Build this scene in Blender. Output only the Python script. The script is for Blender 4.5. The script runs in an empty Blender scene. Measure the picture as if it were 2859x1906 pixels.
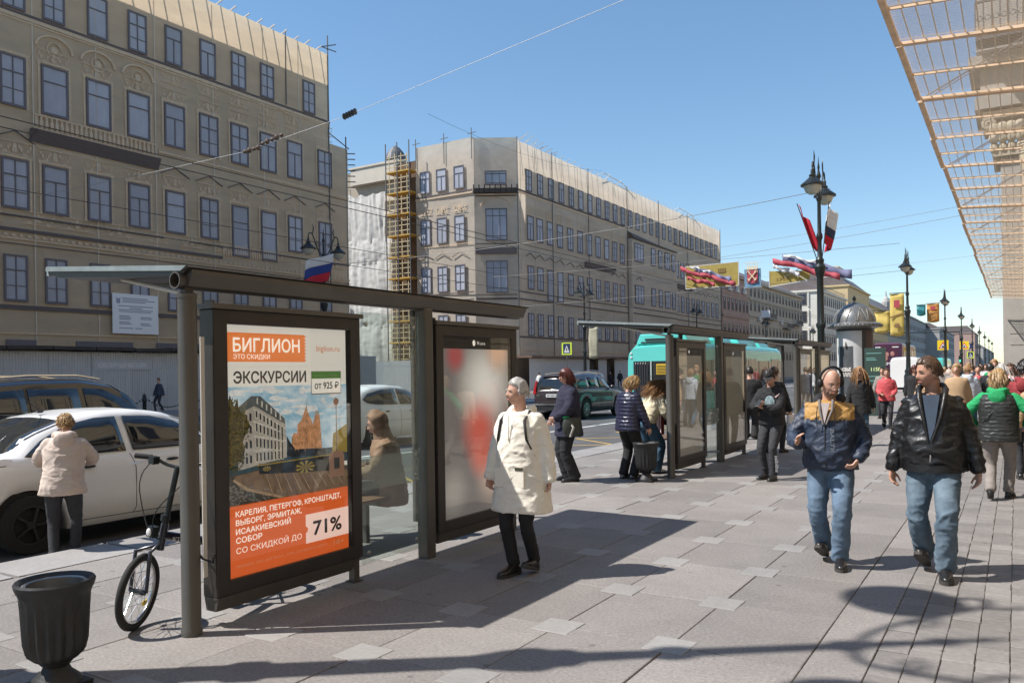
import bpy, bmesh, math, random
import numpy as np
from math import sin, cos, pi, radians, sqrt, atan2
from mathutils import Vector as V, Matrix, noise

random.seed(7)
scene = bpy.context.scene
COL = scene.collection

# ------------------------------------------------------------------ camera
YAW = 0.5584
ROLL = 0.015
fwd = V((-sin(YAW), cos(YAW), 0)); rgt = V((cos(YAW), sin(YAW), 0)); upv = V((0, 0, 1))
cr = rgt * cos(ROLL) - upv * sin(ROLL); cu = upv * cos(ROLL) + rgt * sin(ROLL)
cam_d = bpy.data.cameras.new("camera"); cam = bpy.data.objects.new("camera", cam_d); COL.objects.link(cam)
cam_d.sensor_width = 36.0; cam_d.lens = 28.39; cam_d.shift_y = 0.0305
cam_d.clip_start = 0.05; cam_d.clip_end = 6000
cam.matrix_world = Matrix(((cr.x, cu.x, -fwd.x, 0), (cr.y, cu.y, -fwd.y, 0), (cr.z, cu.z, -fwd.z, 1.68), (0, 0, 0, 1)))
scene.camera = cam

# ------------------------------------------------------------------ sky, sun, exposure
SUN = V((-0.62, -0.46, 1.0)).normalized()          # towards the sun
world = bpy.data.worlds.new("World"); scene.world = world; world.use_nodes = True
wn = world.node_tree.nodes; wl = world.node_tree.links
sky = wn.new("ShaderNodeTexSky"); sky.sky_type = 'NISHITA'; sky.sun_disc = False
sky.sun_elevation = math.asin(SUN.z); sky.sun_rotation = atan2(SUN.x, SUN.y) % (2 * pi)
sky.air_density = 1.0; sky.dust_density = 0.0; sky.ozone_density = 0.9; sky.altitude = 0
wn["Background"].inputs[1].default_value = 0.150
gam = wn.new("ShaderNodeGamma"); gam.inputs[1].default_value = .80; hsv = wn.new("ShaderNodeHueSaturation"); hsv.inputs["Saturation"].default_value = 1.22
tint = wn.new("ShaderNodeMix"); tint.data_type = 'RGBA'; tint.blend_type = 'MULTIPLY'; tint.inputs[0].default_value = 1; tint.inputs[7].default_value = (.98, 1.06, 1.09, 1)
wl.new(sky.outputs[0], gam.inputs[0]); wl.new(gam.outputs[0], hsv.inputs["Color"]); wl.new(hsv.outputs[0], tint.inputs[6]); wl.new(tint.outputs[2], wn["Background"].inputs[0])
sun_d = bpy.data.lights.new("sun", 'SUN'); sun_d.energy = 4.9; sun_d.angle = radians(0.53); sun_d.color = (1.0, 0.955, 0.89)
sun = bpy.data.objects.new("sun", sun_d); COL.objects.link(sun)
sun.rotation_euler = SUN.to_track_quat('Z', 'Y').to_euler(); sun.location = (-60, -40, 90)
vs = scene.view_settings; vs.view_transform = 'Standard'; vs.look = 'None'; vs.gamma = 1; vs.use_curve_mapping = False
vs.exposure = 0.5
scene.render.engine = 'CYCLES'
scene.cycles.max_bounces = 8; scene.cycles.transparent_max_bounces = 16
scene.cycles.caustics_reflective = False; scene.cycles.caustics_refractive = False
scene.cycles.sample_clamp_indirect = 8

# ------------------------------------------------------------------ materials
def srgb(h):
    h = h.lstrip('#'); r = []
    for i in (0, 2, 4):
        c = int(h[i:i + 2], 16) / 255
        r.append(c / 12.92 if c <= .04045 else ((c + .055) / 1.055) ** 2.4)
    return tuple(r)
MATS = {}
def mat(name, col, rough=.6, metal=0., var=0., vs=4., bump=0., bs=40., spec=.5, coat=0., rnd=0., sheen=0., emit=0., trl=0., stretch=None, col2=None, bdist=.01, wpos=False, dirt=0.):
    """Principled material: base colour with noise variation (var), per-object tint (rnd), noise bump, optional translucency"""
    if name in MATS: return MATS[name]
    if isinstance(col, str): col = srgb(col)
    m = bpy.data.materials.new(name); m.use_nodes = True; nt = m.node_tree; n = nt.nodes; l = nt.links
    b = n["Principled BSDF"]
    b.inputs["Roughness"].default_value = rough; b.inputs["Metallic"].default_value = metal
    b.inputs["Specular IOR Level"].default_value = spec; b.inputs["Coat Weight"].default_value = coat
    b.inputs["Coat Roughness"].default_value = .04
    if sheen: b.inputs["Sheen Weight"].default_value = sheen
    b.inputs["Base Color"].default_value = (*col, 1)
    csock = None
    tc = n.new("ShaderNodeTexCoord"); mp = n.new("ShaderNodeMapping"); l.new(tc.outputs["Object"], mp.inputs[0])
    if wpos: gm = n.new("ShaderNodeNewGeometry"); l.new(gm.outputs["Position"], mp.inputs[0])
    if stretch: mp.inputs["Scale"].default_value = stretch
    if var or col2:
        nz = n.new("ShaderNodeTexNoise"); nz.inputs["Scale"].default_value = vs; nz.inputs["Detail"].default_value = 6; nz.inputs["Roughness"].default_value = .65
        l.new(mp.outputs[0], nz.inputs[0])
        rp = n.new("ShaderNodeMapRange"); rp.inputs[1].default_value = .3; rp.inputs[2].default_value = .7; l.new(nz.outputs[0], rp.inputs[0])
        mx = n.new("ShaderNodeMix"); mx.data_type = 'RGBA'
        if isinstance(col2, str): col2 = srgb(col2)
        a = col if col2 else tuple(c * (1 - var) for c in col); bb = col2 if col2 else tuple(min(1, c * (1 + var)) for c in col)
        mx.inputs[6].default_value = (*a, 1); mx.inputs[7].default_value = (*bb, 1)
        l.new(rp.outputs[0], mx.inputs[0]); csock = mx.outputs[2]
    if rnd:
        oi = n.new("ShaderNodeObjectInfo"); mr = n.new("ShaderNodeMapRange"); mr.inputs[3].default_value = 1 - rnd; mr.inputs[4].default_value = 1 + rnd
        l.new(oi.outputs["Random"], mr.inputs[0])
        vm = n.new("ShaderNodeVectorMath"); vm.operation = 'SCALE'
        if csock: l.new(csock, vm.inputs[0])
        else: vm.inputs[0].default_value = col
        l.new(mr.outputs[0], vm.inputs["Scale"]); csock = vm.outputs[0]
    if dirt:      # broad stains and small dark spots that run across the pieces
        d1 = n.new("ShaderNodeTexNoise"); d1.inputs["Scale"].default_value = .9; d1.inputs["Detail"].default_value = 7; d1.inputs["Roughness"].default_value = .7; l.new(mp.outputs[0], d1.inputs[0])
        r1 = n.new("ShaderNodeMapRange"); r1.inputs[1].default_value = .35; r1.inputs[2].default_value = .68; r1.inputs[3].default_value = 1 - dirt; r1.inputs[4].default_value = 1 + dirt * .6; l.new(d1.outputs[0], r1.inputs[0])
        vo = n.new("ShaderNodeTexVoronoi"); vo.inputs["Scale"].default_value = 3.2; l.new(mp.outputs[0], vo.inputs[0])
        r2 = n.new("ShaderNodeMapRange"); r2.inputs[1].default_value = .05; r2.inputs[2].default_value = .085; r2.inputs[3].default_value = .62; r2.inputs[4].default_value = 1; l.new(vo.outputs["Distance"], r2.inputs[0])
        mm = n.new("ShaderNodeMath"); mm.operation = 'MULTIPLY'; l.new(r1.outputs[0], mm.inputs[0]); l.new(r2.outputs[0], mm.inputs[1])
        v2 = n.new("ShaderNodeVectorMath"); v2.operation = 'SCALE'; l.new(mm.outputs[0], v2.inputs["Scale"])
        if csock: l.new(csock, v2.inputs[0])
        else: v2.inputs[0].default_value = col
        csock = v2.outputs[0]
    if csock: l.new(csock, b.inputs["Base Color"])
    if bump:
        nz2 = n.new("ShaderNodeTexNoise"); nz2.inputs["Scale"].default_value = bs; nz2.inputs["Detail"].default_value = 4
        l.new(mp.outputs[0], nz2.inputs[0])
        bp = n.new("ShaderNodeBump"); bp.inputs["Strength"].default_value = bump; bp.inputs["Distance"].default_value = bdist
        l.new(nz2.outputs[0], bp.inputs["Height"]); l.new(bp.outputs[0], b.inputs["Normal"])
    if emit:
        b.inputs["Emission Strength"].default_value = emit
        if csock: l.new(csock, b.inputs["Emission Color"])
        else: b.inputs["Emission Color"].default_value = (*col, 1)
    if trl:
        t = n.new("ShaderNodeBsdfTranslucent"); t.inputs[0].default_value = (*col, 1)
        if csock: l.new(csock, t.inputs[0])
        ms = n.new("ShaderNodeMixShader"); ms.inputs[0].default_value = trl
        l.new(b.outputs[0], ms.inputs[1]); l.new(t.outputs[0], ms.inputs[2]); l.new(ms.outputs[0], n["Material Output"].inputs[0])
    MATS[name] = m
    return m
def glass(name, tint=(.93, .97, .95), refl=1.0, haze=0.):
    """thin pane: transparent with a Fresnel reflection and a little dust"""
    if name in MATS: return MATS[name]
    m = bpy.data.materials.new(name); m.use_nodes = True; nt = m.node_tree; n = nt.nodes; l = nt.links
    n.remove(n["Principled BSDF"])
    tr = n.new("ShaderNodeBsdfTransparent"); tr.inputs[0].default_value = (*tint, 1)
    gl = n.new("ShaderNodeBsdfGlossy"); gl.inputs["Roughness"].default_value = .01
    fr = n.new("ShaderNodeLayerWeight"); fr.inputs[0].default_value = .5
    pw = n.new("ShaderNodeMath"); pw.operation = 'POWER'; pw.inputs[1].default_value = 4; l.new(fr.outputs["Facing"], pw.inputs[0])
    mu = n.new("ShaderNodeMath"); mu.operation = 'MULTIPLY_ADD'; mu.inputs[1].default_value = .9 * refl; mu.inputs[2].default_value = .045 * refl; mu.use_clamp = True; l.new(pw.outputs[0], mu.inputs[0])
    ms = n.new("ShaderNodeMixShader"); l.new(mu.outputs[0], ms.inputs[0]); l.new(tr.outputs[0], ms.inputs[1]); l.new(gl.outputs[0], ms.inputs[2])
    out = ms.outputs[0]
    if haze:
        df = n.new("ShaderNodeBsdfDiffuse"); df.inputs[0].default_value = (.6, .6, .57, 1)
        tl = n.new("ShaderNodeBsdfTranslucent"); tl.inputs[0].default_value = (.6, .6, .57, 1)
        m1 = n.new("ShaderNodeMixShader"); m1.inputs[0].default_value = .5; l.new(df.outputs[0], m1.inputs[1]); l.new(tl.outputs[0], m1.inputs[2])
        nz = n.new("ShaderNodeTexNoise"); nz.inputs["Scale"].default_value = 2.2; nz.inputs["Detail"].default_value = 5
        mm = n.new("ShaderNodeMath"); mm.operation = 'MULTIPLY'; mm.inputs[1].default_value = haze * 2; l.new(nz.outputs[0], mm.inputs[0])
        m2 = n.new("ShaderNodeMixShader"); l.new(mm.outputs[0], m2.inputs[0]); l.new(out, m2.inputs[1]); l.new(m1.outputs[0], m2.inputs[2]); out = m2.outputs[0]
    l.new(out, n["Material Output"].inputs[0]); MATS[name] = m
    return m

# a small work scene: modifiers and lettering are evaluated there, not in the full scene
WORK = bpy.data.scenes.new("work")
def evaluated(o):
    WORK.collection.objects.link(o); vl = WORK.view_layers[0]; vl.update(); dg = vl.depsgraph
    me = bpy.data.meshes.new_from_object(o.evaluated_get(dg)); WORK.collection.objects.unlink(o); return me
# ------------------------------------------------------------------ mesh helpers
class MB:
    def __init__(s): s.v = []; s.f = []
    def quad(s, a, b, c, d):
        i = len(s.v); s.v += [tuple(a), tuple(b), tuple(c), tuple(d)]; s.f.append((i, i + 1, i + 2, i + 3)); return s
    def poly(s, pts):
        i = len(s.v); s.v += [tuple(p) for p in pts]; s.f.append(tuple(range(i, i + len(pts)))); return s
    def box(s, x0, x1, y0, y1, z0, z1):
        i = len(s.v)
        s.v += [(x0, y0, z0), (x1, y0, z0), (x1, y1, z0), (x0, y1, z0), (x0, y0, z1), (x1, y0, z1), (x1, y1, z1), (x0, y1, z1)]
        s.f += [tuple(i + k for k in q) for q in ((0, 3, 2, 1), (4, 5, 6, 7), (0, 1, 5, 4), (1, 2, 6, 5), (2, 3, 7, 6), (3, 0, 4, 7))]
        return s
    def xbox(s, mtx, sx, sy, sz):
        i = len(s.v); h = (sx / 2, sy / 2, sz / 2)
        for a, b, c in ((-1, -1, -1), (1, -1, -1), (1, 1, -1), (-1, 1, -1), (-1, -1, 1), (1, -1, 1), (1, 1, 1), (-1, 1, 1)):
            s.v.append(tuple(mtx @ V((a * h[0], b * h[1], c * h[2]))))
        s.f += [tuple(i + k for k in q) for q in ((0, 3, 2, 1), (4, 5, 6, 7), (0, 1, 5, 4), (1, 2, 6, 5), (2, 3, 7, 6), (3, 0, 4, 7))]
        return s
    def bar(s, a, b, w, h=None):
        """rectangular bar from a to b"""
        a = V(a); b = V(b); d = b - a; h = h or w
        q = d.to_track_quat('Z', 'Y').to_matrix().to_4x4(); q.translation = (a + b) / 2
        return s.xbox(q, w, h, d.length)
    def rings(s, rs, cap0=True, cap1=True, closed=True):
        """rs: list of equally long point lists"""
        n = len(rs[0]); base = len(s.v)
        for r in rs: s.v += [tuple(p) for p in r]
        m = n if closed else n - 1
        for k in range(len(rs) - 1):
            a = base + k * n; b = a + n
            for j in range(m):
                j2 = (j + 1) % n; s.f.append((a + j, a + j2, b + j2, b + j))
        for flag, idx in ((cap0, 0), (cap1, len(rs) - 1)):
            if flag:
                i = len(s.v); c = V((0, 0, 0))
                for p in rs[idx]: c += V(p)
                s.v.append(tuple(c / n)); a = base + idx * n
                for j in range(n):
                    j2 = (j + 1) % n
                    s.f.append((i, a + j2, a + j) if idx == 0 else (i, a + j, a + j2))
        return s
    def loft(s, rs, n=14, p=2.):
        """rs: (center, U, W, ru, rw) elliptical rings"""
        out = []
        for c, U, W, ru, rw in rs:
            c = V(c); r = []
            for j in range(n):
                t = 2 * pi * j / n; ct, st = cos(t), sin(t)
                if p != 2.:
                    ct = math.copysign(abs(ct) ** (2 / p), ct); st = math.copysign(abs(st) ** (2 / p), st)
                r.append(c + U * (ru * ct) + W * (rw * st))
            out.append(r)
        return s.rings(out)
    def tube(s, pts, rad, n=8, cap=True):
        pts = [V(p) for p in pts]; m = len(pts)
        if not hasattr(rad, '__len__'): rad = [rad] * m
        out = []; U = None
        for i in range(m):
            t = (pts[min(i + 1, m - 1)] - pts[max(i - 1, 0)]).normalized()
            if U is None:
                U = t.orthogonal().normalized()
            else:
                U = (U - t * U.dot(t))
                U = U.normalized() if U.length > 1e-6 else t.orthogonal().normalized()
            W = t.cross(U)
            out.append([pts[i] + (U * cos(2 * pi * j / n) + W * sin(2 * pi * j / n)) * rad[i] for j in range(n)])
        return s.rings(out, cap, cap)
    def lathe(s, prof, n=20, c=(0, 0, 0), flute=0, fr=(0, 0), cap=True):
        """prof (r,z) list; flute = number of flutes, depth fraction .08 between fr z range"""
        out = []
        for r, z in prof:
            ring = []
            for j in range(n):
                t = 2 * pi * j / n; rr = r
                if flute and fr[0] <= z <= fr[1]: rr = r * (1 - .1 * (.5 - .5 * cos(t * flute)))
                ring.append((c[0] + rr * cos(t), c[1] + rr * sin(t), c[2] + z))
            out.append(ring)
        return s.rings(out, cap, cap)
    def ball(s, c, rx, ry=None, rz=None, nu=12, nv=8, M=None):
        ry = ry or rx; rz = rz or rx; out = []
        for i in range(nv + 1):
            ph = pi * (i / nv) ; ph = max(.02, min(pi - .02, ph)); ring = []
            for j in range(nu):
                t = 2 * pi * j / nu; p = V((rx * sin(ph) * cos(t), ry * sin(ph) * sin(t), -rz * cos(ph)))
                if M: p = M @ p
                ring.append(V(c) + p)
            out.append(ring)
        return s.rings(out)
    def prism(s, poly, d):
        """poly: 3D points of a planar outline, extruded by vector d"""
        i = len(s.v); n = len(poly); d = V(d)
        s.v += [tuple(p) for p in poly] + [tuple(V(p) + d) for p in poly]
        s.f.append(tuple(i + n - 1 - k for k in range(n))); s.f.append(tuple(i + n + k for k in range(n)))
        for k in range(n):
            k2 = (k + 1) % n; s.f.append((i + k, i + k2, i + n + k2, i + n + k))
        return s
    def mesh(s, name):
        me = bpy.data.meshes.new(name); me.from_pydata(s.v, [], s.f); me.update(); return me
    def build(s, name, m, parent=None, smooth=None, fix=True, bevel=0):
        me = s.mesh(name)
        if fix or bevel:
            bm = bmesh.new(); bm.from_mesh(me)
            if bevel:
                bmesh.ops.remove_doubles(bm, verts=bm.verts, dist=1e-5)
                es = [e for e in bm.edges if e.is_manifold and e.calc_face_angle(0) > .6]
                bmesh.ops.bevel(bm, geom=es, offset=bevel, segments=2, affect='EDGES', profile=.6)
            bmesh.ops.recalc_face_normals(bm, faces=bm.faces); bm.to_mesh(me); bm.free()
        return obj(name, me, m, parent, smooth)
def obj(name, me, m=None, parent=None, smooth=None):
    if m is not None and not me.materials: me.materials.append(m)
    if smooth is not None:
        me.shade_smooth()
        if smooth < 179: me.set_sharp_from_angle(angle=radians(smooth))
    o = bpy.data.objects.new(name, me); COL.objects.link(o)
    if parent: o.parent = parent
    return o
def thing(name, label, cat, loc=(0, 0, 0), rz=0., group=None, scale=1.):
    o = bpy.data.objects.new(name, None); COL.objects.link(o); o.empty_display_size = .2
    o.location = loc; o.rotation_euler = (0, 0, rz); o.scale = (scale,) * 3
    return tag(o, label, cat, group)
def tag(o, label, cat, group=None):
    o["label"] = label; o["category"] = cat
    if group: o["group"] = group
    return o
def struct(o): o["kind"] = "structure"; return o
def stuff(o): o["kind"] = "stuff"; return o
def kids(o): return [c for c in COL.objects if c.parent == o]
def copy_tree(o, loc=None, rz=None, label=None, parent=None, ch=None):
    c = o.copy(); COL.objects.link(c); c.parent = parent
    if loc is not None: c.location = loc
    if rz is not None: c.rotation_euler = (0, 0, rz)
    if label: c["label"] = label
    for k in o.children: copy_tree(k, parent=c)
    return c
def inst(name, me, loc, parent=None, rz=0.):
    o = bpy.data.objects.new(name, me); COL.objects.link(o); o.location = loc
    if rz: o.rotation_euler = (0, 0, rz)
    if parent: o.parent = parent
    return o
def smoothed(p, k=2, closed=False):
    """Chaikin corner cutting of a polyline"""
    p = [V(q) for q in p]
    for _ in range(k):
        o = [] if closed else [p[0]]
        for a, b in zip(p, p[1:] + ([p[0]] if closed else [])):
            o += [a * .75 + b * .25, a * .25 + b * .75]
        if not closed: o.append(p[-1])
        p = o
    return p
def text(s, name, m, parent, o, ux, uy, width=None, height=.1, bold=0., align='L', rows=34):
    """flat lettering: origin o, reading direction ux, up uy, fitted to width. The glyph outlines are filled by
    scan lines with the non-zero rule, since overlapping contours break the built-in fill"""
    cu = bpy.data.curves.new("t", 'FONT'); cu.body = s; cu.size = 1; cu.resolution_u = 4; cu.fill_mode = 'NONE'
    t = bpy.data.objects.new("t", cu); me = evaluated(t); bpy.data.objects.remove(t); bpy.data.curves.remove(cu)
    if not len(me.vertices): return None
    P = [(v.co.x, v.co.y) for v in me.vertices]; nb_ = {}
    for e in me.edges: i, j = e.vertices; nb_.setdefault(i, []).append(j); nb_.setdefault(j, []).append(i)
    bpy.data.meshes.remove(me); seen = set(); E = []
    for st in sorted(nb_):
        if st in seen: continue
        loop = [st]; seen.add(st); cur = st + 1 if st + 1 in nb_[st] else nb_[st][0]
        while cur not in seen:
            loop.append(cur); seen.add(cur); nx = [q for q in nb_[cur] if q not in seen]
            if not nx: break
            cur = nx[0]
        E += [(P[i], P[j]) for i, j in zip(loop, loop[1:] + loop[:1])]
    xs = [p[0] for p in P]; ys = [p[1] for p in P]; x0, x1, y0, y1 = min(xs), max(xs), min(ys), max(ys)
    dy = .73 / rows; n = int((y1 - y0) / dy) + 1; dy = (y1 - y0) / n; sp = []
    for k in range(n):
        y = y0 + (k + .5) * dy + 1e-5; X = []
        for (ax, ay), (bx, by) in E:
            if (ay <= y) != (by <= y): X.append((ax + (bx - ax) * (y - ay) / (by - ay), 1 if by > ay else -1))
        X.sort(); w = 0; row = []
        for x, d in X:
            if w == 0: st = x
            w += d
            if w == 0: row.append((st, x))
        sp.append(row)
    b = max(0, bold) * .8; r = int(b / dy + .5); out = []
    for k in range(-r, n + r):
        iv = []
        for j in range(max(0, k - r), min(n, k + r + 1)):
            e = sqrt(max(0, b * b - ((k - j) * dy) ** 2)) if r else b
            iv += [(p - e, q + e) for p, q in sp[j]]
        iv.sort(); mg = []
        for p, q in iv:
            if mg and p <= mg[-1][1]: mg[-1][1] = max(mg[-1][1], q)
            else: mg.append([p, q])
        out.append((y0 + k * dy, mg))
    sy = height / .73; sx = width / (x1 - x0) if width else sy; ux = V(ux); uy = V(uy); o = V(o); sh = -x0 if align == 'L' else -(x0 + x1) / 2; g = MB()
    for y, mg in out:
        for p, q in mg: g.quad(*[o + ux * ((a + sh) * sx) + uy * (c * sy) for a, c in ((p, y), (q, y), (q, y + dy), (p, y + dy))])
    return g.build(name, m, parent, fix=False)
def interp(tab, x):
    if x <= tab[0][0]: return tab[0][1]
    for (a, b), (c, d) in zip(tab, tab[1:]):
        if x <= c: return b + (d - b) * (x - a) / max(1e-9, c - a)
    return tab[-1][1]
# ================================================================== GROUND
m_asph = mat("asphalt", (.085, .085, .088), .85, var=.18, vs=1.3, bump=.35, bs=160, wpos=True, dirt=.14)
m_asph2 = mat("asphalt_old", (.075, .075, .078), .9, var=.2, vs=.6)
m_gran = mat("granite_slab", (.228, .208, .195), .72, var=.30, vs=48, rnd=.14, bump=.12, bs=260, wpos=True, dirt=.16)
m_gran_l = mat("granite_light", (.275, .264, .252), .65, var=.10, vs=30, rnd=.08, bump=.1, bs=260, wpos=True, dirt=.16)
m_kerb = mat("granite_kerb", (.29, .275, .265), .7, var=.12, vs=18, rnd=.08, bump=.15, bs=200, wpos=True, dirt=.16)
m_brick = mat("granite_paver", (.22, .202, .19), .72, var=.16, vs=24, rnd=.14, bump=.15, bs=240, wpos=True, dirt=.16)
m_joint = mat("joint_dirt", (.15, .137, .127), .95, var=.35, vs=9)
m_white = mat("road_paint_white", (.72, .72, .70), .7, var=.12, vs=6)
m_yell = mat("road_paint_yellow", (.62, .40, .08), .75, var=.2, vs=5)

g = struct(MB().box(-1500, 1500, -400, 3500, -1.2, -.162).build("ground", m_asph2))
rd = MB().quad((-7.95, -60, -.15), (-7.95, 1200, -.15), (-32.4, 1200, -.15), (-32.4, -60, -.15))
rd.quad((-32.4, 42.0, -.15), (-32.4, 58.5, -.15), (-110, 58.5, -.15), (-110, 42.0, -.15))
road = struct(rd.build("road", m_asph, fix=False))
mk = MB()
def stripe(x, y0, y1, w=.12, z=-.146): mk.quad((x - w / 2, y0, z), (x + w / 2, y0, z), (x + w / 2, y1, z), (x - w / 2, y1, z))
stripe(-12.12, -30, 40); stripe(-12.42, -30, 13.8); stripe(-12.42, 29, 40)
for x in (-16.0, -24.0, -28.2):
    for k in range(40): stripe(x, -20 + k * 6, -17.4 + k * 6)
stripe(-20.05, -40, 300); stripe(-20.35, -40, 300)
for k in range(14): mk.quad((-13.0 - k * 1.35, 43.5, -.146), (-12.5 - k * 1.35, 43.5, -.146), (-12.5 - k * 1.35, 47.5, -.146), (-13.0 - k * 1.35, 47.5, -.146))
struct(mk.build("road_marking", m_white, road, fix=False)); 
my = MB(); mk = my
stripe(-8.35, -20, 11.2, .10)
for k in range(9):      # zigzag of the bus stop
    y = 8 + k * 2.6
    my.quad((-8.6, y, -.146), (-8.48, y, -.146), (-10.2, y + 1.3, -.146), (-10.32, y + 1.3, -.146))
    my.quad((-10.32, y + 1.3, -.1455), (-10.2, y + 1.3, -.1455), (-8.48, y + 2.6, -.1455), (-8.6, y + 2.6, -.1455))
my.build("yellow_marking", m_yell, road, fix=False)

pv = struct(MB().box(-7.75, 3.0, -30, 700, -.6, -.012).build("pavement", m_joint))
# kerb stones
kp = MB().box(-7.97, -7.255, 0, 1.19, -.5, .002).mesh("kerb_stone")
kp.materials.append(m_kerb)
bm = bmesh.new(); bm.from_mesh(kp); bmesh.ops.bevel(bm, geom=[e for e in bm.edges if abs(e.verts[0].co.z - .002) < 1e-4 and abs(e.verts[1].co.z - .002) < 1e-4], offset=.018, segments=2, affect='EDGES'); bm.to_mesh(kp); bm.free()
for k in range(28): inst("kerb_stone", kp, (random.uniform(-.004, .004), -1.2 + k * 1.2, random.uniform(-.003, .002)), pv)
kr = MB()
for k in range(28, 220): kr.box(-7.97, -7.255, -1.2 + k * 1.2, -1.2 + k * 1.2 + 1.19, -.5, .002)
stuff(kr.build("kerb_stone", m_kerb, pv, fix=False))
# granite slabs on a 0.775 x 1.035 grid, light squares on the crossings
CX0, SX, CY0, SY = -1.82, .775, 3.65, 1.035
def slab_mesh(w, l, nm, m, b=.004):
    me = MB().box(0, w, 0, l, -.03, 0).mesh(nm); me.materials.append(m)
    bm = bmesh.new(); bm.from_mesh(me); bmesh.ops.bevel(bm, geom=[e for e in bm.edges if e.verts[0].co.z > -.001 and e.verts[1].co.z > -.001], offset=b, segments=1, affect='EDGES'); bm.to_mesh(me); bm.free(); return me
sm = slab_mesh(SX - .007, SY - .007, "paving_slab", m_gran); qm = slab_mesh(.265, .265, "paving_square", m_gran_l, .003)
far = MB(); farq = MB()
for i in range(-6, 2):
    x = CX0 + i * SX + (-.775 if False else 0)
    for j in range(-3, 110):
        y = CY0 + j * SY
        if j < 21:
            o = inst("paving_slab", sm, (x - SX + .0035 + random.uniform(-.0015, .0015), y + .0035 + random.uniform(-.0015, .0015), random.uniform(-.0025, .0015)), pv)
            o.rotation_euler = (random.uniform(-.0012, .0012), random.uniform(-.0012, .0012), 0)
            if i < 1: inst("paving_square", qm, (x - .1325, y - .1325, .0035), pv)
        else:
            far.box(x - SX + .0035, x - .0035, y + .0035, y + SY - .0035, -.03, random.uniform(-.002, .001))
            if i < 1: farq.box(x - .1325, x + .1325, y - .1325, y + .1325, -.02, .0035)
stuff(far.build("paving_slab", m_gran, pv, fix=False)); stuff(farq.build("paving_square", m_gran_l, pv, fix=False))
# strip, then small granite pavers by the building
st = slab_mesh(.315, SY - .006, "border_slab", m_gran)
for j in range(-2, 28): inst("border_slab", st, (-1.045 + .003, CY0 + j * SY + .5, random.uniform(-.002, .001)), pv)
bmesh_ = slab_mesh(.163, .212, "paver", m_brick, .004); rest = MB(); nb = 0
for i in range(0, 22):
    x = -.722 + i * .168
    for j in range(0, 230):
        y = 0 + j * .218 + (.109 if i % 2 else 0)
        if i < 9 and 4.6 < y < 11.8 and nb < 300:
            o = inst("paver", bmesh_, (x + random.uniform(-.002, .004), y + random.uniform(0, .004), random.uniform(-.004, .001)), pv); o.scale = (random.uniform(.985, 1.01), random.uniform(.975, 1.0), 1); nb += 1
        else: rest.box(x + random.uniform(-.001, .002), x + random.uniform(.161, .165), y, y + random.uniform(.208, .213), -.03, random.uniform(-.004, .001))
stuff(rest.build("paver", m_brick, pv, fix=False))
# the pavement across the street
fs = struct(MB().box(-39, -32.4, -60, 41.5, -.6, 0).box(-39, -32.4, 59.2, 1200, -.6, 0).build("far_pavement", mat("far_granite", (.26, .24, .23), .75, var=.12, vs=3)))

# ================================================================== BUILDINGS
m_net = mat("printed_net", (.80, .65, .475), .9, var=.12, vs=.7, trl=.5, bump=.22, bs=3, stretch=(1, .35, 1.4), bdist=.06)
m_net2 = mat("printed_net_grey", (.80, .70, .585), .9, var=.12, vs=.7, trl=.5, bump=.22, bs=3, stretch=(1, .35, 1.4), bdist=.06)
m_seam = mat("net_seam", (.82, .75, .65), .9, trl=.4)
m_wfr = mat("printed_frame", (.15, .135, .15), .8)
m_wpn = mat("printed_pane", (.50, .515, .585), .55, var=.22, vs=.45, trl=.25, rnd=.12)
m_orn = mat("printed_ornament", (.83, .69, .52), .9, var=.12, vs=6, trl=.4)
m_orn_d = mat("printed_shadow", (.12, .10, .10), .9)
m_mas = mat("masonry_back", (.40, .34, .27), .9, var=.1, vs=1)
m_beam = mat("roof_batten", (.75, .72, .68), .6)
m_pole = mat("scaffold_steel", (.16, .15, .15), .5, metal=.6)
m_hoard = mat("hoarding_sheet", (.50, .505, .52), .5, var=.06, vs=1.2)
m_dark = mat("dark_plank", (.05, .043, .04), .8, var=.3, vs=3)
m_paper = mat("paper_white", (.78, .79, .82), .6)
m_grey_t = mat("grey_print", (.30, .31, .42), .7)
m_wht_t = mat("white_print", (.75, .75, .77), .7)

WM = {}
def win_mesh(w, h, kind, fw=.085, fr=None, pn=None):
    k = (w, h, kind, fr.name if fr else '', pn.name if pn else '')
    if k in WM: return WM[k]
    f = MB(); d = .06
    f.box(-.01, d, 0, fw, 0, h); f.box(-.01, d, w - fw, w, 0, h); f.box(-.01, d, fw, w - fw, 0, fw * 1.3); f.box(-.01, d, fw, w - fw, h - fw, h)
    zt = h * .66; b = .05
    if kind in 'TX': f.box(0, d - .01, fw, w - fw, zt, zt + .06)
    if kind == 'T': f.box(0, d - .012, w / 2 - b / 2, w / 2 + b / 2, fw * 1.3, zt)
    if kind == 'X':
        f.box(0, d - .012, w / 2 - b / 2, w / 2 + b / 2, fw * 1.3, h - fw); f.box(0, d - .015, fw, w - fw, h * .33, h * .33 + .035)
    if kind == 'O': f.box(0, d - .012, fw, w - fw, zt, zt + .06)
    if kind == 'W':
        for q in (1 / 3, 2 / 3): f.box(0, d - .012, w * q - b / 2, w * q + b / 2, fw * 1.3, h - fw)
        f.box(0, d - .015, fw, w - fw, h * .76, h * .76 + .06); f.box(0, d - .018, fw, w - fw, h * .14, h * .14 + .05)
    p = MB().box(-.012, .012, fw * .5, w - fw * .5, fw * .5, h - fw * .5)
    fm = f.mesh("window"); fm.materials.append(fr or m_wfr); pm = p.mesh("pane"); pm.materials.append(pn or m_wpn)
    WM[k] = (fm, pm); return WM[k]
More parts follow.
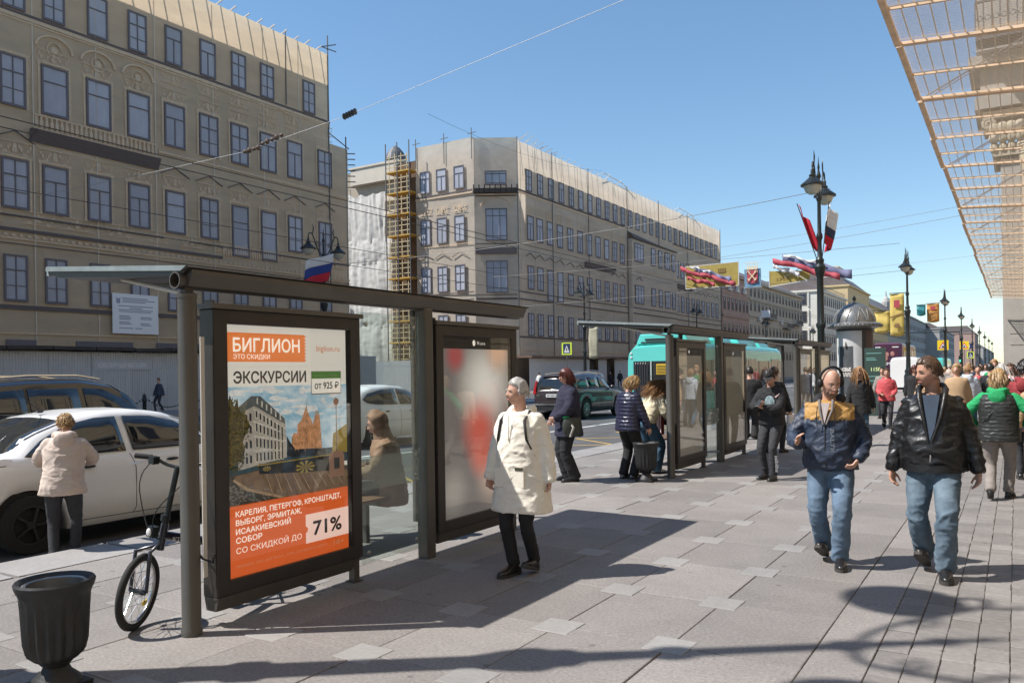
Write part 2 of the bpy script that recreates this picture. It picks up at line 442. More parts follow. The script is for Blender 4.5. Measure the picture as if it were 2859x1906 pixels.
def window(parent, loc, w, h, kind, rz=0., fr=None, pn=None, fw=.085):
    fm, pm = win_mesh(round(w, 2), round(h, 2), kind, fw, fr, pn)
    o = inst("window", fm, loc, parent, rz); inst("pane", pm, (0, 0, 0), o); return o
def net_sheet(name, m, parent, p0, p1, z0, z1, nrm, amp=.05, ny=40, nz=24, seed=0):
    """slightly billowing sheet between plan points p0,p1; sags behind its plane only"""
    p0 = V((*p0, 0)); p1 = V((*p1, 0)); vv = []; ff = []; nrm = V(nrm)
    for j in range(nz + 1):
        for i in range(ny + 1):
            a = p0.lerp(p1, i / ny); a.z = z0 + (z1 - z0) * j / nz
            q = noise.noise(V((a.x * .35 + seed, a.y * .35, a.z * .22))) * .5 + .5 + .35 * noise.noise(V((a.x * 1.3, a.y * 1.3, a.z * .5 + seed)))
            vv.append(tuple(a - nrm * (amp * max(0, q))))
    for j in range(nz):
        for i in range(ny): k = j * (ny + 1) + i; ff.append((k, k + 1, k + ny + 2, k + ny + 1))
    me = bpy.data.meshes.new(name); me.from_pydata(vv, [], ff); me.update(); return obj(name, me, m, parent, 180)
def pediment_mesh(w, h):
    b = MB()
    for s in (-1, 1): b.bar((.02, s * w / 2, 0), (.02, 0, h), .05, .04)
    return b.mesh("pediment")
def ornament_mesh(w, h, seed):
    r = random.Random(seed); b = MB()
    for s in (-1, 1):
        for k in range(7):
            y = s * w * (.06 + .065 * k); z = h * (.35 + .3 * sin(k * 1.3))
            b.ball((0, y, z), .006, w * .035 * r.uniform(.7, 1.3), h * .16 * r.uniform(.7, 1.2), 6, 4)
    b.ball((0, 0, h * .5), .008, w * .07, h * .38, 8, 5)
    b.box(-.01, .012, -w / 2, w / 2, 0, h * .07); b.box(-.01, .012, -w / 2, w / 2, h * .93, h)
    return b.mesh("ornament")
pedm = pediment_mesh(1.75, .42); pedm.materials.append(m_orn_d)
orn = [ornament_mesh(1.5, .6, k) for k in range(2)]
for o_ in orn: o_.materials.append(m_orn)
def frame_strip(parent, loc, w, h, rz=0.):
    k = ('S', round(w, 2), round(h, 2))
    if k not in WM:
        b = MB(); t = .1
        b.box(-.01, .008, -t - .04, -.04, -.02, h + .06); b.box(-.01, .008, w + .04, w + t + .04, -.02, h + .06); b.box(-.01, .008, -t - .09, w + t + .09, h + .06, h + .17)
        me = b.mesh("surround"); me.materials.append(m_orn); WM[k] = me
    return inst("surround", WM[k], loc, parent, rz)

# ---- building 1, left foreground
B1 = thing("wrapped_building", "long building wrapped in printed netting with a dark balcony slab, behind the white sedan", "building", (-38, 24, 0))
b1x, b1y = -38, 24
def L1(y, z, dx=.0): return (dx, y - b1y, z)
net_sheet("net", m_net, B1, (0, -34), (0, 14.72), 3.05, 22.7, (1, 0, 0), .07, 70, 30)
net_sheet("net", m_net, B1, (-.05, 14.72), (-.05, 16.4), 3.05, 16.9, (1, 0, 0), .05, 6, 20, 3)
net_sheet("net", m_net, B1, (-.05, 16.4), (-14, 16.45), 3.05, 16.9, (0, 1, 0), .05, 12, 20, 4)
MB().box(-19, -1.4, -34, 14.0, 0, 22.3).build("wall", m_mas, B1)
MB().box(-19.3, -1.15, -34.2, 14.3, 22.3, 22.45).build("roof", mat("roof_tin", (.18, .16, .15), .6), B1)
MB().box(-19, -1.42, 14.0, 15.9, 0, 16.4).build("wall", m_mas, B1)
colY = [14.0, 16.1, 18.4, 20.2, 22.33, 24.45, 26.55, 28.7, 30.8, 32.9, 35.0, 37.58]
kinds = {'A': 'XXOXXOTTX', 'B': 'XXXOOOTXXTTX', 'C': 'XXXTTTOXOOXX', 'D': 'XXXXXXXXXXXX'}
for i, y in enumerate(colY):
    wB = 1.24 if i > 2 else 1.1
    if i != 10: window(B1, L1(y + (.1 if i < 11 else -1.2), 18.36), 1.03, 2.02, 'XOXXOXTTXXXX'[i])
    window(B1, L1(y, 13.95), wB, 2.3, kinds['B'][i]); frame_strip(B1, L1(y, 13.95), wB, 2.3)
    tall = i in (8, 9)
    window(B1, L1(y, 8.6 if tall else 9.36), 1.18, 2.95 if tall else 2.25, kinds['C'][i]); frame_strip(B1, L1(y, 9.36), 1.18, 2.25)
    window(B1, L1(y + .05, 5.2), 1.02, 2.1, 'X')
    if i not in (3, 4, 5):
        inst("pediment", pedm, L1(y + .6, 12.45), B1); inst("ornament", orn[i % 2], L1(y + .6, 11.8), B1)
    if i > 5: inst("ornament", orn[(i + 1) % 2], L1(y + .6, 16.42), B1); inst("ornament", orn[i % 2], L1(y + .6, 17.3), B1)
    inst("ornament", orn[i % 2], L1(y + 1.6, 8.75), B1)
    if i in (3, 4, 5):       # arched medallions over three windows
        b = MB(); c = V(L1(y + .62, 17.05))
        b.tube([c + V((.02, .34 * cos(t * pi / 14), .34 * sin(t * pi / 14))) for t in range(28)], .03, 5)
        b.tube([c + V((.02, .85 * cos(t * pi / 14), .62 * sin(t * pi / 14))) for t in range(15)], .06, 5)
        b.ball(c, .03, .17, .17); b.build("medallion", m_orn, B1)
        inst("ornament", orn[0], L1(y + .6, 16.35), B1); inst("ornament", orn[1], L1(y + .6, 11.75), B1)
def band(parent, z0, z1, y0, y1, m, d=.03, nm="cornice", x=0): return MB().box(x - .01, x + d, y0, y1, z0, z1).build(nm, m, parent)
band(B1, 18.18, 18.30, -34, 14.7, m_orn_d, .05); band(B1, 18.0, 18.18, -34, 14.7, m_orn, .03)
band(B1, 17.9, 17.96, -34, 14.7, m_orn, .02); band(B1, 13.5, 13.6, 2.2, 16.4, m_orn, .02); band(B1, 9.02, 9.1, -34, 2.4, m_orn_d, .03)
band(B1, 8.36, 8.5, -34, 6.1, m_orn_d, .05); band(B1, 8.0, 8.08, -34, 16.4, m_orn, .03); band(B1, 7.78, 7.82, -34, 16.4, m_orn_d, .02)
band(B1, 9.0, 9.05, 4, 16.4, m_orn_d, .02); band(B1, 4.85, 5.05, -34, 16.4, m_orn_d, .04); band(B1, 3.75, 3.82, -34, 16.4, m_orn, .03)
db = MB()
for k in range(150): db.box(0, .03, -34 + k * .335, -34 + k * .335 + .16, 8.12, 8.24)
db.build("dentil_band", m_orn, B1)
# balcony: dark sloping slab and printed balusters
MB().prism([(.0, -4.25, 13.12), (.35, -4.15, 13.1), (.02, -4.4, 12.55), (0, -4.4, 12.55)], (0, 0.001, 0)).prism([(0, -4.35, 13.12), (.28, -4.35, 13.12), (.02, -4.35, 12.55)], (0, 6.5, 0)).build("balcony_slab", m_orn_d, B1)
bl = MB().box(0, .03, -4.2, 2.0, 13.16, 13.26).box(0, .03, -4.2, 2.0, 13.82, 13.9)
for k in range(26): bl.lathe([(.05, 0), (.09, .12), (.09, .25), (.045, .42), (.07, .56)], 6, (0.0, -4.05 + k * .235, 13.26))
bl.build("balustrade", m_orn, B1)
bl = MB()
for k in range(24): bl.lathe([(.03, 0), (.055, .12), (.055, .25), (.03, .45), (.045, .6)], 6, (0.0, 6.2 + k * .17, 8.55))
bl.box(0, .03, 6, 10.4, 9.15, 9.2); bl.build("balustrade", m_orn, B1)
for y in (-11, -6.9, -4.2, -1.2, 2.0, 5.6, 9.2, 12.0): MB().box(-.01, .012, y, y + .05, 3.1, 22.5).build("net_seam", m_seam, B1)
for k in range(30):
    y = -14 + k * .96
    MB().bar((-1.5, y - .35, 22.15), (.12, y + .1, 23.0 + random.uniform(-.05, .05)), .07).build("batten", m_beam, B1)
MB().bar((.02, 11.0, 22.9), (.02, 11.0, 18.4), .05).bar((.02, 14.6, 23.9), (.02, 14.6, 3), .06).bar((-.3, 14.2, 23.1), (.5, 14.9, 23.3), .05).bar((0, 13.9, 23.0), (0, 15.4, 23.1), .05).build("scaffold_pole", m_pole, B1)
MB().bar((-.1, 16.3, 17.7), (-.1, 16.3, 3), .06).bar((-.1, 14.7, 17.6), (-.1, 16.6, 16.95), .05).build("scaffold_pole", m_pole, B1)
for k in range(7): MB().bar((-.6, 16.5, 16.7 - k * .38), (.3, 16.75, 16.6 - k * .38), .06).build("scaffold_tie", m_pole, B1)
# walkway canopy, hoarding, notice, shop lettering
cn = MB()
for k in range(25): cn.xbox(Matrix.Translation((.45, -33 + k * 2, 3.12 + random.uniform(-.03, .03))) @ Matrix.Rotation(random.uniform(-.02, .02), 4, 'X'), 1.3, 1.96, .16)
cn.build("walkway_canopy", m_dark, B1)
for y, w in ((-5.5, 1.3), (-2.35, 2.9), (1.9, 2.9), (6.2, 2.9), (11, 2.9)): MB().box(0, .04, y, y + w, 3.24, 3.5).build("window", m_wfr, B1)
H1 = thing("hoarding", "grey corrugated hoarding with white shop lettering along the wrapped building", "hoarding", (-37.3, 24, 0))
cm = MB()
for k in range(16):
    y = k * .125; cm.quad((0, y, 0), (0, y + .06, 0), (0, y + .06, 2.96), (0, y, 2.96)); cm.quad((0, y + .06, 0), (.03, y + .08, 0), (.03, y + .08, 2.96), (0, y + .06, 2.96))
    cm.quad((.03, y + .08, 0), (.03, y + .105, 0), (.03, y + .105, 2.96), (.03, y + .08, 2.96)); cm.quad((.03, y + .105, 0), (0, y + .125, 0), (0, y + .125, 2.96), (.03, y + .105, 2.96))
cme = cm.mesh("hoarding_panel"); cme.materials.append(m_hoard)
for k in range(-10, 9): inst("hoarding_panel", cme, (random.uniform(-.02, .02), k * 2.01, 0), H1)
MB().box(.04, .05, -1.95, 1.1, 2.1, 2.6).build("sign_board", mat("sign_grey", (.45, .46, .49), .5), H1)
text("ЮВЕЛИРНЫЙ МАГАЗИН", "lettering", m_wht_t, H1, (.055, -1.7, 2.22), (0, 1, 0), (0, 0, 1), 2.5, .24, .01)
N1 = thing("notice_sheet", "white construction notice sheet hung on the netting above the hoarding", "notice", (-37.85, 23.4, 3.93))
MB().box(0, .02, 0, 2.5, 0, 2.0).build("sheet", m_paper, N1)
nb_ = MB()
for k, (y0, y1, z) in enumerate([(.5, 1.9, 1.75), (.55, 2.3, 1.66), (.5, 1.8, 1.57), (.3, 2.2, 1.36), (.9, 1.6, 1.26), (.3, 2.2, 1.17), (.35, 2.1, 1.08), (.35, .9, .86), (.35, 1.0, .78), (.35, .95, .70), (.35, .9, .55), (.35, 1.0, .47), (1.5, 2.1, .82), (1.5, 2.15, .74), (1.5, 2.0, .5), (1.5, 2.1, .42), (.35, 1.1, .25), (1.2, 1.6, .25)]):
    nb_.quad((.024, y0, z), (.024, y1, z), (.024, y1, z + .045), (.024, y0, z + .045))
nb_.build("printed_lines", m_grey_t, N1, fix=False)
MB().prism([(.021, .22, 1.5), (.021, .4, 1.5), (.021, .42, 1.8), (.021, .31, 1.72), (.021, .2, 1.8)], (.004, 0, 0)).build("emblem", m_grey_t, N1)

# ---- building 2, beyond the side street
B2 = thing("wrapped_building", "corner building wrapped in grey printed netting with chamfered corner beyond the side street", "building", (-38, 62.15, 0))
def L2(y, z, dx=0.): return (dx, y - 62.15, z)
net_sheet("net", m_net2, B2, (0, 0), (0, 24.4), 3.05, 22.7, (1, 0, 0), .08, 40, 28, 7)
net_sheet("net", m_net2, B2, (0, 38.9), (0, 59), 3.05, 22.7, (1, 0, 0), .08, 34, 28, 8)
net_sheet("net", m_net2, B2, (0, 24.4), (0, 38.9), 17.15, 22.7, (1, 0, 0), .06, 20, 10, 9)
net_sheet("net", m_net2, B2, (.55, 24.4), (.55, 38.9), 3.05, 17.0, (1, 0, 0), .06, 20, 20, 9)
net_sheet("net", m_net2, B2, (0, 24.4), (.55, 24.4), 3.05, 17.0, (0, -1, 0), .01, 3, 10, 9)
net_sheet("net", m_net2, B2, (0, 59), (-12, 59), 3.05, 22.7, (0, 1, 0), .08, 10, 28, 8)
chd = V((3.3, 2.05, 0)).normalized(); chn = V((chd.y, -chd.x, 0))
net_sheet("net", m_net2, B2, (-3.3, -2.05), (0, 0), 3.05, 22.9, tuple(chn), .05, 10, 28, 10)
net_sheet("net", m_net2, B2, (-9.9, -2.15), (-3.3, -2.05), 3.05, 23.0, (0, -1, 0), .05, 14, 28, 11)
MB().poly([(-1.4, .4, 0), (-1.4, 57.5, 0), (-20, 57.5, 0), (-20, -.5, 0), (-3.9, -.5, 0)]).v
wl2 = MB(); pl = [(-1.4, .5), (-1.4, 57.5), (-20, 57.5), (-20, -.6), (-3.8, -.6)]
wl2.prism([(x, y, 0) for x, y in pl], (0, 0, 22.2)).build("wall", m_mas, B2)
MB().prism([(x * 1.0 + (.15 if x > -2 else 0), y, 22.2) for x, y in pl], (0, 0, .15)).build("roof", MATS["roof_tin"], B2)
y2 = [63.8, 65.55, 67.5, 69.5, 71.7, 73.85, 75.95, 78.05, 80.2, 82.3, 84.35]
y3 = [101.9, 103.9, 106, 108.1, 110.2, 112.3, 114.5, 116.6, 118.6]
kk = 'TTTTXTOTOXX'
for i, y in enumerate(y2):
    window(B2, L2(y, 13.88), 1.18, 2.28, kk[i], fw=.1); tall = i in (2, 3)
    window(B2, L2(y, 8.5 if tall else 9.35), 1.14, 3.0 if tall else 2.2, 'XTOOTTXTXXX'[i]); window(B2, L2(y, 5.05), 1.05, 2.1, 'X')
    if i < 6 or i > 8: inst("pediment", pedm, L2(y + .55, 12.3), B2)
    inst("ornament", orn[i % 2], L2(y + .6, 16.5), B2)
    frame_strip(B2, L2(y, 13.88), 1.18, 2.28); frame_strip(B2, L2(y, 9.35), 1.14, 2.2)
for i, y in enumerate(y3):
    window(B2, L2(y, 13.95), 1.12, 2.2, 'O'); window(B2, L2(y, 9.35), 1.1, 2.2, 'T'); window(B2, L2(y, 5.05), 1.05, 2.1, 'X'); inst("pediment", pedm, L2(y + .55, 12.3), B2)
for k in range(27):
    window(B2, L2(63.7 + k * 2.105, 18.36), 1.04, 2.02, 'XXTTXOOXXTXXOO'[k % 14])
for y, w, k in ((87.2, 2.6, 'W'), (92.2, 1.3, 'T'), (94.6, 1.1, 'T'), (96.7, 1.7, 'X'), (99.1, 1.2, 'T')):
    window(B2, L2(y, 14.4, .56), w, 2.2, k, fw=.1); window(B2, L2(y, 9.5, .56), w, 2.2, k); window(B2, L2(y, 5.05, .56), min(w, 1.2), 2.1, 'X')
inst("pediment", pedm, L2(88.5, 12.3, .56), B2)
# the bay's torn top, balcony slabs and cornices
MB().prism([(.0, 24.4, 17.9), (.7, 24.5, 17.2), (.7, 38.8, 17.05), (0, 38.8, 17.15)], (0, .02, -.12)).box(0, .6, 24.5, 38.8, 16.95, 17.1).build("bay_top", m_orn_d, B2)
for y0, y1 in ((13.3, 20.6), (39.5, 46)): MB().prism([(0, y0, 13.1), (.3, y0, 13.1), (.02, y0, 12.5)], (0, y1 - y0, 0)).build("balcony_slab", m_orn_d, B2)
for z0, z1, m, d in ((18.16, 18.3, m_orn_d, .06), (17.95, 18.12, m_orn, .03), (8.98, 9.08, m_orn_d, .03), (8.3, 8.42, m_orn_d, .05), (4.85, 5.0, m_orn_d, .04), (3.7, 3.78, m_orn, .03), (13.45, 13.5, m_orn, .02)):
    band(B2, z0, z1, 0, 24.3, m, d); band(B2, z0, z1, 39, 58.9, m, d)
    if z1 < 17: band(B2, z0, z1, 24.5, 38.8, m, d, x=.55)
    MB().box(-9.9, -3.4, -2.15 - d, -2.14, z0, z1).build("cornice", m, B2)
# chamfer windows (wide) and side windows
rzc = atan2(chn.y, chn.x)
for z, h in ((13.6, 2.9), (8.9, 2.9), (18.6, 1.3)):
    c0 = V((-3.3, -2.05, 0)) + chd * 1.0 + chn * .04; window(B2, (c0.x, c0.y, z), 1.95, h, 'W', rzc)
for z0, z1, m, d in ((12.4, 12.95, m_orn_d, .12), (13.3, 13.38, m_orn_d, .03), (8.3, 8.45, m_orn_d, .05), (8.7, 8.76, m_orn_d, .03), (17.6, 17.7, m_orn_d, .05)):
    b = MB(); a = V((-3.3, -2.05, 0)) + chd * .1; e = V((0, 0, 0)) - chd * .1
    b.prism([(a.x, a.y, z0), (e.x, e.y, z0), (e.x, e.y, z1), (a.x, a.y, z1)], chn * d); b.build("cornice", m, B2)
b = MB(); a = V((-3.3, -2.05, 0)); e = V((0, 0, 0))
b.prism([(a.x, a.y, 17.85), (e.x, e.y, 17.85), (e.x, e.y, 18.25), (a.x, a.y, 18.25)], chn * .5)
for t in range(9):
    q = a.lerp(e, t / 8) + chn * .52; b.bar((q.x, q.y, 17.8), (q.x + chn.x * .3, q.y + chn.y * .3, 18.5), .09)
b.build("torn_platform", m_dark, B2)
mid = a.lerp(e, .5) + chn * .03
MB().tube([mid + chd * (1.35 * cos(t * pi / 14)) + V((0, 0, 16.75 + .75 * sin(t * pi / 14))) for t in range(15)], .06, 5).build("arch_moulding", m_orn, B2)
for i, x in enumerate((-9.35, -7.45, -5.45)):
    for z, h, k in ((18.5, 2.1, 'T'), (13.7, 2.4, 'T'), (9.2, 2.4, 'OXX'[i]), (5.0, 2.1, 'X')):
        window(B2, (x, -2.16, z), 1.15, h, k, -pi / 2)
    o = inst("pediment", pedm, (x + .58, -2.16, 12.35), B2, -pi / 2); inst("ornament", orn[i % 2], (x + .58, -2.17, 16.5), B2, -pi / 2)
for k in range(44):
    y = .5 + k * 1.33; MB().bar((-1.6, y - .5, 22.1), (.15, y + .2, 23.05 + random.uniform(-.08, .08)), .07).build("batten", m_beam, B2)
for k in range(7): MB().bar((-1.5 + .1 * k, 2 + k * .9, 23.0), (-.2, 2.6 + k * .9, 24.0 - k * .1), .06).build("batten", m_beam, B2)
for y0 in (17.5, 41):
    MB().bar((-.6, y0, 23.0), (-.6, y0 + 2, 23.7), .07).bar((-.6, y0 + 2, 23.7), (-.6, y0 + 7, 23.5), .07).bar((-.6, y0 + 7, 23.5), (-.6, y0 + 9, 22.9), .07).bar((-2, y0 + 3, 22.4), (-.3, y0 + 3, 23.7), .06).bar((-2, y0 + 6, 22.4), (-.3, y0 + 6, 23.6), .06).build("roof_frame", m_beam, B2)
for y in (0.05, 6.5, 14.3, 24.3, 34, 44.5, 58.9): MB().bar((.03, y, 23.0), (.03, y, 3), .06).build("scaffold_pole", m_pole, B2)
for x in (-9.8, -6.5, -3.4): MB().bar((x, -2.2, 23.8), (x, -2.2, 21), .06).bar((x - .4, -2.2, 23.3), (x + .5, -2.2, 23.35), .05).build("scaffold_pole", m_pole, B2)
for y in (.6, 3.2, 8.4, 11.9, 20.5, 47, 52): MB().box(-.01, .012, y, y + .06, 3.1, 22.5).build("net_seam", m_seam, B2)
cn = MB()
for k in range(30): cn.xbox(Matrix.Translation((.6, .8 + k * 2, 3.1 + random.uniform(-.04, .04))), 1.6, 1.96, .2)
for k in range(4): cn.xbox(Matrix.Translation((-9 + k * 2, -2.8, 3.1)), 1.96, 1.4, .2)
cn.build("walkway_canopy", mat("rust_plank", (.16, .10, .07), .85, var=.3, vs=3), B2)
H2 = thing("hoarding", "grey hoarding with dark doorways below the corner building", "hoarding", (-37.0, 62.15, 0))
for k in range(0, 29):
    if k not in (6, 8): inst("hoarding_panel", cme, (random.uniform(-.02, .02), k * 2.01, 0), H2)
for k in (6, 8): MB().box(-.5, -.4, k * 2.01, k * 2.01 + 2, 0, 2.9).build("doorway", m_dark, H2)
H3 = thing("hoarding", "pale corrugated hoarding across the side street beneath the white dust sheets", "hoarding", (-58, 58.6, 0), -pi / 2)
for k in range(0, 9): inst("hoarding_panel", cme, (0, k * 2.01, 0), H3)

# ---- white sheeted side wing with the yellow scaffold
m_sheet = mat("white_sheet", (.72, .69, .645), .8, var=.12, vs=.8, trl=.3, bump=.35, bs=2.5, stretch=(2.2, 1, .4), bdist=.06)
W1 = thing("sheeted_wing", "pale stone wing covered in ragged white dust sheets in the side street", "building", (-54, 60.2, 0))
m_stone = mat("pale_stone", (.56, .50, .42), .85, var=.08, vs=1.5)
MB().box(-14, 3.3, .9, 16, 0, 19.0).build("wall", m_stone, W1)
MB().box(-14.3, 3.3, .5, 16, 18.7, 19.2).box(-14.2, 3.3, .65, .9, 17.2, 17.4).build("cornice", m_stone, W1)
MB().prism([(-14, .6, 19.2), (-14, 8, 22.3), (-14, 16, 19.2)], (17.3, 0, 0)).build("roof", mat("roof_dark", (.13, .115, .12), .6), W1)
MB().box(-3, 3.3, .7, 4, 20.8, 22.4).box(-3.1, 3.4, .6, 4.1, 22.4, 22.6).build("attic", m_stone, W1)
MB().lathe([(1.0, 0), (1.05, .3), (.85, .9), (.45, 1.4), (.1, 1.65)], 14, (2.2, 1.6, 22.6)).build("dome", mat("dome_lead", (.10, .10, .105), .5), W1)
rl = MB().bar((-14, .7, 20.4), (-3, .7, 20.4), .05)
for k in range(12): rl.bar((-14 + k, .7, 19.2), (-14 + k, .7, 20.4), .04)
rl.build("roof_railing", m_pole, W1)
def dust_sheet(x0, x1, z0, z1, sd, rag):
    n, mz = 44, 26; vv = []; ff = []
    for j in range(mz + 1):
        for i in range(n + 1):
            u = i / n; w = j / mz; x = x0 + (x1 - x0) * u + .12 * noise.noise(V((w * 3, sd, 0)))
            top = z1 + rag * (noise.noise(V((u * 4 + sd, 1, 0))))
            z = z0 + (top - z0) * w
            y = -.1 - .25 * abs(noise.noise(V((x * 1.5 + sd, z * .12, 0)))) - .10 * sin(w * pi) - .10 * noise.noise(V((x * 3.6 + .4 * z, z * .25, sd))) - .05 * noise.noise(V((x * 2, z * 2.5, sd)))
            vv.append((x, y, z))
    for j in range(mz):
        for i in range(n): k = j * (n + 1) + i; ff.append((k, k + 1, k + n + 2, k + n + 1))
    me = bpy.data.meshes.new("dust_sheet"); me.from_pydata(vv, [], ff); obj("dust_sheet", me, m_sheet, W1, 180)
dust_sheet(-4.6, 3.1, 12.6, 15.0, 1, .15); dust_sheet(-3.4, 2.3, 14.6, 19.4, 2, .8)
dust_sheet(-5.2, 3.1, 9.4, 12.8, 3, .1); dust_sheet(-5.3, 3.1, 6.3, 9.6, 4, .1); dust_sheet(-5.3, 3.1, 3.0, 6.5, 5, .1)
for k in range(4):
    window(W1, (-13.5 + k * 2.3, .85, 14), 1.1, 2, 'T', -pi / 2); window(W1, (-13.5 + k * 2.3, .85, 9.5), 1.1, 2, 'T', -pi / 2)
MB().box(-4.4, -2.2, -.5, -.46, 6.6, 8.6).build("poster", m_paper, W1)
S1 = thing("scaffolding", "yellow planked scaffolding tower between the white sheets and the corner building", "scaffolding", (-50.6, 59.4, 0))
m_ydeck = mat("yellow_deck", (.50, .30, .06), .7, var=.15, vs=4); m_ytube = mat("cream_tube", (.62, .50, .30), .5)
for k in range(10):
    z = 2.6 + k * 2.02
    MB().box(-.2, 2.75, -.35, 1.0, z, z + .12).build("deck", m_ydeck, S1)
    r_ = MB()
    for zz in (.5, 1.0, 1.45): r_.bar((-.1, -.3, z + zz), (2.7, -.3, z + zz), .06)
    for xx in (.25, .95, 1.7, 2.4): r_.bar((xx, -.3, z + .1), (xx, -.3, z + 1.75), .06)
    r_.build("guard_rail", m_ytube, S1)
pz = MB()
for xx in (-.15, 1.25, 2.7): pz.bar((xx, -.34, 0), (xx, -.34, 23.6), .08).bar((xx, .95, 0), (xx, .95, 22.6), .08)
pz.build("standard", m_pole, S1)
MB().box(-.2, 2.7, 1.2, 1.3, 0, 22).build("backing", mat("brown_wall", (.13, .085, .055), .9, var=.3, vs=2), S1)
# ---- the row of houses further down the street
m_fpane = mat("far_pane", (.05, .052, .065), .25); m_ffr = mat("far_frame", (.16, .13, .12), .7)
def house(label, y0, y1, top, colw, rows, ncol, wsize, x=-38, depth=16, roofc=(.16, .13, .125), roofh=2.6, bands=(), side=None, name="town_house"):
    h = thing(name, label, "building", (x, y0, 0)); L = y1 - y0
    MB().box(-depth, 0, 0, L, 0, top).build("wall", colw, h)
    MB().box(-depth - .3, .45, -.3, L, top, top + .45).build("cornice", colw, h)
    MB().prism([(.1, 0, top + .45), (-4.5, 0, top + .45 + roofh), (-depth + 3, 0, top + .45 + roofh), (-depth, 0, top + .45)], (0, L - .1, 0)).build("roof", mat("roof_%d%d%d" % tuple(int(c * 255) for c in roofc), roofc, .6, var=.15, vs=1), h)
    for z in bands: MB().box(-.1, .18, 0, L, z, z + .28).build("string_course", colw, h)
    pit = L / ncol
    for zz in rows:
        for i in range(ncol): window(h, (.02, pit * (i + .5) - wsize[0] / 2, zz), wsize[0], wsize[1], 'T', 0, m_ffr, m_fpane)
    return h
m_pink = mat("stucco_pink", (.40, .27, .225), .9, var=.08, vs=.6); m_bei = mat("stucco_beige", (.44, .38, .30), .9, var=.08, vs=.6)
m_cream = mat("stucco_white", (.66, .62, .55), .9, var=.06, vs=.6); m_ylw = mat("stucco_yellow", (.60, .46, .26), .9, var=.06, vs=.6); m_gry = mat("stucco_grey", (.40, .38, .36), .9, var=.1, vs=.5)
h1 = house("rose coloured house with small dormer gables next to the wrapped corner building", 121.8, 136.2, 16.3, m_pink, (3.2, 6.9, 11.0), 7, (.85, 1.9), bands=(5.9, 9.9))
for k in range(3): MB().prism([(.1, 2.2 + k * 4, 14.0), (.1, 4.0 + k * 4, 14.0), (.1, 3.1 + k * 4, 15.0)], (.35, 0, 0)).build("gable", m_cream, h1)
MB().box(-3, -1.5, .4, 2.4, 17, 21.5).box(-3.1, -1.4, .3, 2.5, 21.5, 21.9).build("chimney", m_cream, h1)
h2 = house("long beige house with dark iron balconies left of the lamp post", 136.2, 176, 16.2, m_bei, (3.3, 7.6, 11.6, 14.0), 16, (.95, 1.6), bands=(6.3, 10.6, 13.4))
for y0, z in ((9.5, 10.5), (23, 9.3), (14, 5.4), (31, 10.3)):
    b = MB().box(0, 1.0, y0, y0 + 5.5, z, z + .2)
    for k in range(19): b.bar((.95, y0 + k * .3, z + .2), (.95, y0 + k * .3, z + 1.1), .05)
    b.bar((.95, y0, z + 1.1), (.95, y0 + 5.5, z + 1.1), .08); b.build("balcony", m_pole, h2)
for y0 in (5.0, 20.5, 27): MB().prism([(.1, y0, 10.0), (.1, y0 + 1.8, 10.0), (.1, y0 + .9, 10.9)], (.3, 0, 0)).build("gable", m_cream, h2)
h3 = house("sunlit cream corner house beyond the beige house", 193.5, 228, 19.2, m_cream, (3.4, 7.6, 12.2, 16.4), 13, (1.1, 2.2), bands=(6.5, 11.2, 15.6), depth=20, name="corner_house")
for x in (-4.6, -9.6, -14.6):
    for z in (3.4, 7.8, 12.2, 16.2):
        window(h3, (x, -.03, z), 1.9, 2.6, 'T', -pi / 2, m_ffr, m_fpane)
        MB().box(x - .5, x - .2, -.25, 0, z - .4, z + 3).box(x + 2.1, x + 2.4, -.25, 0, z - .4, z + 3).build("pilaster", m_cream, h3)
rl = MB().bar((-.1, 0, 20.8), (-.1, 34, 20.8), .08)
for k in range(34): rl.bar((-.1, k, 19.6), (-.1, k, 20.8), .06)
rl.build("roof_railing", m_pole, h3)
h4 = house("tall yellow house rising behind the cream corner house", 231, 268, 23.5, m_ylw, (8, 12.5, 17), 12, (1.1, 2.2), roofh=4)
MB().box(-8, -3, 4, 14, 24, 29.5).build("roof_storey", m_ylw, h4)
h5 = house("ochre house with mansard windows further down the street", 268, 310, 20.5, m_ylw, (8, 12.5, 16.5), 12, (1.1, 2.2), roofc=(.2, .17, .16), roofh=4.5)
h6 = house("grey brown house far down the left side of the street", 310, 372, 21, m_bei, (8, 12.5, 16.5), 14, (1.2, 2.3), roofh=4)
MB().lathe([(1.6, 0), (1.6, 2), (1.1, 3.2), (.3, 4.2), (.15, 6)], 10, (-3, 20, 24)).build("turret", m_gry, h6)
h7 = house("dull grey house behind the yellow lamp banners", 372, 450, 22.5, m_gry, (8, 13, 17.5), 14, (1.3, 2.4), roofh=3)
h8 = house("grey block where the street runs out", 450, 560, 20, m_gry, (7, 12, 16), 14, (1.4, 2.4), x=-32, roofh=3)
h9 = house("low brown block closing the far end of the street", 640, 700, 24, m_pink, (8, 14), 8, (1.6, 2.6), x=-24, depth=60, roofh=5)

h10 = house('pale far terrace fading along the left side of the street', 700, 1000, 19, m_bei, (8, 14), 20, (1.6, 2.6), x=-38, roofh=4)
h11 = house('last visible terrace at the vanishing point of the street', 1000, 1500, 21, m_gry, (9,), 20, (2.0, 3.0), x=-30, roofh=4)
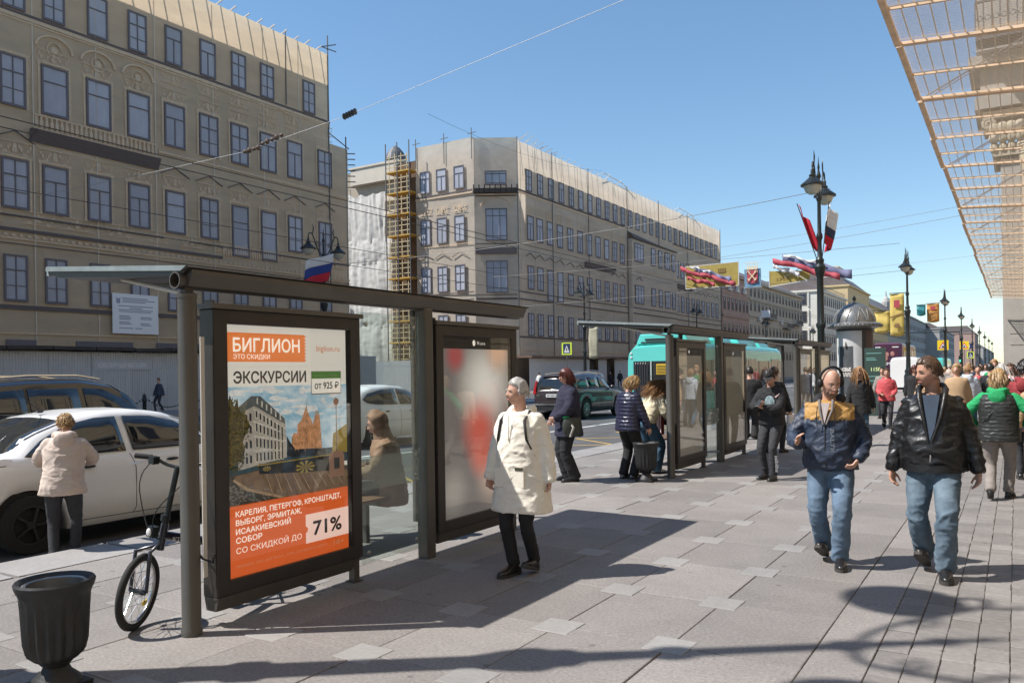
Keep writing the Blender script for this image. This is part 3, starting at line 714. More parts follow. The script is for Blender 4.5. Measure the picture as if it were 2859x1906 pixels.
# ---- right hand side: arcade building (seen in the shelter glass), portico pillar
m_och = mat("ochre_stone", (.62, .50, .34), .85, var=.1, vs=1.2, bump=.15, bs=12)
m_lime = mat("grey_limestone", (.40, .375, .345), .85, var=.1, vs=1.5, bump=.15, bs=14)
R1 = thing("arcade_building", "ochre stone arcade building along the right edge above the mesh canopy", "building", (3.0, 10, 0))
MB().box(0.35, 8, -70, 26, 0, 21).build("wall", mat("ochre_back_wall", (.62, .50, .33), .9, var=.1, vs=1), R1)
for k in range(-9, 6):
    y0 = k * 4.4
    for z in [.02 + .62 * q for q in range(7)]: MB().box(0, .5, y0, y0 + 1.7, z, z + .59).build("stone_course", m_och, R1)
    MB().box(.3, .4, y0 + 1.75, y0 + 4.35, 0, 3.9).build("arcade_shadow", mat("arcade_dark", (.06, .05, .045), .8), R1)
for z in [4.36 + .62 * q for q in range(26)]: MB().box(0, .5, -70, 26, z, z + .59).build("stone_course", m_och, R1)
for k in range(-14, 6):
    for z in (6.2, 11.2, 16): MB().box(-.01, .02, k * 4.4 + .6, k * 4.4 + 1.9, z, z + 2.6).build("window", m_fpane, R1)
MB().box(-.5, .5, -70, 26, 20.6, 21.2).build("cornice", m_och, R1)
R2 = thing("sunlit_terrace", "sunlit ochre terrace on the right beyond the portico pillar", "building", (3.6, 42, 0))
MB().box(0, 12, 0, 260, 0, 20).build("wall", m_och, R2)
for k in range(40):
    for z in (6.2, 11.2, 15.6): MB().box(-.03, .02, 2 + k * 6.2, 3.4 + k * 6.2, z, z + 2.4).build("window", m_fpane, R2)
PT = thing("portico_pillar", "grey stone portico pillar with carved capital at the far end of the mesh canopy", "pillar", (-.1, 38.2, 0))
MB().box(-.40, .62, 0, 3, 0, 1.2).box(-.34, .56, .05, 2.9, 1.2, 10.1).build("shaft", m_lime, PT, bevel=.02)
cp = MB().box(-.6, .8, -.15, 3, 10.1, 10.35).box(-.95, 1.4, -.35, 3, 11.6, 11.9)
for k in range(7):
    for q in range(3): cp.ball((-.55 + k * .3, -.1 - q * .08, 10.45 + q * .38), .17 + .03 * q, .15, .24, 8, 6)
for s in (-.75, 1.1): cp.tube([(s + .24 * (1 - t / 26) * cos(t * .5), -.3, 11.4 + .24 * (1 - t / 26) * sin(t * .5)) for t in range(24)], .07, 6)
cp.build("capital", mat("carved_stone", (.46, .40, .31), .85, var=.2, vs=5, bump=.3, bs=18), PT, 40)
MB().box(-1.2, 4, -.5, 3, 12.0, 12.5).box(-1.0, 4, -.4, 3, 12.5, 13.6).box(-1.4, 4, -.7, 3, 13.6, 14.1).build("entablature", m_lime, PT)
bl = MB().box(-1.1, 4, -1.6, -.5, 14.4, 14.6).bar((-1.1, -1.55, 15.9), (4, -1.55, 15.9), .08)
for k in range(18):
    bl.bar((-1.1 + k * .28, -1.55, 14.6), (-1.1 + k * .28, -1.55, 15.9), .05)
    bl.tube([(-.96 + k * .28 + .1 * cos(t * .63), -1.55, 15.25 + .1 * sin(t * .63)) for t in range(11)], .018, 4)
bl.build("iron_balcony", m_pole, PT)
MB().box(-1.15, 4, .3, 3, 14.6, 24).build("upper_wall", m_lime, PT)
for k in range(2): MB().box(-.1, .45, .035, .052, 2.5 + k * .45, 2.85 + k * .45).build("wall_plaque", m_lime, PT)
C2 = thing("stone_column", "slender cream column beside the grey portico pillar", "column", (.42, 36.6, 0))
MB().lathe([(.20, 0), (.20, .3), (.155, .4), (.15, 9.2), (.2, 9.3), (.24, 9.7)], 18).build("shaft", mat("cream_column", (.62, .50, .36), .7, var=.08, vs=3), C2, 40)
cb = MB()
for k in range(5): cb.ball((0, -.02, 9.75 + k * .1), .26 - .02 * (k % 2), .26, .09, 12, 6)
cb.build("capital", MATS["carved_stone"], C2, 60)

# ---- wire mesh canopy over the right half of the pavement
m_rust = mat("rusty_frame_sunlit", (.80, .60, .42), .7, var=.2, vs=6); m_wire = mat("mesh_wire", (.85, .75, .62), .6)  # rust and wire tones lightened to imitate sun on the mesh from below
CA = thing("mesh_canopy", "rusty wire mesh safety canopy over the right side of the pavement", "canopy", (-.82, 0, 4.42))
def cz(x): return -.07 * x
seg = [5.93 + 1.68 * k for k in range(-4, 19)]
fmesh = MB(); fmesh.bar((0, .02, 0), (0, 1.66, 0), .045, .04)
for yy in (.03, .86, 1.65): fmesh.bar((0, yy, 0), (4.2, yy, cz(4.2)), .022, .024)
fme = fmesh.mesh("panel_frame"); fme.materials.append(m_rust)
wm = MB()
def wire(a, b, w):
    a = V(a); b = V(b); d = (b - a).normalized(); s = d.cross(V((.07, 0, 1))).normalized() * w / 2; t = V((0, 0, w / 2))
    wm.quad(a - s - t, b - s - t, b + s - t, a + s - t); wm.quad(a - s + t, b - s + t, b + s + t, a + s + t)
for k in range(42): wire((k * .10, .0, cz(k * .10) + .035), (k * .10, 1.68, cz(k * .10) + .035), .009)
for k in range(48): wire((0, k * .035, .035), (4.2, k * .035, cz(4.2) + .035), .0075)
wme = wm.mesh("wire_mesh"); wme.materials.append(m_wire)
for y in seg:
    jz = random.uniform(-.012, .012); jx = random.uniform(-.015, .015)
    p = inst("panel_frame", fme, (jx, y, jz), CA); inst("wire_mesh", wme, (0, 0, 0), p)
for y in seg[::2]:
    b = MB(); b.tube([(.05, y + .1, .05), (4.0, y + 1.4, 2.4)], .009, 5); b.tube([(.05, y + .2, .05), (4.0, y + 1.5, 2.4)], .006, 5); b.build("stay_cable", m_pole, CA)
# ================================================================== BUS SHELTERS
m_shel = mat("shelter_paint", (.105, .098, .088), .42, metal=.35, var=.12, vs=3, bump=.05, bs=60)
m_shel_d = mat("shelter_dark", (.045, .040, .037), .4, metal=.3, var=.15, vs=4)
m_alu = mat("worn_aluminium", (.36, .37, .35), .4, metal=.7, var=.15, vs=8)
m_rubb = mat("sealing_strip", (.6, .58, .54), .6)
g_shel = glass("shelter_glass", (.90, .95, .93), 1.15, .03)
g_case = glass("case_glass", (.96, .97, .96), 1.0, .0)
m_frost = glass("frosted_band", (.88, .93, .90), 1.0, .22)
m_bench = mat("bench_wood", (.16, .09, .05), .5, var=.25, vs=6, stretch=(6, 1, 6))
UY, UZ = (0, 1, 0), (0, 0, 1)
def flat(pts, name, m, parent, x): return MB().poly([(x, a, b) for a, b in pts]).build(name, m, parent, fix=False)
def make_shelter(label, y0):
    S = thing("bus_shelter", label, "bus shelter", (-4.6, y0, 0), 0, "bus shelters along the kerb")
    # pole, ring socket, long tube, roof
    MB().lathe([(.068, 0), (.068, .04), (.061, .05), (.061, 2.2), (.065, 2.2), (.065, 2.225), (.05, 2.235)], 24, (0, 0, 0)).build("post", m_shel, S, 35)
    MB().box(-.025, .025, -.03, .03, 2.22, 2.33).build("bracket", m_shel_d, S)
    ring = []
    for t in (0, .05): ring.append([(.06 * cos(a * pi / 12), -.10 + t, 2.325 + .06 * sin(a * pi / 12)) for a in range(24)])
    pr = [[(-.022 + r * cos(a * pi / 14), y, 2.312 + r * sin(a * pi / 14)) for a in range(28)] for r, y in ((.056, 4.15), (.056, -.075), (.047, -.075), (.047, .5))]
    MB().rings(pr, True, True).build("beam_tube", m_shel, S, 40)
    MB().prism([(.085, -.02, 2.38), (.085, -.02, 2.355), (.045, -.02, 2.275), (.0, -.02, 2.275), (.0, -.02, 2.38)], (0, 4.2, 0)).build("gutter", m_shel, S)
    rf = MB().prism([(.10, -.05, 2.392), (-1.55, -.05, 2.515), (-1.57, -.05, 2.475), (-1.4, -.05, 2.43), (.0, -.05, 2.34)], (0, 4.28, 0))
    rf.build("roof", m_shel_d, S)
    MB().prism([(.09, -.07, 2.40), (-1.56, -.07, 2.526), (-1.57, -.07, 2.492), (.03, -.07, 2.37)], (0, .02, 0)).prism([(-1.56, -.05, 2.526), (-1.59, -.05, 2.526), (-1.59, -.05, 2.46), (-1.56, -.05, 2.46)], (0, 4.28, 0)).build("roof_edge", m_alu, S)
    for y in (.45, 1.9, 3.4): MB().prism([(-.05, y, 2.27), (-1.3, y, 2.44), (-.05, y, 2.35)], (0, .05, 0)).build("roof_rib", m_shel, S)
    MB().tube([(-.05, .12, 2.22), (-.9, .12, 2.40)], .016, 8).build("roof_strut", m_rubb, S, 40)
    # second post
    MB().box(-.06, .06, 2.43, 2.55, 0, 2.28).build("post", m_shel, S, bevel=.012)
    MB().tube([(-1.25, 3.9, 0), (-1.25, 3.9, 2.44)], .045, 12).build("rear_post", m_shel, S, 40)
    # light boxes
    for yy in (.16, 2.60):
        c = thing_part("light_box", S)
        b = MB(); w = 1.42; z0, z1 = .2, 2.14
        b.box(-.09, .055, yy, yy + .11, z0, z1).box(-.09, .055, yy + w - .11, yy + w, z0, z1).box(-.09, .055, yy + .11, yy + w - .11, z0, z0 + .1).box(-.09, .055, yy + .11, yy + w - .11, z1 - .1, z1)
        fr_ = b.build("light_box", m_shel_d, S, bevel=.008)
        MB().box(-.075, -.06, yy + .1, yy + w - .1, z0 + .09, z1 - .09).build("back_panel", m_shel_d, fr_)
        MB().box(.045, .049, yy + .08, yy + w - .08, z0 + .07, z1 - .07).build("cover_glass", g_case, fr_)
        MB().box(-.04, .03, yy + .01, yy + .03, z0 - .02, z1 + .06).box(-.11, .075, yy - .02, yy + w + .02, z1, z1 + .035).build("hinge_rail", m_shel, fr_)
        MB().box(-.03, .03, yy + w - .08, yy + w - .02, 0, z0).box(-.05, .05, yy + w - .1, yy + w, 0, .012).build("foot", m_shel, fr_)
        MB().prism([(-.08, yy, z0), (.065, yy, z0), (.04, yy, z0 - .09), (-.06, yy, z0 - .09)], (0, w - .12, 0)).build("plinth", m_shel, fr_)
    for q in (0,): MB().box(-.005, .005, .095, .125, .35, 1.95).build("edge_light", m_rubb, S)
    gp = MB().box(-.006, .006, 1.62, 2.40, .12, 2.2).build("glass_pane", g_shel, S)
    MB().box(.0062, .0072, 1.63, 2.39, .72, 1.0).build("frosted_strip", m_frost, gp)
    for y_, z_ in ((1.7, .95), (2.33, .95), (2.33, .78), (1.7, 2.1), (2.33, 2.1), (1.7, .2), (2.33, .2)): MB().ball((.01, y_, z_), .012, .02, .02, 8, 6).build("glass_fixing", m_alu, gp)
    # bench
    bs = MB()
    for k in range(4): bs.box(-1.15 + k * .1, -1.06 + k * .1, 1.3, 3.1, .43, .46)
    bo = bs.build("bench", m_bench, S)
    lg = MB()
    for y_ in (1.5, 2.7): lg.box(-1.13, -.79, y_, y_ + .05, .38, .43).box(-.99, -.93, y_, y_ + .05, 0, .38)
    lg.build("bench_leg", m_shel, bo)
    return S
def thing_part(*a): return None
SY = [3.36, 12.02, 20.55]
shl = ["nearest bus shelter with a bicycle leaning on its post", "second bus shelter with a litter urn by its post and people waiting", "third bus shelter in front of the domed advertising kiosk"]
SH = [make_shelter(l, y) for l, y in zip(shl, SY)]
SH.append(None)
# --- posters
m_po_w = mat("poster_white", (.80, .755, .69), .5, trl=.35, emit=.62)
m_po_o = mat("poster_orange", (.74, .145, .03), .5, trl=.35, emit=.42)
m_po_o2 = mat("poster_orange_light", (.78, .235, .06), .5, trl=.35, emit=.42)
m_po_k = mat("poster_black", (.02, .02, .022), .5)
m_po_g = mat("poster_green", (.13, .36, .08), .5, emit=.12)
m_po_t = mat("poster_cream", (.84, .76, .66), .5, emit=.6)
m_po_p = mat("poster_peach", (.82, .42, .25), .5, emit=.16)
P1 = thing("advert_poster", "excursion discount poster with orange ticket shapes in the nearest shelter", "poster", (-4.575, 3.61, .30))
PW, PH = 1.19, 1.74
def pp(u, v): return (u * PW, (1 - v) * PH)
def pq(u0, u1, v0, v1, nm, m, x): return flat([pp(u0, v1), pp(u1, v1), pp(u1, v0), pp(u0, v0)], nm, m, P1, x)
pq(0, 1, 0, 1, "sheet", m_po_w, 0)
tk = [pp(0, .147), pp(.63, .147)]
for k in range(8): tk += [pp(.63, .147 - .117 * (k + .2) / 8), pp(.645, .147 - .117 * (k + .5) / 8), pp(.63, .147 - .117 * (k + .8) / 8)]
tk += [pp(.63, .03), pp(0, .03)]
flat(tk, "ticket", m_po_o2, P1, .002)
def pt(s, u0, u1, v, h, m, bold=.0, x=.004):
    y, z = pp(u0, v); return text(s, "lettering", m, P1, (x, y, z), UY, UZ, (u1 - u0) * PW, h * PH, bold)
pt("БИГЛИОН", .075, .585, .105, .053, m_po_t, .02); pt("ЭТО СКИДКИ", .075, .345, .135, .019, m_po_t, .01)
pt("biglion.ru", .73, .94, .098, .025, m_po_p, .015); pt("ЭКСКУРСИИ", .075, .635, .232, .046, m_po_k, .03)
# photograph: layered flat print
m_ph_sky = mat("print_sky", (.08, .30, .46), .5, col2=(.62, .68, .72), vs=3.2, stretch=(1, 1, 2.2), emit=.4)
m_ph_bld = mat("print_facade", (.42, .38, .34), .6, var=.2, vs=14, emit=.25); m_ph_roof = mat("print_roof", (.20, .24, .28), .6, var=.2, vs=12)
m_ph_br = mat("print_church", (.52, .25, .12), .6, var=.45, vs=22, emit=.3); m_ph_dk = mat("print_dark", (.035, .04, .05), .6, var=.3, vs=10)
m_ph_tr = mat("print_tree", (.03, .055, .012), .7, var=.6, vs=26, col2=(.16, .10, .03)); m_ph_gr = mat("print_ground", (.20, .125, .075), .7, var=.3, vs=14, emit=.22)
m_ph_cb = mat("print_cobble", (.13, .12, .11), .8, var=.4, vs=60); m_ph_yl = mat("print_gold", (.52, .38, .06), .6, emit=.08); m_ph_pk = mat("print_pink", (.50, .28, .20), .6, emit=.05); m_ph_gl = mat("print_river", (.05, .12, .17), .5, var=.3, vs=10)
pq(0, 1, .247, .56, "print_sky", m_ph_sky, .001)
pq(0, 1, .53, .60, "print_river", m_ph_gl, .0015)
def pf(uv, nm, m, x): return flat([pp(u, v) for u, v in uv], nm, m, P1, x)
pf([(0, .72), (0, .60), (.3, .585), (1, .62), (1, .72)], "print_ground", m_ph_cb, .0018)
pf([(.08, .60), (.25, .59), (1, .64), (1, .72), (.42, .72), (.15, .66), (.06, .62)], "print_pavement", m_ph_gr, .0022)
pf([(.1, .34), (.22, .30), (.46, .39), (.47, .55), (.1, .58)], "print_house", m_ph_bld, .0024)
pf([(.08, .34), (.20, .285), (.27, .288), (.455, .385), (.46, .41), (.22, .325), (.1, .36)], "print_mansard", m_ph_roof, .0027)
wq = MB(); wf = MB(); rs_ = random.Random(5)
def hq(mb, u0, u1, v0, v1, x): mb.poly([(x, *pp(u0, v0)), (x, *pp(u1, v0 + (u1 - u0) * .37)), (x, *pp(u1, v1 + (u1 - u0) * .1)), (x, *pp(u0, v1))])
for r, (v0, dv) in enumerate(((.345, .028), (.395, .034), (.455, .038), (.515, .036))):
    for k in range(8):
        u = .232 + k * .028; off = (k * .028) * (.37 - r * .12); hq(wf, u - .003, u + .015, v0 + off - .004, v0 + off + dv + .003, .0028); hq(wq, u, u + .012, v0 + off, v0 + off + dv, .0031)
    for k in range(3): hq(wq, .125 + k * .03, .14 + k * .03, v0 + .015 - k * .004, v0 + .04, .0031)
for k, v in enumerate((.335, .385, .445, .505)): wf.poly([(.0027, *pp(.215, v)), (.0027, *pp(.465, v + .25 * (.37 - k * .12))), (.0027, *pp(.465, v + .25 * (.37 - k * .12) + .005)), (.0027, *pp(.215, v + .006))])
for k in range(6): hq(wf, .24 + k * .035, .25 + k * .035, .292 + k * .0145, .318 + k * .0145, .003)
wf.build("print_trim", mat("print_pale_stone", (.55, .52, .47), .6, var=.25, vs=40, emit=.3), P1, fix=False)
wq.build("print_windows", m_ph_dk, P1, fix=False)
cl = MB()
for k in range(46):
    u = rs_.uniform(.02, .96); v = rs_.uniform(.255, .40); w_ = rs_.uniform(.02, .09); h_ = rs_.uniform(.004, .012)
    cl.poly([(.0012 + k * 1e-6, *pp(min(1, max(0, u + w_ * cos(t * pi / 5) * rs_.uniform(.7, 1.2))), v + h_ * sin(t * pi / 5) * rs_.uniform(.6, 1.3))) for t in range(10)])
cl.build("print_clouds", mat("print_cloud", (.62, .64, .66), .6, var=.2, vs=20, emit=.35), P1, fix=False)
cb_ = MB()
for k in range(220):
    u = rs_.uniform(0, .45); v = .62 + rs_.uniform(0, 1) * .095
    if v < .60 + .02 + (.0 if u < .1 else (u - .1) * .16) + .012: continue
    cb_.poly([(.0026, *pp(u, v)), (.0026, *pp(u + .014, v + .001)), (.0026, *pp(u + .013, v + .006)), (.0026, *pp(u - .001, v + .005))])
cb_.build("print_cobbles", mat("print_cobble_light", (.26, .24, .22), .8, var=.4, vs=90, emit=.15), P1, fix=False)
bl_ = MB()
for k in range(9): bl_.poly([(.0028, *pp(.3 + k * .07, .605 + k * .0035)), (.0028, *pp(.304 + k * .07, .605 + k * .0035)), (.0028, *pp(.36 + k * .075, .70)), (.0028, *pp(.352 + k * .075, .70))])
bl_.poly([(.0028, *pp(.06, .618)), (.0028, *pp(.07, .612)), (.0028, *pp(.17, .655)), (.0028, *pp(.45, .715)), (.0028, *pp(.41, .717)), (.0028, *pp(.15, .664))])
bl_.build("print_kerb", mat("print_kerb_light", (.42, .30, .2), .7, var=.3, vs=30, emit=.2), P1, fix=False)
lf_ = MB()
for k in range(420):
    a_ = rs_.uniform(0, 2 * pi); q = sqrt(rs_.random()); u = .05 + .13 * q * cos(a_); v = .44 + .15 * q * sin(a_); s_ = rs_.uniform(.005, .013)
    if u < .003 or v < .25: continue
    lf_.poly([(.0036 + k * 1e-6, *pp(u + s_ * cos(t * 2.1 + a_), v + s_ * .7 * sin(t * 2.1 + a_))) for t in range(3)])
lf_.build("print_leaves", mat("print_leaf", (.05, .085, .02), .7, var=.7, vs=60, col2=(.22, .14, .04), emit=.12), P1, fix=False)
ch_ = MB(); cd_ = MB()
for k in range(60):
    u = rs_.uniform(.52, .76); v = rs_.uniform(.40, .53)
    if abs(u - .64) > .05 and v < .46: continue
    (ch_ if k % 2 else cd_).poly([(.0031, *pp(u, v)), (.0031, *pp(u + .008, v)), (.0031, *pp(u + .008, v + .014)), (.0031, *pp(u + .004, v - .004))])
ch_.build("print_arches", mat("print_brick_light", (.70, .42, .24), .6, emit=.25), P1, fix=False); cd_.build("print_arches", mat("print_brick_dark", (.16, .07, .04), .6), P1, fix=False)
tr = []
for k in range(26): a = k / 26 * 2 * pi; tr.append((max(0, .06 + (.105 + .03 * sin(k * 5.1)) * cos(a)), .43 + (.13 + .025 * sin(k * 3.7)) * sin(a)))
pf(tr, "print_tree", m_ph_tr, .0033)
def dome(u, v, r): return [(u + r * cos(a), v - r * 1.25 * PW / PH * sin(a)) for a in [pi * k / 8 for k in range(9)]]
pf([(.51, .53), (.51, .47), (.53, .45), (.555, .455), (.56, .415), (.59, .40), (.62, .36), (.635, .335), (.645, .36), (.67, .39), (.69, .42), (.71, .38), (.735, .36), (.75, .385), (.76, .45), (.77, .53)], "print_church", m_ph_br, .0026)
for u, v, r in ((.60, .44, .028), (.66, .45, .026), (.725, .38, .024), (.545, .47, .02), (.70, .44, .02)): pf(dome(u, v, r), "print_dome", m_ph_bld if u > .7 else m_ph_br, .0029)
pf([(.635, .36), (.638, .30), (.641, .36)], "print_spire", m_ph_roof, .003); pf([(.47, .55), (.47, .46), (.5, .49), (.54, .52), (.8, .53), (.8, .56)], "print_bank", m_ph_dk, .0028)
pf([(.86, .55), (.87, .47), (1, .43), (1, .56)], "print_yellow_house", m_ph_yl, .0026)
pf([(.25, .565), (.84, .56), (.84, .635), (.25, .605)], "print_railing", m_ph_dk, .0031)
for u, v, r in ((.31, .587, .03), (.62, .602, .075)):
    b = MB()
    for k in range(9):
        a = pi * 2 * k / 9; b.poly([(.0036, *pp(u, v)), (.0036, *pp(u + r * cos(a - .2), v + r * .35 * sin(a - .2))), (.0036, *pp(u + r * 1.1 * cos(a), v + r * .38 * sin(a))), (.0036, *pp(u + r * cos(a + .2), v + r * .35 * sin(a + .2)))])
    b.build("print_gilding", m_ph_yl, P1, fix=False)
pf([(.24, .567), (.85, .56), (.85, .565), (.24, .572)], "print_rail", m_ph_yl, .0035)
pf([(.83, .665), (.83, .57), (.85, .55), (.95, .55), (.97, .57), (.97, .665)], "print_pedestal", m_ph_pk, .0035); pf([(.875, .63), (.875, .58), (.925, .58), (.925, .63)], "print_panel", m_ph_dk, .0038)
pf([(.895, .55), (.898, .34), (.904, .34), (.907, .55)], "print_lamp_post", m_ph_gr, .0034); pf([(.90 + .025 * cos(a * pi / 8), .325 + .016 * sin(a * pi / 8)) for a in range(16)], "print_lamp_globe", m_ph_pk, .0036)
pq(0, 1, .717, 1, "orange_field", m_po_o, .0042)
for s, u1, v in (("КАРЕЛИЯ, ПЕТЕРГОФ, КРОНШТАДТ,", .93, .762), ("ВЫБОРГ, ЭРМИТАЖ,", .58, .797), ("ИСААКИЕВСКИЙ", .49, .832), ("СОБОР", .265, .867)):
    pt(s, .075, u1, v, .022, m_po_t, .02, .0055)
pt("СО СКИДКОЙ ДО", .075, .58, .908, .023, m_po_t, -.006, .0055)
pf([(.615, .935), (.615, .89), (.632, .882), (.632, .868), (.615, .86), (.615, .81), (1, .81), (1, .935)], "ticket", m_po_w, .005)
pt("71%", .68, .93, .905, .062, m_po_k, .03, .0065); pt("18+", .86, .955, .972, .022, m_po_p, 0, .0055)
pt("РЕКЛАМА. ООО «БИГЛИОН», ОГРН 1107746407737. АДРЕС:", .075, .80, .965, .011, m_po_p, 0, .0055)
rr = [(.69, .285), (.69, .19), (.94, .19), (.94, .285)]
pq(.685, .945, .22, .285, "price_tag", m_po_w, .0046); pq(.685, .945, .19, .22, "price_tag_top", m_po_g, .0048)
pf([(.68, .29), (.95, .29), (.95, .187), (.68, .187)], "price_border", mat("print_grey", (.45, .43, .40), .6), .0042)
pt("билеты онлайн", .71, .92, .212, .012, mat("print_pale_green", (.45, .62, .35), .6), .01, .0056); pt("от 925 ₽", .71, .925, .265, .03, m_po_k, .02, .0056)
# second poster: soft blurred colours
def blur_mat():
    m = bpy.data.materials.new("blurred_print"); m.use_nodes = True; n = m.node_tree.nodes; l = m.node_tree.links; b = n["Principled BSDF"]; b.inputs["Roughness"].default_value = .5
    tc = n.new("ShaderNodeTexCoord"); cur = None
    blobs = [((.5, .9, 1.1), .0, (.115, .10, .095)), ((0, .75, 1.25), .62, (.52, .49, .45)), ((0, .65, .82), .42, (.42, .08, .055)), ((0, .25, 1.55), .22, (.25, .05, .05)), ((0, 1.0, 1.62), .32, (.45, .27, .18)), ((0, .2, .25), .3, (.22, .20, .18)), ((0, .85, .32), .35, (.34, .25, .2)), ((0, .68, .55), .3, (.42, .10, .07))]
    for c, r, col in blobs:
        if cur is None:
            rg = n.new("ShaderNodeRGB"); rg.outputs[0].default_value = (*col, 1); cur = rg.outputs[0]; continue
        d = n.new("ShaderNodeVectorMath"); d.operation = 'DISTANCE'; l.new(tc.outputs["Object"], d.inputs[0]); d.inputs[1].default_value = c
        mr = n.new("ShaderNodeMapRange"); mr.interpolation_type = 'SMOOTHSTEP'; mr.inputs[1].default_value = r; mr.inputs[2].default_value = 0.03; l.new(d.outputs["Value"], mr.inputs[0])
        mx = n.new("ShaderNodeMix"); mx.data_type = 'RGBA'; l.new(mr.outputs[0], mx.inputs[0]); l.new(cur, mx.inputs[6]); mx.inputs[7].default_value = (*col, 1); cur = mx.outputs[2]
    l.new(cur, b.inputs["Base Color"]); l.new(cur, b.inputs["Emission Color"]); b.inputs["Emission Strength"].default_value = .75
    return m
P2 = thing("advert_poster", "blurred red and grey poster behind the walking woman in the cream coat", "poster", (-4.575, 6.05, .30))
MB().box(-.004, 0, 0, 1.19, 0, 1.74).build("sheet", blur_mat(), P2)
MB().box(.001, .002, 0, 1.19, 1.62, 1.74).build("header", m_shel_d, P2)
MB().ball((.005, .56, 1.68), .002, .025, .03, 12, 8).build("logo_mark", m_po_w, P2); text("Russ", "lettering", m_po_w, P2, (.004, .62, 1.665), UY, UZ, .14, .035, .01)
lbls = ["pale poster in the second shelter's near case", "pale poster in the second shelter's far case", "cream poster in the third shelter's near case", "cream poster in the third shelter's far case"]
m_po_pale = mat("poster_pale", (.50, .46, .40), .5, var=.12, vs=2.2, emit=.06)
for q, (y, l_) in enumerate(zip((SY[1] + .25, SY[1] + 2.69, SY[2] + .25, SY[2] + 2.69), lbls)):
    P = thing("advert_poster", l_, "poster", (-4.575, y, .30)); MB().box(-.004, 0, 0, 1.19, 0, 1.74).build("sheet", m_po_pale, P)
    MB().box(.001, .002, 0, 1.19, 1.62, 1.74).build("header", m_shel_d, P); MB().ball((.005, .56, 1.68), .002, .025, .03, 10, 6).build("logo_mark", m_po_w, P)

# ================================================================== STREET LAMPS
m_iron = mat("cast_iron", (.028, .034, .036), .38, metal=.45, var=.2, vs=6)
m_lglass = mat("lamp_glass", (.75, .73, .66), .15, trl=.5)
def make_lamp(label):
    L = thing("street_lamp", label, "street lamp", (0, 0, 0), 0, "cast iron twin lanterns along the street")
    MB().lathe([(.36, 0), (.36, .25), (.30, .35), (.27, .5), (.27, 1.1), (.20, 1.25), (.23, 1.35), (.23, 1.42), (.155, 1.55), (.14, 1.8), (.125, 3.1), (.17, 3.2), (.17, 3.28), (.125, 3.35), (.115, 4.95), (.13, 5.0), (.19, 5.25), (.20, 5.35), (.13, 5.45), (.15, 5.6), (.085, 5.7), (.07, 6.3), (.11, 6.4), (.11, 6.5), (.07, 6.6), (.062, 7.7), (.10, 7.8), (.10, 7.88), (.06, 7.95), (.05, 8.7)], 20, flute=10, fr=(.5, 4.96)).build("column", m_iron, L, 40)
    MB().lathe([(.05, 8.55), (.09, 8.62), (.06, 8.72), (.03, 8.85), (.045, 8.95), (.02, 9.1), (.004, 9.35)], 12).build("finial", m_iron, L, 50)
    for s in (-1, 1):
        arm = MB().tube(smoothed([(0, s * .05, 7.9), (0, s * .35, 8.0), (0, s * .6, 8.5), (0, s * .8, 8.95), (0, s * 1.02, 8.95), (0, s * 1.08, 8.72)], 2), .03, 8)
        arm.tube([(0, s * (.45 + .16 * (1 - t / 22) * cos(t * .45)), 8.42 + .16 * (1 - t / 22) * sin(t * .45)) for t in range(20)], .016, 6).tube([(0, s * .78, 8.9), (0, s * .7, 9.2), (0, s * .78, 9.42)], [.025, .03, .004], 6)
        arm.build("arm", m_iron, L, 50)
        c = (0, s * 1.08, 8.0)
        cap = MB().lathe([(.02, .72), (.05, .66), (.06, .5), (.12, .46), (.10, .40), (.18, .32), (.30, .22), (.40, .14), (.40, .09), (.30, .08)], 20, c).build("lantern", m_iron, L, 40)
        MB().lathe([(.30, .09), (.285, 0), (.23, -.13), (.12, -.21), (.02, -.235)], 18, c).build("lamp_bowl", m_lglass, cap, 60)
    return L
lamp = make_lamp("nearest street lamp with a red flag and a tricolour flag on its column")
lamp.location = (-6.0, 30.8, 0)
for (x, y, l_, sc) in [(-5.75, 1.6, "street lamp standing just outside the picture, its shadow crossing the pavement", 1.0), (-6, 58.6, "second street lamp on the near kerb carrying yellow vertical banners", 1), (-6, 91.5, "third street lamp on the near kerb behind the yellow warning sign", 1), (-6, 120, "fourth street lamp counted along the near kerb", 1), (-6, 150.4, "fifth street lamp counted along the near kerb", 1), (-6, 181, "sixth street lamp counted along the near kerb", 1), (-6, 212, "seventh street lamp counted along the near kerb", 1), (-6, 244, "eighth street lamp counted along the near kerb", 1), (-6, 276, "ninth and farthest visible street lamp on the near kerb", 1),
                      (-32.6, 32.6, "street lamp with a Russian tricolour in front of the tan wrapped building", 1.06), (-32.6, 64.5, "street lamp before the corner building's long facade beside a pale banner", 1.06), (-32.6, 94.4, "street lamp before the far end of the corner building's netting", 1.06), (-32.6, 126, "street lamp before the long beige house", 1.06), (-32.6, 160, "farthest street lamp on the opposite kerb by the cream corner house", 1.06)]:
    c = copy_tree(lamp, (x, y, 0), 0, l_); c.scale = (sc,) * 3
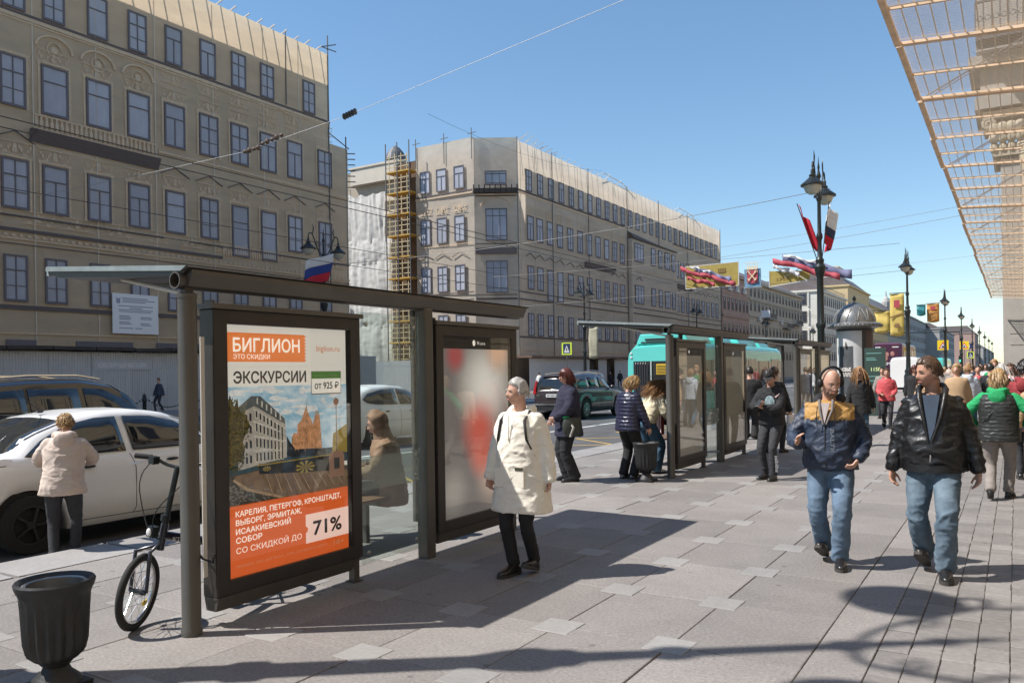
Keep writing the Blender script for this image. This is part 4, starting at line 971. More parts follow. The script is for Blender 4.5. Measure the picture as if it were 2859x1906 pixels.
# a flag: cloth sheet hung from a staff
def flag(label, base, tip, w, h, cols, sag=.3, seed=0, droop=(0, 0, -1), out=(0, 1, 0), cat="flag"):
    F = thing("flag", label, cat, base, 0, None); tip = V(tip)
    MB().tube([(0, 0, 0), tip], .018, 6).build("staff", m_iron, F)
    dn = V(droop).normalized(); ou = V(out).normalized(); n = 16; m_ = 6
    for k, c in enumerate(cols):
        b = []; ff = []
        for j in range(m_ + 1):
            v_ = (k + j / m_) / len(cols)
            for i in range(n + 1):
                u = i / n
                p = tip * (1 - v_ * h / tip.length) + dn * (w * u * sag) + ou * (w * u * (1 - sag * .4)) + dn.cross(ou) * (.16 * sin(u * 7 + seed + v_ * 2) * (.3 + u)) + ou * (.05 * sin(v_ * 5 + u * 4 + seed))
                b.append(tuple(p))
        for j in range(m_):
            for i in range(n): q = j * (n + 1) + i; ff.append((q, q + 1, q + n + 2, q + n + 1))
        me = bpy.data.meshes.new("cloth"); me.from_pydata(b, [], ff); o = obj("cloth", me, c, F, 180)
        sd = o.modifiers.new("s", 'SOLIDIFY'); sd.thickness = .006
    return F
f_w = mat("flag_white", (.78, .78, .80), .8, trl=.3); f_b = mat("flag_blue", (.035, .075, .33), .8, trl=.3); f_r = mat("flag_red", (.60, .025, .05), .8, trl=.3); f_n = mat("flag_navy", (.04, .06, .12), .8, trl=.2)
flag("long red flag drooping from the nearest street lamp", (-6.05, 30.75, 5.5), (-.68, -.15, 2.2), .6, 1.5, [f_r], .75, 1, out=(.45, .4, -.5), droop=(.25, 0, -1))
flag("white blue and red flag bunched on the nearest street lamp", (-5.92, 30.75, 5.6), (.30, -.1, 2.05), .85, 1.4, [f_w, f_w, f_n, f_r], .5, 2, out=(.2, .7, 0), droop=(-.3, 0, -1))
flag("Russian tricolour flag flying from the lamp before the tan netting", (-32.5, 32.5, 5.9), (.2, .6, 2.6), 2.7, 1.6, [f_w, f_b, f_r], .22, 3, out=(.1, -1, -.05), droop=(0, .0, -1))
m_ban = mat("banner_gold", (.55, .43, .12), .7, trl=.35, var=.15, vs=2); m_ban2 = mat("banner_yellow", (.80, .64, .20), .7, trl=.35, var=.12, vs=3); m_ban_r = mat("banner_red", (.56, .10, .13), .7, trl=.3)
m_ban_b = mat("banner_lilac", (.22, .22, .36), .7, trl=.25); m_teal = mat("sign_teal", (.03, .20, .22), .5); m_brown = mat("banner_brown", (.22, .13, .05), .7)
def lamp_banner(label, x, y, z0, z1, w, m, deco=True):
    B = thing("lamp_banner", label, "banner", (x, y, z0)); h = z1 - z0
    n = 10; vv = []; ff = []
    for j in range(n + 1):
        for i in range(5): vv.append((i / 4 * w, .06 * sin(j * .8 + i * .5), h * j / n - (.12 * sin(i * pi / 4) if j == 0 else 0)))
    for j in range(n):
        for i in range(4): q = j * 5 + i; ff.append((q, q + 1, q + 6, q + 5))
    me = bpy.data.meshes.new("cloth"); me.from_pydata(vv, [], ff); o = obj("cloth", me, m, B, 180); o.modifiers.new("s", 'SOLIDIFY').thickness = .01
    MB().tube([(-.05, 0, h + .04), (w + .1, 0, h + .04)], .025, 6).build("rod", m_iron, B)
    if deco:
        MB().box(w * .3, w * .7, -.1, -.09, h * .66, h * .84).build("emblem", m_ban_r, B); MB().prism([(0.02, -.09, h * .4), (w - .02, -.09, h * .5), (w - .02, -.09, h * .54), (.02, -.09, h * .44)], (0, .01, 0)).build("ribbon", m_brown, B)
        MB().ball((w * .5, -.09, h * .22), w * .22, .012, h * .06, 8, 5).build("print_crown", m_brown, B)
lamp_banner("tall yellow banner with red emblem on the second street lamp", -7.05, 58.6, 3.8, 6.5, .85, m_ban2)
lamp_banner("short yellow banner hung lower left of the second street lamp", -8.05, 58.9, 4.05, 5.4, .95, m_ban2, False)
lamp_banner("small orange banner near the third street lamp", -7.6, 91.5, 6.2, 8.0, 1.1, mat("banner_orange", (.70, .36, .10), .7, trl=.3))
lamp_banner("small teal sign beside the orange banner", -8.5, 91.2, 6.9, 7.9, .8, m_teal, False)
lamp_banner("pale faded banner on the lamp before the corner building", -32.2, 64.5, 2.9, 5.6, .9, mat("banner_pale", (.36, .34, .25), .7, var=.2, vs=3), False)
# hanging street decorations on a cross wire
Yb = 55
D1 = thing("hanging_banner", "gold banner with a crown and red white ribbon hung left of the coat of arms", "banner", (-19.75, Yb, 7.4))
MB().box(0, 3.75, -.02, .02, 0, 1.62).build("cloth", m_ban, D1)
fb = MB()
for a, b in (((0, 0, 0), (3.75, 0, 0)), ((3.75, 0, 0), (3.75, 0, 1.62)), ((3.75, 0, 1.62), (0, 0, 1.55)), ((0, 0, 1.55), (0, 0, 0))): fb.bar(a, b, .05)
fb.build("frame", f_w, D1)
def ribbon(parent, a, b, w, m, y, nm="ribbon", amp=.03):
    a = V(a); b = V(b); n = 14; w *= 1.2; vv = []; ff = []
    for i in range(n + 1):
        p = a.lerp(b, i / n); f_ = .75 + .3 * noise.noise(V((i * .6, w * 9, y))); dz = .07 * sin(i * .8 + w * 20); vv += [(p.x, y + 2 * amp * sin(i * 1.7), p.z + dz + w / 2 * f_), (p.x, y + 4 * amp * sin(i * 1.7 + .9), p.z + dz - w / 2 * f_)]
    for i in range(n): ff.append((2 * i, 2 * i + 2, 2 * i + 3, 2 * i + 1))
    me = bpy.data.meshes.new(nm); me.from_pydata(vv, [], ff); o = obj(nm, me, m, parent, 180); o.modifiers.new("s", 'SOLIDIFY').thickness = .008
ribbon(D1, (-.3, 0, 1.4), (3.6, 0, .1), .34, m_ban_r, -.25); ribbon(D1, (.7, 0, 1.4), (3.3, 0, .35), .4, m_ban_b, -.15); ribbon(D1, (.4, 0, 1.55), (1.9, 0, 1.0), .16, f_w, -.2); ribbon(D1, (.2, 0, .7), (2.2, 0, .2), .28, m_ban_r, -.3)
def crown(parent, c, s, m):
    b = MB(); b.box(c[0] - s * .3, c[0] + s * .3, c[1] - .02, c[1], c[2], c[2] + s * .1); pts = []
    for k in range(5):
        x = c[0] - s * .3 + s * .15 * k; b.prism([(x - s * .06, c[1], c[2] + s * .1), (x + s * .06, c[1], c[2] + s * .1), (x, c[1], c[2] + s * .34)], (0, -.02, 0)); b.ball((x, c[1] - .01, c[2] + s * .37), s * .04, .02, s * .04, 6, 4)
    b.build("crown", m, parent)
crown(D1, (2.6, -.03, .95), .8, m_brown)
D2 = thing("coat_of_arms", "red shield with crossed anchors under a gold crown hanging over the street", "emblem", (-15.05, Yb, 7.2))
MB().box(-.55, .55, -.04, .04, .02, 1.25).build("blue_mantle", mat("emblem_blue", (.05, .14, .28), .5, var=.5, vs=6, col2=(.25, .40, .5)), D2)
MB().prism([(-.36, -.06, .35), (0, -.06, .25), (.36, -.06, .35), (.36, -.06, 1.15), (-.36, -.06, 1.15)], (0, -.05, 0)).build("shield", m_ban_r, D2)
m_gold = mat("emblem_gold", (.75, .62, .42), .5)
an = MB().bar((-.26, -.14, .45), (.26, -.14, 1.05), .06).bar((.26, -.15, .45), (-.26, -.15, 1.05), .06)
for s in (-1, 1): an.tube([(s * (.26 + .1 * cos(t)), -.14, 1.0 + .1 * sin(t)) for t in [q * .35 for q in range(10)]], .02, 5).bar((s * .14, -.14, .45), (s * .3, -.14, .6), .05)
an.build("anchors", m_gold, D2); crown(D2, (0, -.1, 1.2), 1.1, m_gold)
MB().bar((-.6, 0, 0), (.6, 0, 0), .05).bar((-.6, 0, 1.7), (.6, 0, 1.7), .04).build("frame", f_w, D2)
D3 = thing("hanging_banner", "gold banner dated 1703 with a long tricolour ribbon behind the nearest lamp", "banner", (-13.95, Yb, 7.15))
MB().prism([(0, 0, 0), (2.6, 0, .28), (2.6, 0, .9), (0, 0, 1.05)], (0, .03, 0)).build("cloth", m_ban, D3)
text("1703", "lettering", m_brown, D3, (.5, -.02, .35), (1, 0, .06), (0, 0, 1), .75, .2, .01)
MB().bar((0, 0, 0), (4.4, 0, .5), .05).bar((0, 0, 0), (0, 0, 1.1), .05).bar((.6, 0, 1.5), (2.4, 0, .3), .04).bar((1.0, 0, .6), (2.2, 0, 1.2), .04).build("frame", f_w, D3)
ribbon(D3, (.3, 0, 1.75), (4.5, 0, .25), .42, m_ban_r, -.3); ribbon(D3, (.9, 0, 1.8), (5.2, 0, .4), .6, m_ban_b, -.15); ribbon(D3, (1.0, 0, 2.0), (3.6, 0, 1.2), .2, f_w, -.25); ribbon(D3, (.3, 0, 1.3), (2.0, 0, .7), .3, f_w, -.2)
# ---- overhead wires
m_wr = mat("overhead_wire", (.06, .06, .065), .5); m_wl = mat("span_wire_pale", (.42, .42, .42), .5)
def wire_thing(label, pts, r=.012, sag=0., m=None, sub=1):
    W = thing("overhead_wire", label, "wire", pts[0]); o0 = V(pts[0]); P = []
    for a, b in zip(pts, pts[1:]):
        for k in range(10): t = k / 10; q = V(a).lerp(V(b), t); q.z -= sag * 4 * t * (1 - t); P.append(q - o0)
    P.append(V(pts[-1]) - o0); MB().tube(P, r, 5).build("strand", m or m_wr, W); return W
w0 = wire_thing("pale span wire with brown insulators rising across the tan netting", [(-41.4, 20, 10.2), (-24, 20, 9.93)], .009, .05, m_wl)
MB().tube([V((17.4, 0, -.27)), V((22.5, 0, .12)), V((32.6, 0, 1.4)), V((44, 0, 2.9))], .009, 5).build("strand", m_wl, w0)
m_ins = mat("insulator_brown", (.14, .09, .06), .35); ib = MB()
for k in range(9): ib.ball((17.5 + k * .24, 0, -.27 + .035 * k * (1 if k > 3 else .3)), .1, .07 + .03 * (k % 2), .07 + .03 * (k % 2), 8, 6)
ib.build("insulator", m_ins, w0)
ib = MB()
for k in range(5): ib.ball((22.45 + k * .12, 0, .12 + .02 * k), .035, .11, .11, 8, 6)
ib.build("insulator", m_wr, w0)
for i, (x, z, l_) in enumerate([(-19.2, 6.0, "upper dark trolley wire running along the street before the tan netting"), (-19.9, 5.55, "lower dark trolley wire running along the street before the tan netting"), (-14.8, 6.05, "trolley wire above the near lanes of the street"), (-14.2, 6.05, "innermost trolley wire above the near lanes of the street")]):
    wire_thing(l_, [(x, -20, z), (x, 60, z), (x, 300, z)], .011)
for (a, b, l_, s) in [((-36, 55, 9.5), (-6, 55, 9.3), "cross wire carrying the hanging banners", .1), ((-36, 55, 6.9), (-6, 55, 7.6), "lower cross wire under the hanging banners", .1), ((-32.6, 32.6, 7.8), (-6, 33, 8.6), "thin cross wire from the far lamp to the nearest lamp", .4), ((-34, 70, 12), (3, 62, 13.0), "thin wire crossing the sky right of the nearest lamp", .4), ((-34, 62, 9.8), (3, 50, 10.4), "second thin wire crossing the sky right of the nearest lamp", .4), ((-36, 90, 12), (3, 80, 11.5), "faint wire above the second street lamp", .5), ((-36, 120, 12), (3, 110, 11), "faint wire above the third street lamp", .5), ((-34, 44, 19.5), (-38, 80, 23.5), "greenish cable bundle strung between the wrapped buildings", .8)]:
    wire_thing(l_, [a, b], .012 if 'cross' in l_ else .01, s)
for x, l_ in ((-20.5, "short wire dropper hanging in the sky left of the second street lamp"), (-18.5, "second short wire dropper hanging in the sky")): pass
# ---- kiosk column, litter urns, signs, bollards
m_kd = mat("kiosk_lead", (.20, .20, .20), .35, metal=.5, var=.12, vs=5); m_kb = mat("kiosk_body", (.045, .045, .048), .5)
K = thing("advertising_kiosk", "round advertising kiosk with a grey onion petal dome", "kiosk", (-5.0, 31.7, 0))
MB().lathe([(.70, 0), (.70, .5), (.62, .55), (.62, 3.05), (.70, 3.1)], 32).build("drum", m_kb, K, 40)
MB().lathe([(.70, 3.08), (.80, 3.12), (.93, 3.16), (.93, 3.24), (.80, 3.30), (.70, 3.32)], 48, flute=0).build("eaves", m_kd, K, 40)
ev = MB()
for k in range(40): a = 2 * pi * k / 40; ev.ball((.90 * cos(a), .90 * sin(a), 3.19), .05, .05, .06, 6, 5)
ev.build("eaves_beading", m_kd, K, 60)
dm = MB().lathe([(.72, 3.3), (.70, 3.45), (.64, 3.62), (.52, 3.8), (.34, 3.95), (.15, 4.03), (.05, 4.05), (.04, 4.12)], 40).build("dome", m_kd, K, 60)
pet = MB()
for k in range(12):
    a0 = 2 * pi * k / 12; P = []
    for t in range(13):
        w = sin(t / 12 * pi) * .24 * (1 if t < 7 else 1); s_ = abs(t - 6) / 6; ang = a0 + (t - 6) / 6 * .24 * (1 - .0 * s_)
        zz = 3.36 + .45 * sin(t / 12 * pi); r = interp([(3.3, .73), (3.45, .71), (3.62, .65), (3.8, .53), (3.95, .35)], zz); P.append((r * cos(ang), r * sin(ang), zz))
    pet.tube(P, .015, 5)
pet.build("dome_petals", mat("kiosk_lead_light", (.34, .34, .33), .35, metal=.5), dm, 60)
MB().lathe([(.02, 4.1), (.06, 4.15), (.07, 4.2), (.03, 4.27), (.002, 4.32)], 12).build("finial", m_kb, K, 60)
def curved_panel(a0, a1, z0, z1, r, nm, m, parent):
    n = 10; rs = [[(r * cos(a0 + (a1 - a0) * i / n), r * sin(a0 + (a1 - a0) * i / n), z) for i in range(n + 1)] for z in (z0, z1)]
    b = MB(); b.rings(rs, False, False, False); return b.build(nm, m, parent, 180, fix=False)
ac = atan2(-31.7, 5.0)      # towards the viewer
kp_ = curved_panel(ac - 1.35, ac + .38, .62, 3.0, .626, "poster", mat("kiosk_poster_grey", (.55, .55, .55), .5, var=.08, vs=2), K)
curved_panel(ac - .95, ac - .1, .7, 2.45, .63, "print_coat", mat("kiosk_print_dark", (.07, .075, .08), .6, var=.3, vs=5), kp_)
def kio(ang, z, s, w, h, m):
    b = V((cos(ang), sin(ang), 0)); t = V((-sin(ang), cos(ang), 0)); return text(s, "lettering", m, K, b * .655 + V((0, 0, z)) - t * (w / 2), t, (0, 0, 1), w, h, .02)
kh = MB(); kh.ball((cos(ac - .52) * .628, sin(ac - .52) * .628, 2.5), .02, .09, .13, 10, 8); kh.build("print_head", mat("kiosk_print_skin", (.38, .32, .28), .6), kp_)
kio(ac - .5, 1.55, "НОВЫЕ", .38, .13, m_po_w); kio(ac - .25, 1.36, "КОЛЛЕКЦИИ", .75, .13, m_po_w)
kq = curved_panel(ac + .62, ac + 1.4, .62, 3.0, .626, "poster", mat("kiosk_poster_plum", (.10, .06, .06), .5), K)
T1 = thing("stop_display", "dark bus stop display board with green digits beside the kiosk", "display", (-4.15, 30.4, 0), -.1)
MB().box(-.34, .34, -.05, .05, 0, 2.35).build("case", mat("display_green", (.035, .06, .05), .3), T1, bevel=.01)
text("1158", "digits", mat("display_digit", (.55, .65, .30), .5, emit=.5), T1, (-.12, -.055, 1.55), (1, 0, 0), UZ, .30, .13)
for k, (z, w) in enumerate(((2.15, .5), (1.98, .3), (1.92, .34), (1.35, .5), (1.2, .4))): MB().box(-.28, -.28 + w, -.056, -.051, z, z + .03).build("text_line", mat("display_line", (.15, .32, .28), .5), T1)
# urn bins
m_urn = mat("urn_black", (.015, .015, .016), .55, var=.3, vs=12, bump=.25, bs=50)
def make_urn(label, x, y):
    U = thing("litter_urn", label, "litter bin", (x, y, 0), 0, "cast iron litter urns")
    MB().box(-.155, .155, -.155, .155, 0, .035).lathe([(.15, .035), (.14, .06), (.09, .10), (.075, .13), (.10, .155), (.09, .17)], 20).build("foot", m_urn, U, 40)
    prof = [(.07, .165), (.13, .175), (.172, .21), (.188, .27), (.193, .34), (.2, .46), (.206, .54), (.212, .56), (.222, .575), (.232, .60), (.236, .618), (.228, .63), (.205, .625), (.19, .61), (.18, .4), (.16, .3), (.02, .28)]
    MB().lathe(prof, 72, flute=18, fr=(.2, .53)).build("bowl", m_urn, U, 45)
    MB().lathe([(.19, .607), (.18, .612), (.165, .606), (.16, .45)], 28, cap=False).build("liner", mat("galvanised", (.3, .3, .3), .4, metal=.8), U, 45)
    U.scale = (.85, .85, .94)
    return U
make_urn("black fluted litter urn in the bottom left corner", -4.47, 2.41)
make_urn("black fluted litter urn beside the second shelter's post", -4.80, 11.5)
def make_bollard(label, x, y):
    B = thing("bollard", label, "bollard", (x, y, 0), 0, "chained bollards across the street")
    MB().lathe([(.13, 0), (.13, .12), (.09, .16), (.085, .6), (.11, .64), (.11, .72), (.07, .78), (.09, .86), (.05, .94), (.01, 1.0)], 14).build("shaft", m_iron, B, 40)
    ch = MB()
    for k in range(18):
        t = k / 17; ch.ball((0, .1 + 2.3 * t, .74 - .42 * 4 * t * (1 - t)), .022, .06, .035, 6, 4)
    ch.build("chain", m_iron, B, 60)
for k in range(6): make_bollard(["bollard behind the black car's rear window, across the street", "bollard with sagging chains standing before the grey hoarding", "bollard half hidden by the shelter post, across the street", "bollard across the street seen under the shelter roof", "bollard across the street at the side street corner", "last chained bollard before the side street"][k], -33.6, 19.75 + k * 2.5)
def road_sign(label, x, y, z, s, kind, pole=True):
    R = thing("road_sign", label, "road sign", (x, y, 0))
    if pole: MB().tube([(0, 0, 0), (0, 0, z + s)], .035, 8).build("post", m_pole, R)
    yl = mat("sign_yellow", (.80, .58, .02), .5); bl_ = mat("sign_blue", (.015, .03, .09), .5); rd_ = mat("sign_red", (.6, .03, .03), .5)
    y_ = -.05
    if kind == 'warn':
        MB().box(-s / 2, s / 2, y_, y_ + .02, z, z + s).build("plate", yl, R)
        MB().prism([(-s * .4, y_ - .004, z + s * .15), (s * .4, y_ - .004, z + s * .15), (0, y_ - .004, z + s * .85)], (0, .003, 0)).build("red_triangle", rd_, R)
        MB().prism([(-s * .28, y_ - .008, z + s * .215), (s * .28, y_ - .008, z + s * .215), (0, y_ - .008, z + s * .7)], (0, .003, 0)).build("white_triangle", f_w, R)
        MB().ball((0, y_ - .01, z + s * .34), s * .1, .004, s * .1, 8, 6).build("figures", m_po_k, R)
    elif kind == 'cross':
        MB().box(-s * .55, s * .55, y_ + .002, y_ + .02, z - s * .1, z + s * 1.1).build("border", mat("sign_lime", (.62, .78, .05), .5), R)
        MB().box(-s * .4, s * .4, y_, y_ + .01, z, z + s).build("plate", bl_, R)
        MB().prism([(-s * .32, y_ - .004, z + s * .1), (s * .32, y_ - .004, z + s * .1), (0, y_ - .004, z + s * .85)], (0, .003, 0)).build("white_triangle", f_w, R)
        MB().ball((0, y_ - .008, z + s * .42), s * .06, .004, s * .17, 8, 6).build("walking_figure", m_po_k, R)
    elif kind == 'round':
        MB().rings([[(s / 2 * cos(a * pi / 12), yy, z + s / 2 + s / 2 * sin(a * pi / 12)) for a in range(24)] for yy in (y_, y_ + .02)]).build("plate", bl_, R)
        MB().box(-s * .07, s * .07, y_ - .006, y_ - .002, z + s * .2, z + s * .8).build("arrow", f_w, R)
    elif kind == 'panel':
        MB().box(-s / 2, s / 2, y_, y_ + .02, z, z + s).build("plate", mat("sign_pale", (.55, .53, .52), .5), R)
        MB().rings([[(s * .3 * cos(a * pi / 10), yy, z + s * .6 + s * .3 * sin(a * pi / 10)) for a in range(20)] for yy in (y_ - .006, y_ - .002)]).build("red_ring", rd_, R)
    return R
road_sign("yellow framed warning sign right of the leather jacket man's head", -6.25, 92, 3.3, 1.0, 'warn')
road_sign("smaller yellow framed warning sign further right", -5.9, 124, 3.9, 1.1, 'warn')
road_sign("yellow framed pedestrian crossing sign at the corner building", -31.9, 59.8, 3.2, .85, 'cross')
road_sign("round blue arrow sign far along the near kerb", -6.0, 140, 4.2, .9, 'round')
road_sign("small blue crossing sign far along the near kerb", -5.9, 141, 2.9, .85, 'cross')
road_sign("parking restriction sign by the scaffold behind the shelter glass", -33.0, 45.5, 4.1, .75, 'panel')
TL = thing("traffic_light", "green traffic light hanging far down the near kerb", "traffic light", (-6.6, 128, 0))
MB().tube([(0, 0, 0), (0, 0, 6.4), (-9, 0, 6.6)], .08, 8).build("mast", m_iron, TL); MB().box(-.18, .18, -.3, -.1, 2.2, 3.1).box(-8.6, -7.0, -.2, .1, 6.2, 6.9).build("housing", m_iron, TL)
MB().ball((0, -.32, 2.4), .14, .04, .14, 10, 6).build("green_lens", mat("green_light", (.05, .8, .35), .4, emit=1.5), TL)
BX = thing("loudspeaker_box", "small white box hung from a wire before the beige house", "sign", (-30.5, 118, 9.1)); MB().box(-.6, .6, -.1, .1, 0, 1.0).build("panel", m_paper, BX)
SN = thing("shop_sign", "dark sign box with white shapes on the corner building's wall", "sign", (-37.0, 96.5, 6.3)); MB().box(0, .3, -1.6, 1.6, 0, 1.0).build("box", m_dark, SN)
for k in range(4): MB().box(.31, .33, -1.2 + k * .65, -.9 + k * .65, .2, .85).build("white_shape", f_w, SN)
# ================================================================== BICYCLE
def make_bike():
    B = thing("bicycle", "dark folding bicycle leaning against the nearest shelter post", "bicycle", (-5.02, 3.36, 0), 0)
    B.rotation_euler = (0, radians(8), radians(4))
    mb_ = mat("bike_paint", (.012, .014, .028), .28, coat=.5); mty = mat("tyre_rubber", (.02, .02, .02), .85, bump=.3, bs=80); mch = mat("chrome", (.6, .6, .6), .2, metal=1)
    def wheel(cy, steer, ox=0.):
        Rz = Matrix.Rotation(steer, 3, 'Z'); c = V((ox, cy, .255)); R = .232
        def pt(r, a, x=0): return c + Rz @ V((x, r * cos(a), r * sin(a)))
        w = MB().tube([pt(R, k * pi / 24) for k in range(49)], .024, 8, False).build("tyre", mty, B, 60)
        rm = MB().tube([pt(R - .03, k * pi / 20) for k in range(41)], .012, 6, False).build("rim", mch, w, 60)
        sp = MB()
        for k in range(20):
            s_ = .03 * (1 if k % 2 else -1); sp.tube([pt(.02, k * pi / 10 + .6 * s_ / .03, s_), pt(R - .03, k * pi / 10)], .0022, 4)
        sp.build("spokes", mch, w); MB().tube([c + Rz @ V((-.05, 0, 0)), c + Rz @ V((.05, 0, 0))], .02, 8).build("hub", m_iron, w)
        MB().box(0, 0, 0, 0, 0, 0).v
        MB().xbox(Matrix.Translation(pt(R * .55, -.9, .008)) @ Rz.to_4x4(), .008, .05, .03).build("reflector", mat("reflector_yellow", (.8, .55, .02), .4), w)
        return c, Rz
    st = radians(24)
    c1, Rz = wheel(-.12, st, -.02); c2, _ = wheel(.88, 0, 0)
    hd = V((0, .02, .62)); top = V((0, .10, 1.08))
    MB().tube([c1 + Rz @ V((-.055, 0, 0)), c1 + Rz @ V((-.05, .02, .27)), hd + V((0, -.02, -.06))], .013, 8).tube([c1 + Rz @ V((.055, 0, 0)), c1 + Rz @ V((.05, .02, .27)), hd + V((0, -.02, -.06))], .013, 8).tube([hd + V((0, -.01, -.1)), hd + V((0, .015, .08))], .026, 10).build("fork", mb_, B, 50)
    MB().tube([hd + V((0, .01, .05)), top], .019, 10).tube([hd + V((0, .012, .1)), hd + V((0, .014, .14))], .03, 10).build("stem", m_iron, B, 50)
    hb = [top + Rz @ V((-.29, -.03, .05)), top + Rz @ V((-.16, -.01, .05)), top + Rz @ V((-.07, 0, 0)), top + Rz @ V((.07, 0, 0)), top + Rz @ V((.16, -.01, .05)), top + Rz @ V((.29, -.03, .05))]
    h = MB().tube(smoothed(hb, 2), .012, 8).build("handlebar", m_iron, B, 50)
    MB().tube([hb[0], hb[0].lerp(hb[1], .85)], .018, 10).tube([hb[5], hb[5].lerp(hb[4], .85)], .018, 10).build("grip", mty, h, 50)
    MB().tube([hb[1] + V((0, -.03, -.02)), hb[0] + V((0.02, -.05, -.05))], .007, 6).tube([hb[4] + V((0, -.03, -.02)), hb[5] + V((-.02, -.05, -.05))], .007, 6).build("brake_lever", mch, h)
    MB().xbox(Matrix.Translation(hb[1] + V((.03, -.03, -.01))), .05, .05, .05).build("lever_clamp", m_iron, h)
    cb = MB()
    for s_ in (-1, 1): cb.tube(smoothed([hb[1 if s_ < 0 else 4], hb[1 if s_ < 0 else 4] + V((.02, -.14, -.12)), V((s_ * .04, -.12, .8)), V((s_ * .02, -.05, .6)), hd + V((0, .1, -.05))], 2), .004, 5)
    cb.build("brake_cable", m_iron, h)
    fr_ = MB().tube([hd, V((0, .35, .52)), V((0, .55, .45))], .032, 10).tube([V((0, .52, .28)), V((0, .58, .8))], .018, 10).tube([V((0, .53, .32)), c2], .012, 8).tube([V((0, .56, .55)), c2], .01, 8).build("frame", mb_, B, 50)
    MB().ball((0, .6, .82), .07, .14, .035, 10, 6).build("saddle", mty, B, 60)
    MB().tube([(.06, .53, .28), (.09, .53, .12)], .01, 6).tube([(-.06, .53, .28), (-.09, .53, .44)], .01, 6).box(.08, .17, .48, .58, .105, .13).box(-.17, -.08, .48, .58, .43, .455).build("crank", m_iron, B)
    fl = MB().xbox(Matrix.Translation((-.0, -.06, .66)), .06, .05, .07).build("head_light", m_iron, B); MB().ball((0, -.09, .66), .022, .012, .028, 8, 6).build("lens", mat("lens_white", (.8, .8, .8), .2), fl)
    text("B'TWIN", "lettering", m_wht_t, B, (.034, .08, .575), (0, 1, -.22), (0, 0, 1), .16, .03, .02)
    MB().tube([V((.0, .3, .56)), V((.2, .1, .6)), V((.42, .0, .56)), V((.5, .02, .55)), V((.3, .2, .55))], .007, 6).build("lock_cable", mty, B, 50)
make_bike()
